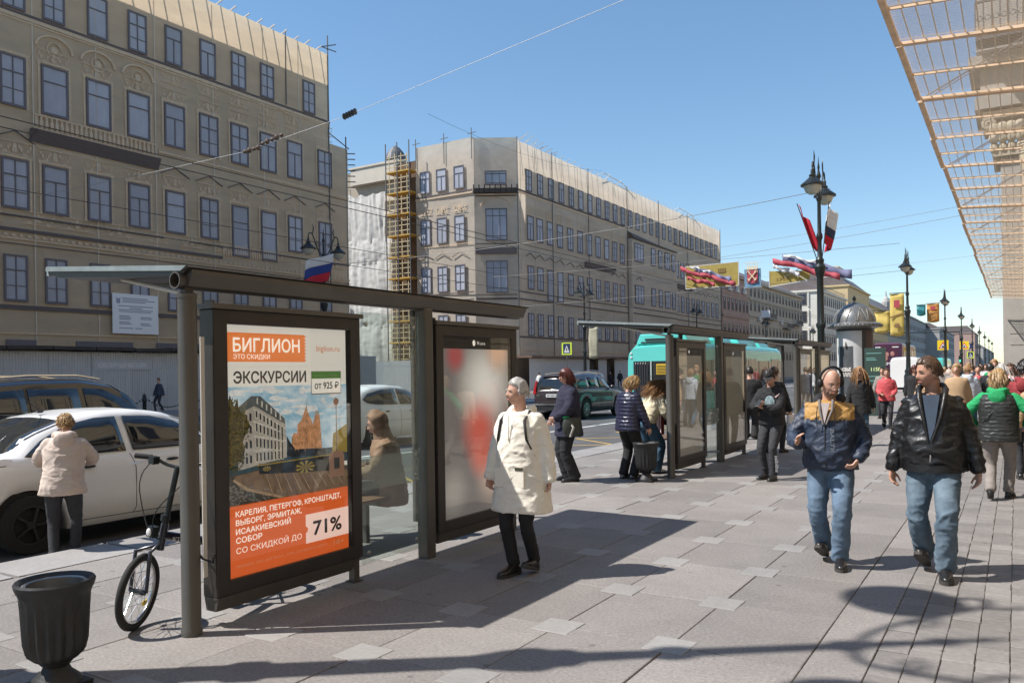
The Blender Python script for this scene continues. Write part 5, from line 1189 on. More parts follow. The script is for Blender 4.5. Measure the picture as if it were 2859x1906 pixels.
# ================================================================== VEHICLES
m_tyre = mat("car_tyre", (.018, .018, .018), .85, bump=.2, bs=60); m_rim = mat("alloy_rim", (.45, .45, .46), .3, metal=.9); m_steel = mat("steel_rim", (.03, .03, .032), .5, metal=.3)
m_cg = mat("car_glass", (.014, .017, .02), .04, spec=.9); m_trim = mat("car_trim", (.015, .015, .016), .5); m_tail = mat("tail_lamp", (.35, .012, .015), .15, coat=.6); m_headl = mat("head_lamp", (.6, .62, .65), .12, coat=.6); m_chr = mat("car_chrome", (.7, .7, .7), .15, metal=1); m_plate = mat("number_plate", (.78, .78, .76), .5)
m_seam_c = mat("panel_gap", (.03, .03, .03), .7); m_under = mat("underbody", (.012, .012, .012), .9)
def make_car(label, loc, paint, L, W, deck, roof, plan, axles, r, sill, rw=.76, wins=(), seams=(), rearglass=None, frontglass=None, tail=None, rim=None, handles=(), extra=None, name="car", cat="car", arch_trim=False, rz=0., tailtop=.95, spokes=10):
    C = thing(name, label, cat, loc, rz)
    def W2(y): return W / 2 * interp(plan, y)
    def zb(y):
        z = sill + (.10 * max(0, 1 - y / .35) + .06 * max(0, 1 - (L - y) / .35))
        for a in axles:
            R = r + .055; d = abs(y - a)
            if d < R: z = max(z, r + sqrt(R * R - d * d) * .98)
        return z
    def sec(y):
        w = W2(y); b = zb(y); d = interp(deck, y); ro = max(interp(roof, y), d); gh = ro - d; a = min(1, gh / .22)
        wr = rw * W / 2 * min(1, .55 + .45 * interp(plan, y))
        p = [(w * .93, b), (w * .985, min(b + .07, d - .12)), (w, b + (d - b) * .5), (w * .988, d - .09), (w * .945, d - .012)]
        hx = [.90, .82, .7, .5, .26, 0]; hz = [.006, .014, .024, .034, .042, .044]
        gx_ = [w * .925, (w * .92 + wr) / 2 + .012, wr * 1.03, wr * .93, wr * .5, 0]; gz_ = [d + .012, d + gh * .5, ro - .075 * a, ro - .018, ro + .002, ro + .01]
        for k in range(6): p.append((w * hx[k] * (1 - a) + gx_[k] * a, (d + hz[k] - .012) * (1 - a) + gz_[k] * a))
        return p
    n = 96; rs = []
    for i in range(n + 1):
        y = L * i / n; p = sec(y); rs.append([(x, y, z) for x, z in p] + [(-x, y, z) for x, z in p[-2::-1]])
    body = MB().rings(rs).build("body", paint, C, 38)
    def sx(y, z):
        p = sec(y)
        for (xa, za), (xb, zb_) in zip(p, p[1:9]):
            if za <= z <= zb_: return xa + (xb - xa) * (z - za) / max(1e-6, zb_ - za)
        return p[3][0]
    def tz(y, x):
        p = sec(y)[4:][::-1]
        for (xa, za), (xb, zb_) in zip(p, p[1:]):
            if xa <= x <= xb: return za + (zb_ - za) * (x - xa) / max(1e-6, xb - xa)
        return p[-1][1]
    def side_patch(poly, nm, m, off=.006, both=True):
        out = None
        for s in ((1, -1) if both else (1,)):
            pts = [V((s * (sx(y, z) + off), y, z)) for y, z in poly]; me = bpy.data.meshes.new(nm); bm = bmesh.new()
            vs_ = [bm.verts.new(p) for p in pts]; f = bm.faces.new(vs_); bmesh.ops.triangulate(bm, faces=[f]); bmesh.ops.subdivide_edges(bm, edges=bm.edges, cuts=2, use_grid_fill=True)
            for v_ in bm.verts: v_.co.x = s * (sx(v_.co.y, v_.co.z) + off)
            bmesh.ops.recalc_face_normals(bm, faces=bm.faces)
            if sum(f.normal.x for f in bm.faces) * s < 0: bmesh.ops.reverse_faces(bm, faces=bm.faces)
            bm.to_mesh(me); bm.free(); out = obj(nm, me, m, C, 180)
            sd = out.modifiers.new("s", 'SOLIDIFY'); sd.thickness = .01; sd.offset = 1
        return out
    def top_patch(y0, y1, fx, nm, m, k=12, off=.008):
        rs_ = []
        for i in range(k + 1):
            y = y0 + (y1 - y0) * i / k; h = fx * sec(y)[7][0]; rs_.append([(h * q / 8, y, tz(y, abs(h * q / 8)) + off) for q in range(-8, 9)])
        MB().rings(rs_, False, False, False).build(nm, m, C, 180)
    for poly in wins: side_patch(poly, "side_window", m_cg)
    for s_ in seams:
        for s in (1, -1):
            P = []
            for a, b in zip(s_, s_[1:]):
                for t in range(5): y = a[0] + (b[0] - a[0]) * t / 5; z = a[1] + (b[1] - a[1]) * t / 5; P.append((s * (sx(y, z) + .0005), y, z))
            P.append((s * (sx(*s_[-1]) + .0005), *s_[-1])); MB().tube(P, .0045, 5).build("door_gap", m_seam_c, C)
    if rearglass: top_patch(rearglass[0], rearglass[1], rearglass[2], "rear_window", m_cg)
    if frontglass: top_patch(frontglass[0], frontglass[1], frontglass[2], "windscreen", m_cg)
    for y, z in handles:
        for s in (1, -1): MB().ball((s * (sx(y, z) + .012), y, z), .014, .085, .018, 10, 6).build("door_handle", m_trim if paint.name == "paint_white" else paint, C, 60)
    if tail:
        for poly in tail: side_patch(poly, "tail_light", m_tail, .008)
    # wheels
    wr_ = rim or m_rim
    for a in axles:
        for s in (1, -1):
            x = s * (W / 2 - .11); lw = .1
            def circ(rad, xx): return [(xx, a + rad * cos(t * pi / 16), r + rad * sin(t * pi / 16)) for t in range(32)]
            tw = MB().rings([circ(r * .62, x - s * lw), circ(r * .95, x - s * lw), circ(r, x - s * lw * .7), circ(r, x + s * lw * .7), circ(r * .96, x + s * lw), circ(r * .66, x + s * lw * .97), circ(r * .64, x + s * lw * .6)]).build("wheel", m_tyre, C, 40)
            rb = MB().rings([circ(r * .64, x + s * lw * .55), circ(r * .66, x + s * lw * .95), circ(r * .60, x + s * lw * .95), circ(r * .58, x + s * lw * .5)], False, False)
            for k in range(spokes):
                t = 2 * pi * k / spokes; c0 = V((x + s * lw * .85, a + r * .12 * cos(t), r + r * .12 * sin(t))); c1 = V((x + s * lw * .82, a + r * .6 * cos(t), r + r * .6 * sin(t))); rb.bar(c0, c1, .05 if spokes < 8 else .035, .025)
            rb.rings([circ(r * .17, x + s * lw * .8), circ(r * .15, x + s * lw * .95)]); rb.build("rim", wr_, tw, 40)
            MB().rings([circ(r * .58, x + s * lw * .45), circ(r * .57, x + s * lw * .46)]).build("brake_disc", m_under, tw)
    MB().box(-W / 2 + .22, W / 2 - .22, .3, L - .3, sill + .02, sill + .25).box(-W / 2 + .06, W / 2 - .06, axles[0] - r, axles[0] + r, r * 1.1, r * 2.1).box(-W / 2 + .06, W / 2 - .06, axles[1] - r, axles[1] + r, r * 1.1, r * 2.1).build("underbody", m_under, C)
    # mirrors
    my_ = frontglass[1] - .28 if frontglass else L * .68
    for s in (1, -1):
        z = interp(deck, my_) + .07; MB().ball((s * (W / 2 + .06), my_, z), .10, .06, .075, 10, 8).bar((s * (W / 2 - .08), my_ + .02, z - .03), (s * (W / 2 + .03), my_, z - .03), .03).build("door_mirror", paint, C, 60)
        MB().ball((s * (W2(L - .25) * .82), L - .13, interp(deck, L - .2) - .09), .17, .12, .07, 12, 6).build("head_light", m_headl, C, 60)
    MB().box(-.26, .26, -.012, .012, interp([(0, .5)], 0) + .02, interp([(0, .5)], 0) + .135).build("number_plate", m_plate, C) if not extra else None
    if extra: extra(C, sec, sx, tz, body)
    return C
p_white = mat("paint_white", (.79, .79, .79), .35, coat=.7, var=.03, vs=2); p_black = mat("paint_black_blue", (.008, .008, .012), .25, coat=.9); p_plum = mat("paint_dark_brown", (.055, .042, .046), .28, metal=.3, coat=.8); p_dkgrn = mat("paint_petrol", (.012, .022, .03), .25, coat=.9); p_grey = mat("paint_grey", (.16, .16, .165), .3, metal=.4, coat=.8); p_red = mat("paint_dark_red", (.16, .015, .02), .3, coat=.8)
plan = lambda L: [(0, .84), (.12, .91), (.5, .975), (1.2, 1), (L - 1.3, 1), (L - .55, .955), (L - .15, .84), (L, .70)]
def sedan_extra(C, sec, sx, tz, body):
    MB().tube([(.0, 1.38, 1.46), (.0, 1.12, 1.72)], [.006, .003], 6).ball((0, 1.38, 1.462), .03, .05, .018, 8, 6).build("aerial", m_trim, C)
    MB().box(-.26, .26, -.012, .012, .70, .82).build("number_plate", m_plate, C)
    y, z = .42, .80; x = sx(y, z) + .003
    MB().tube([(sx(y + .1 * cos(t * pi / 14), z + .1 * sin(t * pi / 14)) + .003, y + .1 * cos(t * pi / 14), z + .1 * sin(t * pi / 14)) for t in range(29)], .004, 4).build("round_sticker", m_grey_t, C)
    MB().ball((x, y - .03, z), .003, .035, .03, 8, 6).ball((x, y + .045, z + .02), .003, .02, .02, 8, 6).build("sticker_print", m_grey_t, C)
    MB().ball((sx(3.0, .72) + .0, 3.0, .72), .001, .1, .1, 4, 4).v
    text("Лет", "window_sticker", m_wht_t, C, (.30, .80, tz(.80, .3) + .02), (.0, 0.3, .25), (-.3, .25, .2), .2, .06, .01)
sed_deck = [(0, .60), (.04, .92), (.12, 1.0), (.6, 1.035), (.95, .985), (2.7, .95), (3.15, .93), (3.7, .86), (4.2, .74), (4.36, .60), (4.4, .48)]
sed_roof = [(.38, 1.0), (.62, 1.09), (1.0, 1.28), (1.35, 1.41), (1.75, 1.465), (2.15, 1.47), (2.5, 1.43), (2.8, 1.33), (3.1, 1.14), (3.4, .93), (3.5, .7)]
make_car("white sedan stopped at the kerb with a woman at its window", (-9.62, 3.66, -.15), p_white, 4.4, 1.74, sed_deck, sed_roof, plan(4.4), (.84, 3.4), .31, .20,
    wins=([(.80, 1.02), (1.0, 1.17), (1.3, 1.325), (1.62, 1.385), (1.86, 1.392), (1.93, .995), (1.1, .995)], [(2.02, .995), (1.95, 1.392), (2.3, 1.375), (2.62, 1.30), (2.98, 1.10), (3.12, .985)]),
    seams=([(1.97, .96), (2.02, .8), (2.02, .34), (1.98, .28)], [(3.08, .94), (3.1, .6), (2.98, .3)], [(1.12, .96), (1.16, .78), (1.25, .62), (1.33, .36)], [(1.33, .28), (3.0, .27)], [(.03, .66), (.3, .64), (.42, .60)], [(.1, .93), (.6, .95)], [(.95, .80), (1.08, .80), (1.08, .92), (.95, .92), (.95, .80)]), rearglass=(.50, 1.28, .93), frontglass=(2.62, 3.33, .93), tail=([(.06, .84), (.06, .98), (.2, .96), (.24, .84)],), rim=m_steel, handles=((1.45, .86), (2.5, .85)), extra=sedan_extra, spokes=5)
suv_deck = lambda k: [(0, .62), (.03, 1.0), (.1, 1.1), (.8, 1.17), (2.5, 1.15), (3.25, 1.13), (3.9, 1.08), (4.55, .96), (4.75, .75), (4.85, .55)]
suv_roof = [(.05, 1.1), (.2, 1.4), (.36, 1.68), (.55, 1.78), (1.4, 1.84), (2.2, 1.84), (2.7, 1.76), (3.05, 1.56), (3.45, 1.14), (3.5, .8)]
suv_win = ([(.45, 1.22), (.5, 1.5), (.7, 1.64), (1.25, 1.68), (1.3, 1.2)], [(1.36, 1.2), (1.31, 1.68), (2.1, 1.68), (2.16, 1.2)], [(2.26, 1.2), (2.2, 1.68), (2.52, 1.66), (2.86, 1.5), (3.22, 1.2)])
suv_seam = ([(1.33, 1.14), (1.4, .7), (1.55, .4)], [(2.2, 1.14), (2.22, .35)], [(3.2, 1.1), (3.2, .6), (3.1, .36)])
def suv_extra(C, sec, sx, tz, body):
    for s in (1, -1): MB().tube([(s * .62, .7, 1.85), (s * .64, 1.4, 1.9), (s * .64, 2.2, 1.895), (s * .62, 2.6, 1.83)], .018, 6).build("roof_rail", m_chr, C)
    MB().box(-.26, .26, -.02, .01, .82, .94).build("number_plate", m_plate, C)
make_car("black sport utility car in the second lane behind the white sedan", (-13.9, 5.35, -.15), p_black, 4.9, 1.98, suv_deck(0), suv_roof, plan(4.9), (.95, 3.85), .38, .28, .78, suv_win, suv_seam, (.1, .5, .9), (2.72, 3.4, .93), ([(.04, .9), (.04, 1.08), (.22, 1.06), (.22, .9)],), extra=suv_extra, handles=((1.55, 1.05), (2.4, 1.04)), name="suv")
hat_deck = [(0, .58), (.03, .95), (.1, 1.0), (.7, 1.04), (2.4, .97), (3.0, .94), (3.5, .87), (3.9, .74), (4.02, .55)]
hat_roof = [(.06, 1.0), (.22, 1.22), (.45, 1.43), (.8, 1.53), (1.5, 1.57), (2.0, 1.53), (2.5, 1.36), (3.1, .94), (3.2, .7)]
make_car("white hatchback seen through the nearest shelter's glass", (-14.45, 14.55, -.15), p_white, 4.05, 1.74, hat_deck, hat_roof, plan(4.05), (.75, 3.25), .31, .22, .76,
    ([(.42, 1.22), (.62, 1.36), (1.1, 1.45), (1.62, 1.46), (1.68, 1.06), (.85, 1.09), (.55, 1.13)], [(1.76, 1.06), (1.7, 1.46), (2.1, 1.42), (2.5, 1.25), (2.8, 1.02)]), ([(1.72, 1.0), (1.74, .5), (1.7, .3)], [(.95, 1.0), (1.0, .7), (1.15, .45)]), (.12, .42, .9), (2.1, 3.0, .93), ([(.05, .8), (.07, 1.2), (.16, 1.22), (.2, .82)],), handles=((1.2, .9), (2.15, .88)))
make_car("dark car beyond the white hatchback in the middle lane", (-18.3, 16.2, -.15), p_plum, 4.85, 1.95, suv_deck(0), [(a, b - .06) for a, b in suv_roof], plan(4.85), (.95, 3.85), .37, .26, .78, suv_win and ([(.45, 1.22), (.5, 1.45), (.7, 1.58), (1.25, 1.62), (1.3, 1.2)], [(1.36, 1.2), (1.31, 1.62), (2.1, 1.62), (2.16, 1.2)], [(2.26, 1.2), (2.2, 1.62), (2.52, 1.6), (2.86, 1.46), (3.22, 1.2)]), suv_seam, (.1, .5, .9), (2.72, 3.4, .93), ([(.04, .9), (.04, 1.08), (.22, 1.06), (.22, .9)],), extra=suv_extra)
def est_extra(C, sec, sx, tz, body):
    for s in (1, -1):
        MB().tube([(s * .62, .55, 1.74), (s * .64, 1.4, 1.8), (s * .64, 2.2, 1.79), (s * .62, 2.6, 1.72)], .018, 6).build("roof_rail", m_chr, C)
        MB().prism([(s * .72, -.01, 1.0), (s * .88, .01, .98), (s * .86, .02, 1.12), (s * .80, .10, 1.5), (s * .74, .10, 1.5), (s * .76, -.0, 1.14)], (0, .07, 0)).build("tail_light", m_tail, C)
        MB().box(s * .82 - .07, s * .82 + .07, -.04, 0, .5, .56).build("exhaust_trim", m_chr, C)
    MB().box(-.27, .27, -.04, -.015, .87, .99).build("number_plate", m_plate, C)
    pk = MB()
    for k in range(8): pk.box(-.22 + k * .055, -.19 + k * .055, -.043, -.041, .895, .965)
    pk.build("plate_characters", m_trim, C)
    MB().box(-.84, .84, -.045, -.01, .56, .62).build("chrome_strip", m_chr, C); MB().box(-.86, .86, -.05, 0, .36, .5).build("skid_plate", m_steel, C)
    MB().bar((-.1, .1, 1.2), (.3, .07, 1.16), .025).build("rear_wiper", m_trim, C); MB().box(-.6, .6, .18, .34, 1.66, 1.69).build("spoiler", p_plum, C)
    MB().box(-.012, .012, -.0, .03, 0, .001).v
    text("VOLVO", "lettering", m_chr, C, (-.36, -.022, 1.08), (1, 0, 0), UZ, .72, .045, .02); text("XC60", "lettering", m_chr, C, (-.75, -.02, .93), (1, 0, 0), UZ, .2, .035, .02)
    MB().box(-.78, .78, -.018, -.012, .80, .805).build("tailgate_gap", m_seam_c, C)
est_roof = [(.02, 1.1), (.1, 1.32), (.22, 1.58), (.4, 1.70), (1.3, 1.775), (2.1, 1.77), (2.65, 1.68), (3.05, 1.48), (3.5, 1.1), (3.6, .8)]
ec = make_car("dark brown estate car seen from behind left of the turquoise bus", (-15.05, 27.0, -.15), p_plum, 4.9, 1.95, suv_deck(0), est_roof, plan(4.9), (.98, 3.85), .38, .26, .77,
    ([(.42, 1.2), (.5, 1.42), (.75, 1.56), (1.25, 1.61), (1.3, 1.19)], [(1.36, 1.19), (1.31, 1.61), (2.1, 1.61), (2.16, 1.18)], [(2.26, 1.18), (2.2, 1.61), (2.5, 1.58), (2.86, 1.42), (3.2, 1.17)]), suv_seam, (.035, .3, .92), (2.72, 3.42, .93), None, extra=est_extra, name="estate_car")
make_car("dark jeep facing the camera beyond the estate car in the far lanes", (-22.6, 46, -.15), p_grey, 4.85, 1.95, suv_deck(0), suv_roof, plan(4.85), (.95, 3.85), .38, .26, .78, suv_win, (), (.1, .5, .9), (2.72, 3.4, .93), None, extra=suv_extra, rz=pi, name="suv")
for k, (x, y, p_, l_) in enumerate([(-18.5, 62, p_red, "dark red car queueing far down the middle lane"), (-14.2, 70, p_grey, "grey car queueing far down the second lane"), (-18.2, 84, p_white, "white car queueing far down the middle lane"), (-22.8, 92, p_black, "black car approaching far down the opposite lanes")]):
    make_car(l_, (x, y, -.15), p_, 4.4, 1.74, sed_deck, sed_roof, plan(4.4), (.84, 3.4), .31, .20, wins=([(.85, 1.05), (1.3, 1.32), (1.9, 1.39), (1.95, 1.0)], [(2.02, 1.0), (1.98, 1.39), (2.6, 1.3), (3.1, 1.0)]), rearglass=(.50, 1.28, .93), frontglass=(2.62, 3.33, .93), tail=([(.06, .84), (.06, .98), (.2, .96), (.24, .84)],), rz=0 if k < 3 else pi)
# ---- buses
def make_bus(label, loc, L, W, H, paint, roofp, rear=None, name="bus"):
    B = thing(name, label, "bus", loc); rs = []
    for i in range(25):
        y = L * i / 24; e = min(y, L - y); f = 1 - .07 * max(0, 1 - e / .5) ** 2; w = W / 2 * f; h = H - .16 * max(0, 1 - e / .6) ** 2
        pts = [(w, .32), (w * 1.0, 1.0), (w * .985, h - .45), (w * .95, h - .2), (w * .84, h - .05), (w * .6, h), (0, h + .02)]
        rs.append([(x, y, z) for x, z in pts] + [(-x, y, z) for x, z in pts[-2::-1]])
    MB().rings(rs).build("body", paint, B, 40)
    for s in (1, -1):
        x = s * W / 2
        MB().box(min(x * .985, x * 1.004), max(x * .985, x * 1.004), .9, L - .5, 1.12, H - .62).build("window_band", m_cg, B)
        for k in range(7):
            y = 1.6 + k * (L - 2.6) / 6.2; MB().box(min(x * .99, x * 1.008), max(x * .99, x * 1.008), y, y + .07, 1.12, H - .62).build("window_post", m_trim, B)
        for y in (1.9, L * .5, L - 2.2):
            if s > 0: MB().box(x * .99, x * 1.007, y, y + 1.25, .36, H - .55).build("door", m_cg, B); MB().box(x * 1.0, x * 1.012, y + .6, y + .65, .36, H - .55).box(x * 1.0, x * 1.012, y - .04, y, .36, H - .5).box(x * 1.0, x * 1.012, y + 1.25, y + 1.29, .36, H - .5).build("door_frame", roofp, B)
        for a in (2.9 + .7, L - 2.8):
            def circ(rad, xx): return [(xx, a + rad * cos(t * pi / 14), .48 + rad * sin(t * pi / 14)) for t in range(28)]
            t_ = MB().rings([circ(.3, s * (W / 2 - .3)), circ(.48, s * (W / 2 - .28)), circ(.48, s * (W / 2 - .02)), circ(.3, s * (W / 2 + .0)), circ(.28, s * (W / 2 - .05))]).build("wheel", m_tyre, B, 40)
            MB().rings([circ(.28, s * (W / 2 - .06)), circ(.26, s * (W / 2 - .01))]).build("rim", m_rim, t_, 40)
            MB().rings([circ(.56, s * (W / 2 - .3)), circ(.56, s * (W / 2 + .004))]).build("wheel_arch", m_under, B)
    MB().box(-W / 2 + .15, W / 2 - .15, .2, L - .2, .22, .5).build("underbody", m_under, B)
    MB().box(-W / 2 * .9, W / 2 * .9, L - .06, L + .03, 1.0, H - .5).build("windscreen", m_cg, B)
    if rear: rear(B, W, H)
    return B
p_teal = mat("paint_turquoise", (.10, .60, .55), .35, coat=.5, var=.04, vs=1.5); p_tealw = mat("paint_pale", (.62, .72, .70), .35, coat=.4)
def teal_rear(B, W, H):
    MB().box(-.93, .95, -.035, .05, .95, 2.15).build("rear_panel", m_trim, B)
    gl = MB()
    for k in range(6): gl.box(-.88 + k * .085, -.83 + k * .085, -.06, -.03, 1.0, 2.05)
    gl.build("grille_bar", mat("grille_black", (.03, .03, .035), .4), B)
    gs = MB()
    for k in range(5): gs.ball((-.84 + k * .09, -.06, 2.08), .014, .01, .03, 6, 5)
    gs.build("white_dot", f_w, B)
    MB().box(-.3, -.27, -.07, -.03, .95, 2.15).build("post", p_tealw, B); MB().box(-.1, .3, -.05, -.034, 1.7, 2.05).build("yellow_notice", mat("notice_yellow", (.75, .48, .03), .5), B)
    nl = MB()
    for k in range(6): nl.box(-.08, .28, -.056, -.05, 1.73 + k * .05, 1.75 + k * .05)
    nl.build("notice_line", m_trim, B)
    for z in (2.42, 2.28): MB().ball((-1.02, -.0, z), .045, .03, .045, 10, 6).build("marker_lamp", f_w, B)
    MB().box(-1.15, 1.15, -.04, .02, .55, .9).build("white_skirt", p_tealw, B)
    text("ЭЛЕКТРОБУС", "lettering", m_wht_t, B, (-.95, -.045, .62), (1, 0, 0), UZ, 1.0, .14, .01)
    for y0, y1, h in ((.25, 2.6, .30), (3.2, 5.2, .22), (6.2, 8.6, .24), (9.2, 10.6, .16)):
        MB().prism([(-.95, y0, H - .06), (-.8, y0, H + h), (.8, y0, H + h), (.95, y0, H - .06)], (0, y1 - y0, 0)).build("roof_unit", p_teal, B, bevel=.04)
    MB().box(-.6, .6, .2, .26, H + .08, H + .14).box(-.75, .3, .2, .26, H - .02, H + .03).build("vent_slot", m_trim, B)
make_bus("turquoise electric bus standing behind the second shelter", (-10.15, 25.6, -.15), 11.9, 2.5, 2.78, p_teal, p_tealw, teal_rear)
p_plum2 = mat("paint_plum", (.11, .018, .035), .4, coat=.3)
def plum_rear(B, W, H):
    MB().box(-1.16, 1.16, -.03, .02, .7, H - .15).build("rear_advert", mat("bus_wrap", (.10, .016, .03), .4, col2=(.02, .015, .05), vs=1.2), B)
    for k, (x, z) in enumerate(((-.5, 2.5), (.0, 2.9), (.42, 2.95), (-.1, 2.55))): MB().ball((x, -.035, z), .16, .015, .2, 10, 8).build("print_face", mat("wrap_face", (.42, .20, .17), .5, var=.3, vs=9), B)
    text("ДNEMO", "lettering", m_wht_t, B, (-.75, -.045, 2.02), (1, 0, 0), UZ, 1.3, .22, .03)
    MB().box(-.9, -.5, -.04, -.03, H - .42, H - .34).box(.4, .9, -.04, -.03, H - .42, H - .34).build("print_line", m_wht_t, B)
make_bus("plum coloured double decker bus with a film advert on its rear", (-9.3, 75, -.15), 11, 2.4, 3.9, p_plum2, p_plum2, plum_rear)
make_bus("small turquoise bus far away behind the leather jacket man", (-9.6, 128, -.15), 11, 2.5, 3.0, p_teal, p_tealw)
make_bus("distant bus with yellow sides beyond the plum bus", (-12.6, 96, -.15), 11, 2.5, 3.4, mat("paint_cream", (.6, .56, .45), .4), p_tealw)
def van_rear(B, W, H): MB().box(-.75, -.1, -.02, .02, 1.3, H - .5).box(.1, .75, -.02, .02, 1.3, H - .5).build("rear_window", m_cg, B)
make_bus("white delivery van in front of the plum bus", (-7.05, 66, -.15), 5.5, 2.0, 2.55, p_white, p_white, None, "delivery_van")["category"] = "van"
# ================================================================== PEOPLE
def remesh(mb, name, vox, it=4, fac=.5):
    me = mb.mesh("tmp"); bm = bmesh.new(); bm.from_mesh(me); bmesh.ops.recalc_face_normals(bm, faces=bm.faces); bm.to_mesh(me); bm.free()
    o = bpy.data.objects.new("tmp", me)
    r = o.modifiers.new("r", 'REMESH'); r.mode = 'VOXEL'; r.voxel_size = vox
    if it: s = o.modifiers.new("s", 'SMOOTH'); s.factor = fac; s.iterations = it
    out = evaluated(o); out.name = name
    bpy.data.objects.remove(o); bpy.data.meshes.remove(me); return out
def verts_normals(me):
    n = len(me.vertices); co = np.empty(n * 3, np.float32); no = np.empty(n * 3, np.float32)
    me.vertices.foreach_get("co", co); me.vertex_normals.foreach_get("vector", no); return co.reshape(-1, 3), no.reshape(-1, 3)
def wrinkle(me, amp, f=7., zf=1.8, seed=0., mask=None):
    if amp <= 0: return
    co, no = verts_normals(me); nz = noise.noise; d = np.empty(len(co), np.float32)
    for i, (x, y, z) in enumerate(co.tolist()):
        q = V((x * f + seed + z * 2.5, y * f - x * 2, z * f * zf)); a = 1 - abs(nz(q)) * 2.4; b = 1 - abs(nz(q * 1.9 + V((3, 1, seed)))) * 2.6; c_ = nz(V((x * 3.1, y * 3.1 + seed, z * 2.5)))
        d[i] = (max(0, a) ** 2 * 1.1 + max(0, b) ** 2 * .55 - .45 + c_ * .7) * (mask(V((x, y, z))) if mask else 1)
    co += no * (amp * d)[:, None]; me.vertices.foreach_set("co", co.ravel()); me.update()
def quilt(me, amp, pitch):
    co, no = verts_normals(me); co += no * (amp * (np.abs(np.sin(co[:, 2] * pi / pitch)) ** .6 - .6))[:, None]; me.vertices.foreach_set("co", co.ravel()); me.update()
def ik(a, b, l1, l2, pole):
    d = b - a; L = min(d.length, l1 + l2 - .002); d.normalize(); x = (l1 * l1 - l2 * l2 + L * L) / (2 * L); h = sqrt(max(0, l1 * l1 - x * x))
    p = pole - d * pole.dot(d); p.normalize(); return a + d * x + p * h, a + d * L
def limb(mb, pts, rads, n=12, flat=1.):
    P = []; R = []
    for i in range(len(pts) - 1):
        for t in range(4): P.append(pts[i].lerp(pts[i + 1], t / 4)); R.append(rads[i] + (rads[i + 1] - rads[i]) * t / 4)
    P.append(pts[-1]); R.append(rads[-1])
    for _ in range(2): P = [P[0]] + [P[i - 1] * .25 + P[i] * .5 + P[i + 1] * .25 for i in range(1, len(P) - 1)] + [P[-1]]
    d0 = (P[0] - P[1]).normalized(); d1 = (P[-1] - P[-2]).normalized()
    P = [P[0] + d0 * R[0] * .8, P[0] + d0 * R[0] * .45] + P + [P[-1] + d1 * R[-1] * .3]; R = [R[0] * .45, R[0] * .85] + R + [R[-1] * .8]
    mb.tube(P, R, n)
def g2(dx, dz, sx, sz): return math.exp(-(dx * dx) / (sx * sx) - (dz * dz) / (sz * sz))
def head_pt(th, ph, off=0.):
    x = .073 * cos(ph) * sin(th); y = .093 * cos(ph) * cos(th); z = .118 * sin(ph)
    if z < -.01:
        t = min(1, (-.01 - z) / .10)
        x *= 1 - .30 * t; y = y * (1 - .10 * t) + .016 * t
        if y < 0: y *= 1 - .35 * t
    if y > 0:
        f = min(1, y / .05)
        y = y * .97
        y += f * (.005 * (g2(x - .028, z - .024, .022, .012) + g2(x + .028, z - .024, .022, .012)) - .011 * (g2(x - .030, z - .004, .017, .012) + g2(x + .030, z - .004, .017, .012)))
        y += f * (.026 * g2(x, z + .030, .013, .020) + .012 * g2(x, z + .006, .010, .022)) + f * .007 * g2(x, z + .066, .024, .016) - f * .006 * g2(x, z + .063, .03, .004)
        y += f * .009 * g2(x, z + .100, .025, .016) + f * .005 * (g2(x - .045, z + .03, .02, .025) + g2(x + .045, z + .03, .02, .025)) - f * .004 * g2(x, z + .083, .02, .008)
    v = V((x, y, z))
    if off: v += V((x / .073, y / .093, z / .118)).normalized() * off
    return v
SKIN = mat("skin", (.54, .31, .225), .55, var=.16, vs=26); SKIN2 = mat("skin_tan", (.47, .25, .17), .55, var=.16, vs=26)
m_eye = mat("eye_white_shaded", (.40, .34, .31), .3); m_iris = mat("eye_dark", (.03, .025, .02), .2); m_lip = mat("lips", (.42, .16, .13), .5)  # eye whites darkened, the shade of the sockets is in their colour
H_BL = mat("hair_blond", (.36, .23, .105), .5, var=.4, vs=60, stretch=(1, 1, .2)); H_GR = mat("hair_grey", (.42, .40, .38), .55, var=.35, vs=60); H_RD = mat("hair_red", (.10, .025, .02), .45, var=.4, vs=60); H_BR = mat("hair_brown", (.075, .04, .022), .45, var=.4, vs=60, stretch=(1, 1, .2)); H_LB = mat("hair_light_brown", (.34, .19, .09), .45, var=.45, vs=50, stretch=(1, 1, .2)); H_BK = mat("hair_black", (.015, .012, .011), .45, var=.3, vs=60)
S_BK = mat("shoe_black", (.015, .014, .014), .32, coat=.2); S_GY = mat("shoe_grey", (.25, .25, .26), .7); S_SO = mat("shoe_sole", (.05, .045, .04), .7); S_WH = mat("shoe_white", (.7, .7, .68), .6)
RX = lambda a: Matrix.Rotation(a, 3, 'X'); RY = lambda a: Matrix.Rotation(a, 3, 'Y'); RZ = lambda a: Matrix.Rotation(a, 3, 'Z')
WT = [(.40, .215), (.60, .205), (.75, .198), (.88, .184), (1.0, .168), (1.1, .165), (1.2, .172), (1.3, .178), (1.355, .168), (1.395, .142), (1.43, .10), (1.455, .074), (1.49, .064)]
DT = [(.40, .16), (.60, .15), (.75, .142), (.88, .132), (1.0, .122), (1.1, .12), (1.2, .123), (1.3, .118), (1.355, .105), (1.395, .092), (1.43, .08), (1.455, .07), (1.49, .062)]
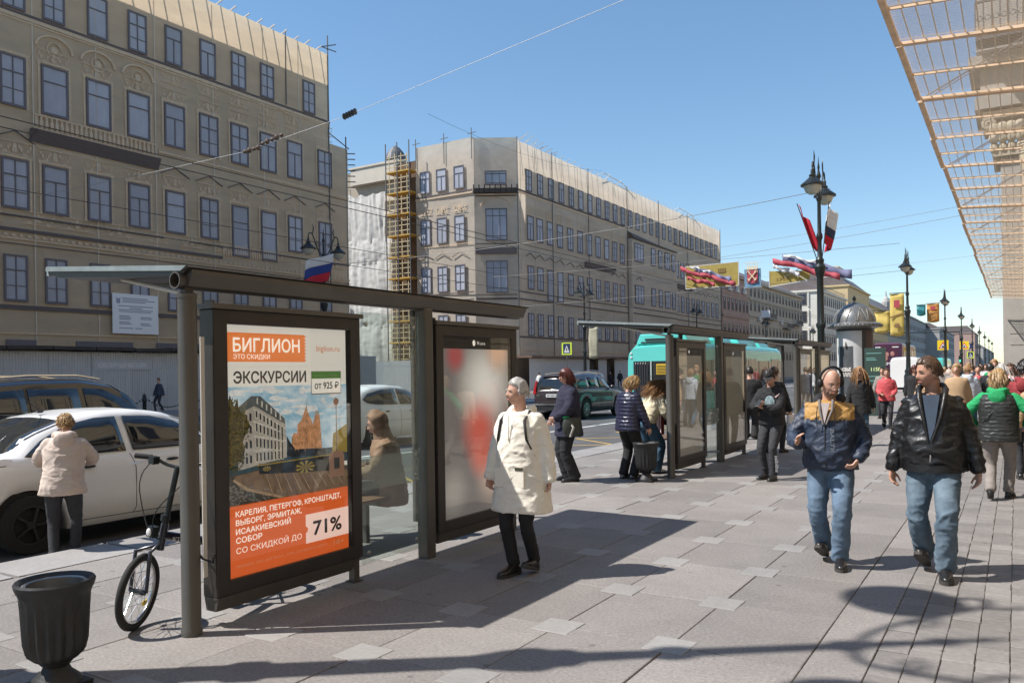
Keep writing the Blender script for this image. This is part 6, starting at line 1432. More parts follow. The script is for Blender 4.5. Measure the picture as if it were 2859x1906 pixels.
def hand(mb, W, d, palm, side, curl, fine=True):
    """W wrist, d finger direction, palm normal (towards which fingers curl), side +1 right"""
    d = d.normalized(); palm = (palm - d * palm.dot(d)).normalized(); ac = d.cross(palm).normalized() * side     # ac: from thumb to little finger... sign fixed by caller
    c = W + d * .045
    mb.loft([(W - d * .01, ac, palm, .026, .018), (W + d * .02, ac, palm, .034, .017), (W + d * .06, ac, palm, .041, .015), (W + d * .088, ac, palm, .039, .012)], 10)
    for k, (o_, ln) in enumerate(((-.029, .070), (-.0098, .080), (.0098, .074), (.028, .058))):
        b = W + d * (.08 - abs(o_) * .15) + ac * o_; P = [b - d * .02, b]; dd = d.copy(); ax = ac
        for s_ in (.45, .32, .23):
            dd = Matrix.Rotation(curl * (1.0 + .12 * k) * side * (1), 3, ax) @ dd if False else (dd * cos(curl * (1 + .1 * k)) + palm * sin(curl * (1 + .1 * k))).normalized()
            palm_ = palm; P.append(P[-1] + dd * ln * s_); 
        mb.tube(P, [.0095, .0095, .0088, .0082, .0068], 8)
    t0 = W + d * .025 - ac * .026; td = (d * .6 - ac * .75 + palm * .25).normalized(); t1 = t0 + td * .038; t2 = t1 + (d * .9 - ac * .25 + palm * .35).normalized() * .03; t3 = t2 + (d + palm * .4).normalized() * .022
    mb.tube([t0 - td * .015, t0, t1, t2, t3], [.013, .013, .0105, .0095, .007], 8)
def shoe_mesh(A, fd, pitch, ln=.275, wd=.05):
    """A ankle joint, fd ground direction of the foot"""
    up = V((0, 0, 1)); sdv = fd.cross(up).normalized(); R = Matrix.Rotation(pitch, 3, sdv); f = R @ fd; u = R @ up
    base = A - u * .085 - f * .06; rs = []
    for t, w, hh in ((-.01, .55, .055), (.02, .72, .08), (.06, .78, .105), (.10, .80, .10), (.145, .92, .075), (.19, 1.0, .06), (.235, .88, .05), (.262, .6, .042), (.278, .25, .03)):
        c = base + f * (t * ln / .275) + u * (hh * .5 + .008); rs.append((c, sdv, u, wd * w, hh * .5))
    up_ = MB().loft(rs, 12, 2.4)
    so = MB(); pr = []
    for t, w in ((-.015, .5), (.02, .78), (.08, .80), (.15, .98), (.20, 1.04), (.245, .88), (.275, .5), (.284, .2)): pr.append((t, w))
    pts = [base + f * (t * ln / .275) + sdv * (wd * w) for t, w in pr] + [base + f * (t * ln / .275) - sdv * (wd * w) for t, w in pr[::-1]]
    so.prism([p - u * .004 for p in pts], u * .026)
    return up_, so
def hair_part(P, hc, Rh, style, m, lod, seed=0):
    """shell over the scalp plus strands"""
    r = random.Random(seed); b = MB()
    hl = dict(short=(.060, -.055, .045), bob=(.066, -.08, .05), long=(.070, -.09, .05), fringe=(.045, -.08, .05), crop=(.074, -.03, .045), stubble=(.080, -.04, .03), cap=(.045, -.03, .045))[style]
    thick = dict(short=.02, bob=.024, long=.02, fringe=.022, crop=.017, stubble=.003, cap=.014)[style]
    nth, nph = (40, 26) if lod < 2 else (20, 14); rows = []; keep = {}
    def on(p):
        if p.y > .015:
            lim = hl[0] - .028 * max(0, (abs(p.x) - .03) / .04) * 1.0
            return p.z > lim
        if p.y > -.03: return p.z > -.01 - (.03 if style in ('bob', 'long', 'fringe') else 0) or (style in ('bob', 'long', 'fringe') and p.z > -.09)
        return p.z > hl[1]
    vi = {}
    for i in range(nph + 1):
        ph = -pi / 2 + pi * i / nph
        for j in range(nth):
            th = 2 * pi * j / nth; p0 = head_pt(th, ph); e = thick * (1 + .5 * noise.noise(V((p0.x * 40 + seed, p0.y * 40, p0.z * 40))))
            edge = 1 if on(p0) else -.35
            vi[(i, j)] = (head_pt(th, ph, e * edge if edge > 0 else -.006), on(p0))
    vv = []; idx = {}; ff = []
    for i in range(nph):
        for j in range(nth):
            q = [(i, j), (i, (j + 1) % nth), (i + 1, (j + 1) % nth), (i + 1, j)]
            if sum(vi[k][1] for k in q) >= 1:
                f = []
                for k in q:
                    if k not in idx: idx[k] = len(vv); vv.append(tuple(hc + Rh @ vi[k][0]))
                    f.append(idx[k])
                ff.append(tuple(f))
    b.v = vv; b.f = ff
    ns = dict(short=170, bob=190, long=150, fringe=170, crop=170, stubble=0, cap=0)[style] if lod < 2 else (40 if style == 'long' else 0)
    if lod == 0: ns = int(ns * 2.1)
    ln = dict(short=.055, bob=.13, long=.40, fringe=.13, crop=.032, stubble=0, cap=0)[style]
    for k in range(ns):
        for _ in range(20):
            th = r.uniform(0, 2 * pi); ph = math.asin(r.uniform(-.5, .99)); p0 = head_pt(th, ph)
            if on(p0): break
        n0 = V((p0.x / .073, p0.y / .093, p0.z / .118)).normalized(); p = head_pt(th, ph, thick * .6); L = ln * r.uniform(.6, 1.15)
        if style in ('long', 'bob', 'fringe') : L *= 1 + .25 * n0.z
        down = V((0, -.25, -1)) if style != 'short' else V((r.uniform(-.3, .3), -.5 - .4 * n0.y, -.5))
        sg = 5; d = (n0 * .5 + down * .5 + V((r.uniform(-.3, .3), r.uniform(-.3, .3), r.uniform(-.1, .2)))).normalized(); pts = [p.copy()]
        for s_ in range(sg):
            d = (d * .55 + down.normalized() * .45 + V((r.uniform(-.12, .12), r.uniform(-.12, .12), 0))).normalized(); p = p + d * (L / sg)
            e = V((p.x / .073, p.y / .093, p.z / .118))
            if e.length < 1.12 and p.z > -.12: e = e.normalized() * 1.14; p = V((e.x * .073, e.y * .093, e.z * .118))
            if style == 'long' and p.z < -.13 and p.y > -.0 and p.y < .06 and abs(p.x) < .1: p.y = max(p.y, .05)
            elif style == 'long' and p.z < -.16 and p.y <= 0: p.y = min(p.y, -.085)
            pts.append(p.copy())
        w = dict(short=.0075, bob=.009, long=.011, fringe=.009, crop=.0065)[style] * r.uniform(.7, 1.2) * (.62 if lod == 0 else 1)
        b.tube([hc + Rh @ q for q in pts], [w, w, w * .95, w * .85, w * .6, w * .2], 4)
    return b.build("hair", m, P, 60, fix=True)
def person(label, x, y, hd, h=1.72, z0=0., lod=1, pelvis=(0, 0, .93), lean=0., side=0., twist=0., feet=((.1, .08, 0, 0), (-.1, -.08, 0, 0)), hands=None, head=(0, 0, 0), top=None, pants=None, shoes=S_BK, hair=None, skin=None, build=1., belly=0., group=None, extra=None, name="person", toes=(.12, .12)):
    hx, hy = hd; P = thing(name, label, "person", (x, y, z0), atan2(-hx, hy), group, h / 1.75)
    skin = skin or SKIN; seed = abs(hash((round(x, 2), round(y, 2)))) % 97 if False else int(abs(x * 37 + y * 11)) % 97
    vb, vc = ((.0075, .0115), (.011, .015), (.026, .028))[lod]
    pv_ = V(pelvis); Rt = RZ(twist) @ RY(side) @ RX(-lean)
    def T(p):
        p = V(p); t = max(0, min(1, (p.z - .80) / .18)); q = p - V((0, 0, .93)); return pv_ + (Rt @ q) * t + q * (1 - t)
    def A(p_z): t = max(0, min(1, (p_z - .80) / .18)); return (Rt @ V((1, 0, 0))) * t + V((1, 0, 0)) * (1 - t), (Rt @ V((0, 1, 0))) * t + V((0, 1, 0)) * (1 - t)
    sw = .166 * build
    S = [T((s * sw, -.008, 1.378)) for s in (1, -1)]
    hands = hands or ((.30, .02, .80), (-.30, .02, .80))
    E = []; Wr = []
    for k in (0, 1):
        s = 1 - 2 * k; hp = V(hands[k][:3]); pole = Rt @ V((s * .45, -1, -.15))
        if len(hands[k]) > 3 and hands[k][3]: pole = V(hands[k][3])
        e, w = ik(S[k], hp, .295, .255, pole); E.append(e); Wr.append(w)
    HJ = [pv_ + V((s * .092, 0, -.035)) for s in (1, -1)]; KN = []; AN = []; FD = []
    for k in (0, 1):
        s = 1 - 2 * k; f = feet[k]; a = V((f[0], f[1], .088 + f[2])); fd = V((s * sin(toes[k]), cos(toes[k]), 0)); kn, an = ik(HJ[k], a, .435, .425, V((s * .12, 1, .15))); KN.append(kn); AN.append(an); FD.append(fd)
    Nb = T((0, -.012, 1.44)); Nt = Nb + Rt @ V((0, .022, .085)); Rh = RZ(head[0]) @ RX(-head[1]) @ RY(head[2])
    if lod < 3: Rh = (Rt @ Rh) if abs(lean) < .2 else (RX(-lean * .5) @ Rh)
    hc = Nt + Rh @ V((0, .018, .100))
    J = dict(S=S, E=E, W=Wr, H=HJ, K=KN, A=AN, hc=hc, Rh=Rh, T=T, Rt=Rt, P=P, Nb=Nb)
    # ---- body: head, neck, trunk core, arms and hands as one surface
    b = MB(); nth, nph = (44, 34) if lod < 2 else (16, 12); rs = []
    for i in range(nph + 1):
        ph = -pi / 2 + .03 + (pi - .06) * i / nph; rs.append([hc + Rh @ head_pt(2 * pi * j / nth, ph) for j in range(nth)])
    b.rings(rs)
    for s in (1, -1): b.ball(hc + Rh @ V((s * .073, -.008, -.012)), .012, .022, .034, 8, 6, Rh @ RZ(-s * .4))
    b.tube([Nb - Rt @ V((0, 0, .08)), Nb, Nb.lerp(Nt, .5), Nt + Rh @ V((0, .0, .04))], [.075, .062, .056, .054], 14)
    lf = []
    for z in (.95, 1.1, 1.25, 1.35, 1.41, 1.45):
        U, Wv = A(z); lf.append((T((0, 0, z)), U, Wv, interp(WT, z) * build * .82, interp(DT, z) * .8))
    b.loft(lf, 14)
    curl = .35
    for k in (0, 1):
        s = 1 - 2 * k; limb(b, [S[k], E[k], Wr[k]], [.048, .038, .027])
        hs = hands[k]; d = (Wr[k] - E[k]).normalized()
        if len(hs) > 4 and hs[4]: d = V(hs[4]).normalized()
        palm = V(hs[5]) if len(hs) > 5 else V((-s, .3, 0)); cu_ = hs[6] if len(hs) > 6 else curl
        if lod < 2: hand(b, Wr[k], d, palm, s, cu_)
        else: b.ball(Wr[k] + d * .07, .035, .045, .075, 8, 6)
    bme = remesh(b, "body", vb, 3 if lod < 2 else 2, .4); bo = obj("body", bme, skin, P, 180)
    if lod < 2:
        for s in (1, -1):
            ep = hc + Rh @ V((s * .030, .0725, .002))
            eo = MB().ball(ep, .0115, .0075, .0052, 10, 8, Rh).build("eye", m_eye, bo, 60); MB().ball(ep + Rh @ V((0, .006, 0)), .006, .005, .006, 8, 6, Rh).build("iris", m_iris, eo, 60) if False else MB().ball(ep + Rh @ V((0, .005, -.0005)), .0048, .004, .0048, 8, 6, Rh).build("iris", m_iris, bo, 60)
            MB().tube([hc + Rh @ V((s * .014, .094, .022)), hc + Rh @ V((s * .032, .091, .028)), hc + Rh @ V((s * .048, .078, .022))], [.004, .0045, .002], 6).build("eyebrow", (hair or {}).get('brow', H_BR), bo, 60)
        MB().loft([(hc + Rh @ V((xx, .0945 - abs(xx) * .35, -.063)), Rh @ V((0, 1, 0)), Rh @ V((0, 0, 1)), .005, .0065 * (1 - abs(xx) / .03) + .001) for xx in (-.025, -.015, 0, .015, .025)], 8).build("lips", m_lip, bo, 60)
    # ---- top garment
    tp = dict(hem=.82, bulk=.018, wr=.006, f=7, sleeve=1., flare=0., collar=.0, hood=None, zip=None); tp.update(top or {})
    b = MB(); lf = []; zs = [z for z in (tp['hem'], .5, .6, .68, .75, .82, .88, .95, 1.02, 1.1, 1.18, 1.26, 1.33, 1.385, 1.42, 1.45) if z >= tp['hem']]
    if tp['collar']: zs.append(1.47 + tp['collar'])
    for z in zs:
        U, Wv = A(z); w = interp(WT, z) * build + tp['bulk']; dd = interp(DT, z) * (.5 + .5 * build) + tp['bulk']; yo = 0
        if belly: g_ = math.exp(-((z - 1.03) / .16) ** 2) * belly; dd += g_ * .6; yo += g_ * .5; w += g_ * .35
        if z < .95: w += tp['flare'] * (.95 - z); dd += tp['flare'] * (.95 - z)
        if z > 1.46: w = dd = .078
        lf.append((T((0, yo + (.004 if z > 1.2 else .008), z)), U, Wv, w, dd))
    b.loft(lf, 22, 2.15)
    sb = tp['bulk']
    for k in (0, 1):
        we = E[k].lerp(Wr[k], tp['sleeve']); limb(b, [S[k] + Rt @ V(((-.02 if k == 0 else .02), 0, -.01)), E[k], we], [.055 + sb * .8, .047 + sb * .8, .037 + sb * .65], 14)
    me = remesh(b, "jacket", vc, 5)
    if lod < 2:
        if tp.get('quilt'): quilt(me, tp['quilt'][0], tp['quilt'][1])
        wrinkle(me, tp['wr'], tp['f'], 1.7, seed)
    if tp.get('split'):
        vv = [tuple(v.co) for v in me.vertices]; fa = []; fb = []
        for p_ in me.polygons: (fb if tp['split'][0](p_.center) else fa).append(tuple(p_.vertices))
        m2 = bpy.data.meshes.new(tp['split'][2]); m2.from_pydata(vv, [], fb); m2.update(); bm = bmesh.new(); bm.from_mesh(m2); bmesh.ops.delete(bm, geom=[v for v in bm.verts if not v.link_faces], context='VERTS'); bm.to_mesh(m2); bm.free()
        me = bpy.data.meshes.new("jacket"); me.from_pydata(vv, [], fa); me.update(); bm = bmesh.new(); bm.from_mesh(me); bmesh.ops.delete(bm, geom=[v for v in bm.verts if not v.link_faces], context='VERTS'); bm.to_mesh(me); bm.free()
        obj(tp['split'][2], m2, tp['split'][1], P, 180)
    jk = obj(tp.get('name', "jacket"), me, tp['m'], P, 180)
    if tp['hood'] == 'down':
        pts = [T((.085, .045, 1.43)), T((.10, -.03, 1.47)), T((.07, -.10, 1.46)), T((0, -.135, 1.43)), T((-.07, -.10, 1.46)), T((-.10, -.03, 1.47)), T((-.085, .045, 1.43))]
        hb = MB(); hb.tube(smoothed(pts, 2), [.026 + .024 * sin(pi * i / (len(smoothed(pts, 2)) - 1)) for i in range(len(smoothed(pts, 2)))], 10); hb.ball(T((0, -.135, 1.38)), .11, .05, .10, 12, 8)
        hm = remesh(hb, "hood", vc, 4); wrinkle(hm, .004, 9, 1.5, seed); obj("hood", hm, tp.get('hm', tp['m']), jk, 180)
    if tp['hood'] == 'up':
        hb = MB(); vv = {}; nt, nf = 36, 22
        for i in range(nf + 1):
            for j in range(nt):
                th = 2 * pi * j / nt; ph = -pi / 2 + pi * i / nf; p0 = head_pt(th, ph); out_ = not (p0.y > .055 and p0.z < .075 and abs(p0.x) < .058)
                vv[(i, j)] = (hc + Rh @ (head_pt(th, ph, .032 + .006 * sin(i)) + V((0, -.012, 0))), out_)
        idx = {}
        for i in range(nf):
            for j in range(nt):
                q = [(i, j), (i, (j + 1) % nt), (i + 1, (j + 1) % nt), (i + 1, j)]
                if all(vv[k][1] for k in q):
                    for k in q:
                        if k not in idx: idx[k] = len(hb.v); hb.v.append(tuple(vv[k][0]))
                    hb.f.append(tuple(idx[k] for k in q))
        ho = hb.build("hood", tp['m'], jk, 180); ho.modifiers.new("s", 'SOLIDIFY').thickness = .012; wrinkle(ho.data, .005, 9, 1.2, seed)
        MB().tube([Nb + V((0, 0, -.02)), Nb.lerp(Nt, .6), hc + Rh @ V((0, -.03, -.05))], [.115, .10, .09], 16).build("hood_neck", tp['m'], jk, 60)
    if tp['zip'] is not None:
        zz = []
        for z in [tp['hem'] + .01 + (1.42 - tp['hem']) * i / 12 for i in range(13)]:
            dd = interp(DT, z) * (.5 + .5 * build) + tp['bulk']; g_ = math.exp(-((z - 1.03) / .16) ** 2) * belly; zz.append(T((.012, dd + g_ * 1.1 + .006, z)))
        MB().tube(zz, .0055, 6).build("zip", tp['zip'], jk)
    # ---- trousers
    pt_ = dict(wide=0., wr=.006, knee=.0, m=None); pt_.update(pants or {})
    if pt_['m']:
        b = MB(); lf = []
        for z, w, dd in ((1.0, .165, .118), (.94, .178, .128), (.88, .186, .136), (.83, .18, .128), (.80, .13, .10)): q = pv_ + (V((0, -.004, z - .93))); lf.append((q, V((1, 0, 0)), V((0, 1, 0)), w * (.4 + .6 * build), dd * (.4 + .6 * build)))
        b.loft(lf, 18, 2.2); wd_ = pt_['wide']
        for k in (0, 1):
            low = AN[k] + (KN[k] - AN[k]).normalized() * (-.02 if wd_ > .01 else .0)
            limb(b, [HJ[k] + V((0, -.005, .02)), HJ[k].lerp(KN[k], .5), KN[k], KN[k].lerp(AN[k], .5), low], [.102 * (.5 + .5 * build), .086 * (.4 + .6 * build) + wd_ * .4, .066 + wd_ * .7, .060 + wd_, .052 + wd_ * 1.35], 14)
        me = remesh(b, "trousers", vc, 4)
        if lod < 2:
            zk = (KN[0].z + KN[1].z) / 2
            wrinkle(me, pt_['wr'] * .72, 6.0, 1.35, seed + 5, lambda c: .5 + .9 * math.exp(-((c.z - zk) / .1) ** 2) + .9 * math.exp(-((c.z - .16) / .10) ** 2) + .5 * math.exp(-((c.z - .82) / .08) ** 2))
        obj("trousers", me, pt_['m'], P, 180)
    for k in (0, 1):
        u_, so = shoe_mesh(AN[k], FD[k], feet[k][3]); sh = u_.build("shoe", shoes, P, 60)
        if lod < 2: so.build("sole", S_SO, sh)
    if hair: hair_part(P, hc, Rh, hair['s'], hair['m'], lod, seed)
    if extra: extra(J)
    return J
# ---- cloth colours
def cloth(n, c, rough=.85, var=.12, vs_=14, **k): return mat(n, c, rough, var=var, vs=vs_, **k)
c_denim = cloth("denim_light", (.11, .165, .235), .85, .35, 5, bump=.2, bs=300); c_denim2 = cloth("denim_faded", (.05, .085, .125), .85, .5, 5, bump=.2, bs=300, col2=(.16, .215, .265)); c_navy = cloth("jacket_navy", (.022, .034, .062), .55, .2); c_must = cloth("jacket_mustard", (.42, .235, .07), .65); c_leath = mat("black_leather", (.011, .011, .012), .40, var=.3, vs=9, bump=.5, bs=26, bdist=.008)
c_cream = cloth("cream_wool", (.82, .77, .67), .95, .06, 9, sheen=.3, bump=.3, bs=90); c_blk = cloth("black_cloth", (.016, .016, .018), .85, .25); c_beige = cloth("pink_beige_cotton", (.60, .49, .42), .8, .06); c_brown = cloth("brown_jacket", (.30, .17, .105), .75, .15); c_dnavy = cloth("dark_navy_fleece", (.018, .018, .04), .9, .2); c_char = cloth("charcoal_cloth", (.035, .036, .042), .85, .2); c_green = cloth("green_fleece", (.015, .30, .10), .85, .1); c_grey = cloth("grey_trousers", (.24, .21, .19), .85, .12); c_red = cloth("coral_jacket", (.52, .075, .085), .7, .1); c_lcream = cloth("light_cream_jacket", (.68, .60, .42), .7, .08); c_jeans = cloth("blue_jeans", (.045, .105, .17), .85, .35, 6); c_puff = mat("puffer_navy", (.018, .02, .048), .35, var=.15, vs=8); c_vest = mat("vest_black", (.02, .021, .02), .5, var=.2, vs=10); c_white = cloth("white_cloth", (.7, .7, .7), .8, .06); c_pink = cloth("pink_top", (.62, .42, .42), .8, .08); c_tan = cloth("tan_jacket", (.42, .28, .16), .8, .1); c_lime = cloth("lime_cloth", (.62, .70, .20), .8, .1); c_wine = cloth("wine_sweater", (.25, .03, .035), .85, .15); c_ltblue = cloth("pale_blue_jacket", (.50, .56, .62), .8, .08)
m_bag = mat("bag_black", (.014, .014, .014), .4, var=.2, vs=12); m_strap = mat("strap_black", (.012, .012, .012), .6)
# 1 man with headphones
def ex_head(J):
    P, hc, Rh, T = J['P'], J['hc'], J['Rh'], J['T']
    hp = MB().tube([hc + Rh @ V((.098 * cos(t), -.012, .03 + .108 * sin(t))) for t in [pi * k / 16 for k in range(17)]], .0115, 8)
    hp_o = hp.build("headphones", m_strap, P, 60)
    for s in (1, -1): MB().ball(hc + Rh @ V((s * .092, -.008, -.008)), .026, .036, .044, 12, 8, Rh).build("ear_cup", m_strap, hp_o, 60)
    bb = MB()
    for i in range(7):
        for j in range(13):
            pass
    r_ = random.Random(3)
    for k in range(240):
        th = r_.uniform(-1.25, 1.25); ph = math.asin(r_.uniform(-.97, -.42)); p = head_pt(th, ph)
        if p.y < .0 or (abs(p.x) < .022 and p.z > -.072 and p.z < -.052): continue
        q = head_pt(th, ph, .010) + V((0, 0, -.012)); bb.tube([hc + Rh @ p, hc + Rh @ q], [.005, .0015], 4)
    bb.build("beard", mat("beard_grey", (.30, .19, .13), .7, var=.3, vs=40), P, 60)
    # mustard yoke over the shoulders, shirt and drawstrings
    sh = MB(); a = T((-.03, .150, 1.44)); b_ = T((.04, .150, 1.44)); c = T((.012, .178, 1.27)); sh.prism([a, b_, c], J['Rt'] @ V((0, .014, 0))); sh.build("shirt", mat("shirt_striped", (.50, .43, .42), .8, var=.3, vs=30, stretch=(3, .1, .1)), P)
    for s in (1, -1):
        MB().tube([T((s * .07, .165, 1.41)), T((s * .075, .19, 1.33)), T((s * .07, .195, 1.24))], .004, 5).build("drawstring", m_strap, P)
        MB().tube([T((s * .055, .135, 1.47)), T((s * .05, .165, 1.38)), T((.012 + s * .012, .184, 1.26))], [.014, .012, .007], 8).build("lapel", mat("lining_grey", (.22, .19, .18), .85), P, 60)
    text("BALTIC", "lettering", mat("print_slate", (.16, .18, .21), .7), P, T((-.035, .198, 1.22)), J['Rt'] @ V((0, 0, -1)), J['Rt'] @ V((-1, 0, 0)), .22, .032, .02)
person("bald bearded man with black headphones in a navy and mustard jacket", -1.37, 7.36, (.10, -1), 1.72, 0, 0, (0.0, 0, .905), .05, 0, -.08, feet=((.075, -.16, .035, .45), (-.075, .13, 0, 0)), hands=((.235, .30, 1.06, (.6, -.6, -.5), (-.1, .45, .75), (-.7, .4, 0), .45), (-.235, .13, .93, None, (.5, .4, -.7), (1, .0, 0), .6)), head=(.55, .34, 0),
    top=dict(m=c_navy, hem=.86, bulk=.026, wr=.013, f=6.5, hood='down', hm=c_blk, zip=m_strap, split=(lambda c: c.z > 1.265 and abs(c.x) < .205, c_must, 'yoke')), pants=dict(m=c_denim, wr=.009, wide=.016), shoes=S_BK, skin=SKIN, build=1.08, belly=.035, extra=ex_head, hair=None)
# 2 man in the leather jacket
def ex_leather(J):
    P, T, Rt = J['P'], J['T'], J['Rt']
    tb = MB(); tb.prism([T((-.055, .135, 1.45)), T((.065, .135, 1.45)), T((.045, .172, 1.28)), T((.02, .205, 1.08)), T((-.02, .19, 1.2))], Rt @ V((0, .012, 0))); tb.build("tee_shirt", cloth("tee_blue", (.045, .065, .10), .85), P)
    lp = MB()
    for s in (1, -1): lp.tube([T((s * .075, -.02, 1.52)), T((s * .095, .07, 1.49)), T((s * .088, .14, 1.42)), T((s * .06, .182, 1.28)), T((.014 + s * .012, .218, 1.09))], [.02, .024, .02, .015, .008], 8)
    lp.tube([T((.07, -.03, 1.52)), T((0, -.085, 1.52)), T((-.07, -.03, 1.52))], .02, 8); lp.build("collar", c_leath, P, 60)
    wb = MB(); U = V((1, 0, 0)); W_ = V((0, 1, 0)); wb.loft([(T((0, .018, z)), U, W_, .222, .186) for z in (.845, .86, .89, .905)], 30, 2.3); wb.build("waistband", c_leath, P, 50)
    for s in (1, -1): MB().tube([T((s * .15, .165, 1.08)), T((s * .17, .145, .97))], .004, 5).build("pocket_zip", m_chr, P)
    MB().tube([T((-.2, .13, 1.27)), T((-.08, .172, 1.265))], .003, 5).tube([T((.2, .13, 1.27)), T((.08, .172, 1.265))], .003, 5).build("yoke_seam", m_strap, P)
person("smiling dark haired man in a black leather jacket and faded jeans", -.58, 7.38, (-.02, -1), 1.79, 0, 0, (0, 0, .905), .03, 0, .05, feet=((.085, -.17, .035, .5), (-.085, .15, 0, 0)), hands=((.30, .06, .80, None, (-.05, .25, -1), (-.9, .5, 0), .4), (-.32, .0, .79, None, (.05, .2, -1), (.9, .5, 0), .4)), head=(-.92, .12, .0),
    top=dict(m=c_leath, hem=.85, bulk=.024, wr=.013, f=5.5, zip=m_chr), pants=dict(m=c_denim2, wr=.013, wide=.018), hair=dict(s='crop', m=H_BR), skin=SKIN2, build=1.10, belly=.05, extra=ex_leather)
# 3 woman in the cream coat
def ex_cream(J):
    P, T, Rt = J['P'], J['T'], J['Rt']
    for s in (1, -1): MB().tube([T((s * .10, -.08, 1.44)), T((s * .118, .03, 1.455)), T((s * .125, .135, 1.38)), T((s * .15, .15, 1.22)), T((s * .205, .07, 1.02)), T((s * .2, -.05, .95))], .012, 6).build("rucksack_strap", m_strap, P, 60)
    b = MB(); b.ball(T((0, -.19, 1.18)), .15, .075, .20, 14, 10); b.build("rucksack", m_bag, P, 60)
    MB().box(-.14, .17, .165, .185, .80, .97).build("pouch_pocket", c_cream, P, bevel=.008); MB().box(-.13, -.05, .178, .19, .955, .98).build("label_patch", mat("patch_dark", (.05, .045, .03), .6), P)
    MB().tube([T((.012, .168, 1.44)), T((.012, .19, 1.2))], .004, 5).build("zip", m_chr, P)
person("grey haired woman in a long cream coat walking past the blurred poster", -3.52, 5.76, (-.02, -1), 1.62, 0, 0, (0, -.01, .945), .03, 0, .0, feet=((.06, .05, 0, 0), (-.065, -.10, .025, .3)), hands=((.29, .10, .82, None, (-.05, .35, -1), (-.9, .5, 0), .8), (-.30, -.02, .80, None, (.05, .1, -1), (.9, .4, 0), .8)), head=(-.62, -.02, .0),
    top=dict(m=c_cream, hem=.56, bulk=.036, wr=.008, f=6, flare=.085, hood='down', name="coat"), pants=dict(m=c_blk, wr=.006), hair=dict(s='crop', m=H_GR, brow=H_GR), build=1.08, belly=.03, extra=ex_cream)
# 4 woman at the sedan
def ex_beige(J):
    P, T = J['P'], J['T']; b = MB(); b.loft([(T((0, .0, z)), V((1, 0, 0)), V((0, 1, 0)), .212, .165) for z in (1.03, 1.045, 1.06)], 26, 2.3); b.build("waist_drawcord", c_beige, P, 60)
person("woman with short blond hair in a pale beige jacket beside the white sedan", -8.02, 4.42, (-.82, .57), 1.53, -.15, 0, (0, -.03, .93), .30, .02, 0, feet=((.10, .06, 0, 0), (-.10, -.04, 0, 0)), hands=((.16, .48, 1.12, (.9, -.3, -.5)), (-.16, .48, 1.12, (-.9, -.3, -.5))), head=(.1, .35, 0),
    top=dict(m=c_beige, hem=.80, bulk=.036, wr=.007, f=5.5, hood='down', flare=.08), pants=dict(m=c_char, wr=.006), hair=dict(s='short', m=H_BL), build=1.05, extra=ex_beige)
# 5 seated hooded person in the shelter
def ex_hood(J):
    P = J['P']; W = J['W']; b = MB(); c = (W[0] + W[1]) / 2 + V((0, .06, -.12)); b.ball(c, .15, .06, .16, 14, 10); b.tube([c + V((-.08, 0, .12)), c + V((-.05, 0, .24)), c + V((.05, 0, .24)), c + V((.08, 0, .12))], .008, 6); b.build("handbag", m_bag, P, 60)
person("person in a brown hooded jacket sitting behind the nearest shelter's glass", -5.50, 6.42, (-.78, -.62), 1.68, 0, 0, (0, 0, .55), .16, 0, 0, feet=((.09, .42, 0, 0), (-.09, .36, 0, 0)), hands=((.10, .36, .72, (.8, -.6, -.2), (-.4, .9, -.2), (0, 0, -1), .6), (-.10, .36, .70, (-.8, -.6, -.2), (.4, .9, -.2), (0, 0, -1), .6)), head=(0, .15, 0),
    top=dict(m=c_brown, hem=.74, bulk=.04, wr=.010, f=7, hood='up'), pants=dict(m=c_blk), shoes=S_BK, build=1.08, extra=ex_hood)
# 6 woman in the navy coat
def ex_navy(J):
    P, T = J['P'], J['T']; e = J['E'][1]; b = MB()
    c = V((-.30, .03, .88)); b.loft([(c + V((0, 0, z)), V((0, 1, 0)), V((1, 0, 0)), w, d) for z, w, d in ((-.15, .10, .04), (-.11, .14, .065), (.0, .155, .07), (.08, .145, .06), (.13, .13, .035))], 18, 2.2); o = b.build("shoulder_bag", mat("bag_olive", (.03, .035, .028), .5), P, 60)
    MB().tube([c + V((0, -.15, .13)), J['E'][1] + V((-.06, -.05, .02)), J['E'][1] + V((-.06, .05, .02)), c + V((0, .16, .13))], .008, 6).build("bag_handle", m_strap, o); MB().ball(c + V((.0, .1, .15)), .03, .06, .045, 8, 6).build("green_scarf", c_green, o); MB().tube([c + V((.02, .05, .1)), c + V((-.09, .0, -.02)), c + V((-.08, .05, -.16))], .02, 6).build("patterned_scarf", mat("scarf_print", (.3, .28, .25), .8, var=.8, vs=40), o)
person("red haired woman in a dark navy coat with a bag, looking left", -5.85, 11.0, (-.74, -.67), 1.72, 0, 0, (0, 0, .94), .02, 0, 0, feet=((.10, .0, 0, 0), (-.10, -.05, 0, 0)), hands=((.16, .24, .95, (.9, -.6, -.2)), (-.20, .26, 1.0, (-.8, -.7, -.3), (.6, .7, -.2))), head=(.12, 0, 0),
    top=dict(m=c_dnavy, hem=.70, bulk=.05, wr=.007, f=5, flare=.06, collar=.03, name="coat"), pants=dict(m=c_blk, wide=.035, wr=.007), hair=dict(s='bob', m=H_RD), build=1.16, belly=.03, extra=ex_navy)
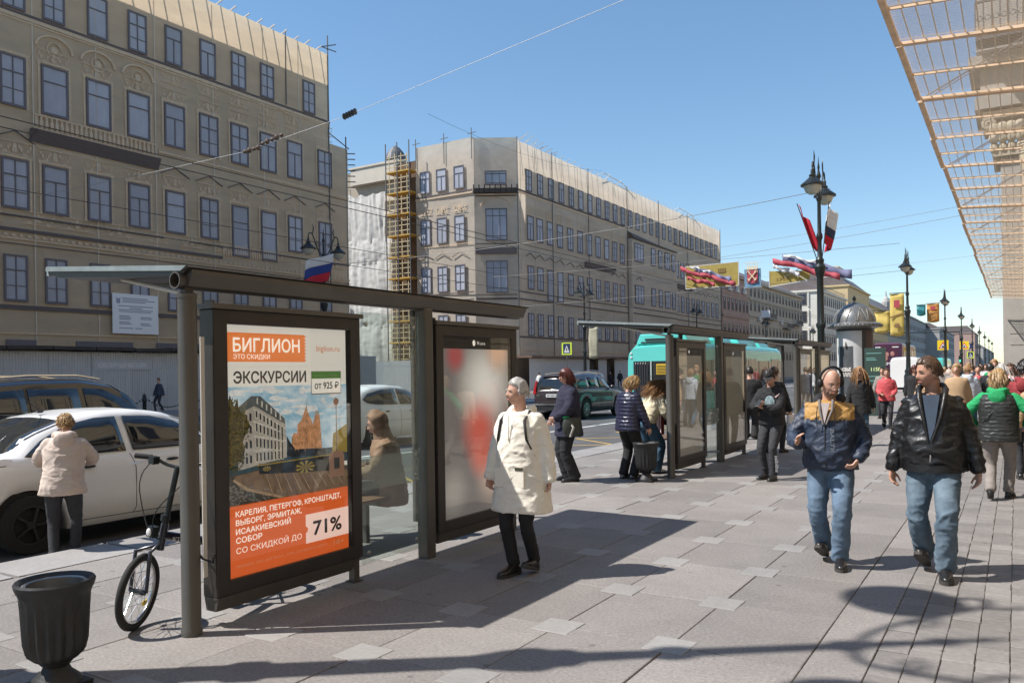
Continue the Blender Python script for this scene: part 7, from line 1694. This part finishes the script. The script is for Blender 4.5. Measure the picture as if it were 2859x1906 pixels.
# 7 puffer jacket woman
person("fair haired woman in a quilted navy puffer jacket looking down", -5.17, 11.66, (.35, .94), 1.63, 0, 0, (0, 0, .93), .10, 0, 0, feet=((.09, .04, 0, 0), (-.09, -.02, 0, 0)), hands=((.30, .20, .82), (-.22, .26, .95)), head=(-.35, .40, 0),
    top=dict(m=c_puff, hem=.80, bulk=.035, wr=.004, f=9, quilt=(.011, .062)), pants=dict(m=c_blk, wr=.006, wide=.02), shoes=S_GY, hair=dict(s='bob', m=H_BL), build=1.1)
# 8 long haired girl with striped bag
def ex_tote(J):
    P = J['P']; w = J['W'][1]; c = w + V((-.02, .02, -.16)); o = MB().xbox(Matrix.Translation(c), .30, .06, .36).build("striped_tote", mat("tote_red", (.30, .05, .045), .8), P, bevel=.01)
    for k in range(6): MB().xbox(Matrix.Translation(c + V((-.125 + k * .05, 0, 0))), .018, .066, .355).build("tote_stripe", c_white, o)
person("long haired girl in a cream jacket and jeans leaning forward with a striped bag", -5.16, 12.45, (.55, .83), 1.66, 0, 0, (0, -.05, .90), .50, 0, 0, feet=((.12, .05, 0, 0), (-.12, -.08, 0, 0)), hands=((.16, .40, .95), (-.22, .36, .98)), head=(.2, .5, 0),
    top=dict(m=c_lcream, hem=.90, bulk=.03, wr=.008, f=8), pants=dict(m=c_jeans, wide=.05, wr=.008), shoes=S_WH, hair=dict(s='long', m=H_LB), extra=ex_tote)
# 9 man with phone
def ex_phone(J):
    P, hc, Rh, T = J['P'], J['hc'], J['Rh'], J['T']; w = J['W'][0]
    b = MB().loft([(hc + Rh @ V((0, -.008, z)), Rh @ V((1, 0, 0)), Rh @ V((0, 1, 0)), a, c) for z, a, c in ((.035, .083, .102), (.06, .083, .103), (.09, .072, .09), (.115, .05, .062), (.13, .02, .025))], 22); o = b.build("cap", c_blk, P, 60)
    MB().prism([hc + Rh @ V((x, y, .052 - .15 * max(0, y - .09))) for x, y in ((-.07, .07), (-.06, .13), (-.03, .158), (.03, .158), (.06, .13), (.07, .07))], Rh @ V((0, 0, .006))).build("cap_peak", c_blk, o)
    MB().xbox(Matrix.Translation(w + V((-.055, .10, .045))) @ Matrix.Rotation(-.7, 4, 'X'), .075, .15, .010).build("phone", m_bag, P, bevel=.003)
    e = T((-.06, .17, 1.22)); MB().ball(e, .085, .012, .11, 16, 10).build("chest_print", mat("print_teal_grey", (.20, .27, .29), .7, var=.6, vs=22), P, 60)
    MB().tube([T((-.15, .15, 1.30)), T((-.2, .11, 1.36))], [.014, .003], 6).build("chest_print_tip", c_pink, P)
    k = J['K'][1]; a = J['A'][1]; text("adidas", "lettering", m_wht_t, P, a.lerp(k, .12) + V((-.055, .045, 0)), (k - a).normalized(), V((-.7, -.5, 0)), .26, .06, .03)
person("young man in a black cap and hoodie reading his phone", -3.17, 12.55, (-.25, -1), 1.70, 0, 0, (0, 0, .925), .06, 0, 0, feet=((.09, .06, 0, 0), (-.09, .14, 0, 0)), hands=((.06, .30, 1.16, (.9, -.5, -.4), (-.8, .5, .2), (0, .4, 1), .5), (-.02, .29, 1.12, (-.9, -.4, -.3), (.6, .6, .3), (0, .3, 1), .5)), head=(.25, .5, 0),
    top=dict(m=c_blk, hem=.86, bulk=.03, wr=.009, f=6, hood='down', name="hoodie"), pants=dict(m=c_char, wr=.008), hair=dict(s='crop', m=H_BK), extra=ex_phone)
# 10 woman in green and black walking away
def ex_vest(J):
    P, T = J['P'], J['T']; lf = []; bu = 1.14
    for z in (.80, .88, .95, 1.02, 1.1, 1.18, 1.26, 1.33, 1.385, 1.41): lf.append((T((0, .004, z)), V((1, 0, 0)), V((0, 1, 0)), interp(WT, z) * bu * (1 if z < 1.3 else .96) + .044, interp(DT, z) * 1.07 + .05))
    me = remesh(MB().loft(lf, 24, 2.3), "vest", .012, 4); quilt(me, .007, .05); wrinkle(me, .006, 9, 2.2, 3); obj("vest", me, c_vest, P, 180)
    MB().tube([T((.14, .05, 1.42)), T((.08, -.15, 1.32)), T((-.12, -.185, 1.1)), T((-.22, -.05, .95))], .008, 6).build("bag_strap", m_strap, P)
person("woman with blond curls in a black vest over a green hoodie, walking away", -.20, 11.85, (.1, 1), 1.66, 0, 0, (0, 0, .905), .03, 0, 0, feet=((.08, .20, 0, 0), (-.08, -.20, .05, .55)), hands=((.30, .14, .98, (.9, -.6, -.3)), (-.30, .16, .98, (-.9, -.6, -.3))), head=(.1, .05, 0),
    top=dict(m=c_green, hem=.86, bulk=.03, wr=.006, f=7, hood='down', name="hoodie"), pants=dict(m=c_grey, wr=.007, wide=.01), hair=dict(s='bob', m=H_BL), build=1.14, extra=ex_vest)
# ---- people further along
WALK = ((.075, .16, 0, 0), (-.075, -.17, .04, .45)); WALK2 = ((.075, -.17, .04, .45), (-.075, .16, 0, 0)); AR = ((.27, .14, .84), (-.27, -.10, .82)); AR2 = ((.27, -.10, .82), (-.27, .14, .84))
person("woman with very long fair hair in a black coat behind the bald man", -2.86, 18.7, (.1, -1), 1.70, 0, 1, feet=WALK, hands=AR, top=dict(m=c_blk, hem=.70, bulk=.03, name="coat"), pants=dict(m=c_jeans), hair=dict(s='long', m=H_LB))
person("woman in a coral red jacket and dark trousers further up the pavement", -3.02, 24.2, (.12, -1), 1.64, 0, 1, feet=WALK2, hands=((.16, .26, 1.02), (-.16, .24, 1.0)), top=dict(m=c_red, hem=.80, bulk=.03, hood='down'), pants=dict(m=c_char), hair=dict(s='crop', m=H_BR), build=1.1)
person("dark haired young woman in a pink top and brown jacket behind the leather jacket", -1.42, 17.2, (.08, -1), 1.66, 0, 1, feet=WALK, hands=AR, top=dict(m=c_tan, hem=.80, bulk=.025), pants=dict(m=c_jeans), hair=dict(s='long', m=H_BR), extra=lambda J: MB().prism([J['T']((-.06, .13, 1.42)), J['T']((.06, .13, 1.42)), J['T']((.07, .165, 1.1)), J['T']((-.07, .165, 1.1))], J['Rt'] @ V((0, .012, 0))).build("pink_top", c_pink, J['P']))
person("man with curly black hair in a wine red sweater at the right edge", .10, 13.9, (.05, 1), 1.76, 0, 1, feet=WALK2, hands=AR2, top=dict(m=c_wine, hem=.86, bulk=.025, hood='down'), pants=dict(m=c_char), hair=dict(s='short', m=H_BK))
person("person in a tan jacket at the right edge behind the blond curls", .24, 13.2, (.05, 1), 1.60, 0, 1, feet=WALK, hands=AR, top=dict(m=c_tan, hem=.84, bulk=.03), pants=dict(m=c_char), hair=dict(s='bob', m=H_BR))
person("dark clothed woman with reddish hair left of the leather jacket man's face", -2.55, 26.5, (.05, -1), 1.72, 0, 1, feet=WALK2, hands=AR2, top=dict(m=c_blk, hem=.82, bulk=.03), pants=dict(m=c_blk), hair=dict(s='bob', m=H_RD))
person("woman with dark hair behind the coral red jacket", -3.75, 29, (.05, -1), 1.68, 0, 1, feet=WALK, hands=AR, top=dict(m=c_grey, hem=.82, bulk=.03), pants=dict(m=c_char), hair=dict(s='crop', m=H_BK))
person("person in a pale blue jacket carrying a white bag, walking away", -1.02, 22.8, (.02, 1), 1.72, 0, 1, feet=WALK, hands=AR, top=dict(m=c_ltblue, hem=.84, bulk=.04, hood='down'), pants=dict(m=c_jeans), hair=dict(s='short', m=H_LB), extra=lambda J: MB().xbox(Matrix.Translation(J['W'][0] + V((.02, 0, -.25))), .06, .26, .36).build("white_bag", c_white, J['P'], bevel=.02))
person("person in black with a rucksack beside the pale blue jacket", -.55, 23.2, (.02, 1), 1.74, 0, 1, feet=WALK2, hands=AR2, top=dict(m=c_blk, hem=.84, bulk=.04), pants=dict(m=c_char), hair=dict(s='crop', m=H_BK), extra=lambda J: MB().ball(J['T']((0, -.2, 1.2)), .15, .09, .22, 12, 8).build("rucksack", m_bag, J['P'], 60))
person("broad person in black standing behind the second shelter's far end", -5.42, 19.4, (-.2, 1), 1.74, 0, 1, feet=((.1, 0, 0, 0), (-.1, 0, 0, 0)), hands=((.2, .22, .95), (-.2, .22, .95)), top=dict(m=c_blk, hem=.74, bulk=.05), pants=dict(m=c_blk, wide=.03), hair=dict(s='crop', m=H_BK), build=1.15)
person("person in a grey top holding a lime green jacket inside the second shelter", -5.25, 14.1, (.5, .5), 1.64, 0, 1, feet=((.1, .05, 0, 0), (-.1, 0, 0, 0)), hands=((.12, .32, .95), (-.12, .32, .95)), top=dict(m=c_grey, hem=.86, bulk=.03), pants=dict(m=c_char), hair=dict(s='long', m=H_BR), extra=lambda J: obj("lime_jacket", remesh(MB().ball((J['W'][0] + J['W'][1]) / 2 + V((0, .06, -.05)), .2, .1, .13, 12, 8).prism([V((-.26, .34, .98)), V((.26, .34, .98)), V((.20, .40, .62)), V((-.24, .40, .66))], (0, .05, 0)), "lime_jacket", .016, 3), c_lime, J['P'], 180))
person("person with a white bag standing between the second shelter's cases", -5.9, 15.8, (.8, -.4), 1.68, 0, 1, feet=((.1, .05, 0, 0), (-.1, 0, 0, 0)), hands=AR, top=dict(m=c_white, hem=.84, bulk=.03), pants=dict(m=c_blk), hair=dict(s='long', m=H_BK))
person("person in a dark coat carrying a clear bag behind the bald man's arm", -4.1, 16.4, (.2, 1), 1.72, 0, 1, feet=WALK, hands=AR, top=dict(m=c_blk, hem=.78, bulk=.035), pants=dict(m=c_char), hair=dict(s='crop', m=H_BR), extra=lambda J: MB().xbox(Matrix.Translation(J['W'][0] + V((0, .02, -.25))), .08, .24, .34).build("carrier_bag", c_white, J['P'], bevel=.03))
# across the street
for (x, y, hd, t, p_, hr, l_) in [(-37.0, 14.2, (0, 1), c_blk, c_char, H_BK, "man in black walking across the street above the black car's roof"), (-36.8, 18.6, (.3, -1), c_blk, c_white, H_BK, "dark haired woman in black across the street beside the shop lettering"), (-36.4, 24.9, (0, -1), c_navy, c_char, H_BR, "man in dark blue with a white bag across the street by the shelter post"), (-36.5, 11.2, (0, 1), c_tan, c_char, H_LB, "person across the street at the left edge above the black car"),
        (-36.0, 30.6, (0, 1), c_blk, c_blk, H_BK, "pedestrian across the street left in the shelter glass"), (-36.2, 33.4, (0, -1), c_char, c_blk, H_BR, "second pedestrian across the street seen in the shelter glass"), (-36.0, 37.2, (0, 1), c_white, c_jeans, H_BK, "pedestrian in white across the street by the parking sign"), (-35.6, 61.5, (0, 1), c_white, c_char, H_BK, "person in white far across the street behind the cream coat's head"), (-35.5, 76, (0, -1), c_blk, c_blk, H_BK, "dark figure far across the street right of the estate car"), (-35.8, 79, (0, -1), c_char, c_blk, H_BR, "second dark figure far across the street right of the estate car")]:
    person(l_, x, y, hd, random.uniform(1.66, 1.8), 0, 2, feet=WALK, hands=AR, top=dict(m=t, hem=.82, bulk=.03), pants=dict(m=p_), hair=dict(s='bob' if 'woman' in l_ else 'crop', m=hr), extra=(lambda J: MB().xbox(Matrix.Translation(J['W'][0] + V((0, 0, -.25))), .1, .3, .36).build("white_bag", c_white, J['P'], bevel=.03)) if 'bag' in l_ else None)
# the crowd along the pavement
r_ = random.Random(11)
tops = [("black", c_blk), ("coral", c_red), ("white", c_white), ("beige", c_beige), ("navy", c_navy), ("tan", c_tan), ("grey", c_grey), ("pale blue", c_ltblue), ("green", c_green), ("wine red", c_wine), ("pink", c_pink), ("charcoal", c_char)]
bots = [("jeans", c_jeans), ("black trousers", c_blk), ("grey trousers", c_grey), ("pale trousers", c_beige)]
bags = ["", " and carrying a bag"]
used = set(); cnt = 0
for k in range(46):
    y = (27 + k * 1.15 if k > 6 else 19.5 + k * 1.3) + r_.uniform(-.4, .4); x = r_.uniform(-3.9, .9) if k > 12 else r_.uniform(-1.6, .8); ti = (k * 5 + k // 12) % 12; bi = (k * 3 + k // 4) % 4; toc = r_.random() < .55
    band_ = "near" if k < 15 else ("mid" if k < 31 else "far")
    l_ = "%s-crowd pedestrian in %s top and %s walking %s" % (band_, tops[ti][0], bots[bi][0], "towards camera" if toc else "away")
    if l_ in used: l_ += ", right of centre" if x > -1.5 else ", left of centre"
    if l_ in used: continue
    used.add(l_)
    person(l_, x, y, (r_.uniform(-.15, .15), -1 if toc else 1), r_.uniform(1.6, 1.84), 0, 2, feet=WALK if k % 2 else WALK2, hands=AR if k % 2 else AR2, top=dict(m=tops[ti][1], hem=r_.choice((.84, .82, .72, .6)), bulk=.03), pants=dict(m=bots[bi][1]), hair=dict(s=r_.choice(('long', 'crop', 'bob')), m=r_.choice((H_BK, H_BR, H_LB, H_BL, H_GR))), group="distant crowd on the pavement", build=r_.uniform(.95, 1.12))
bpy.data.scenes.remove(WORK)
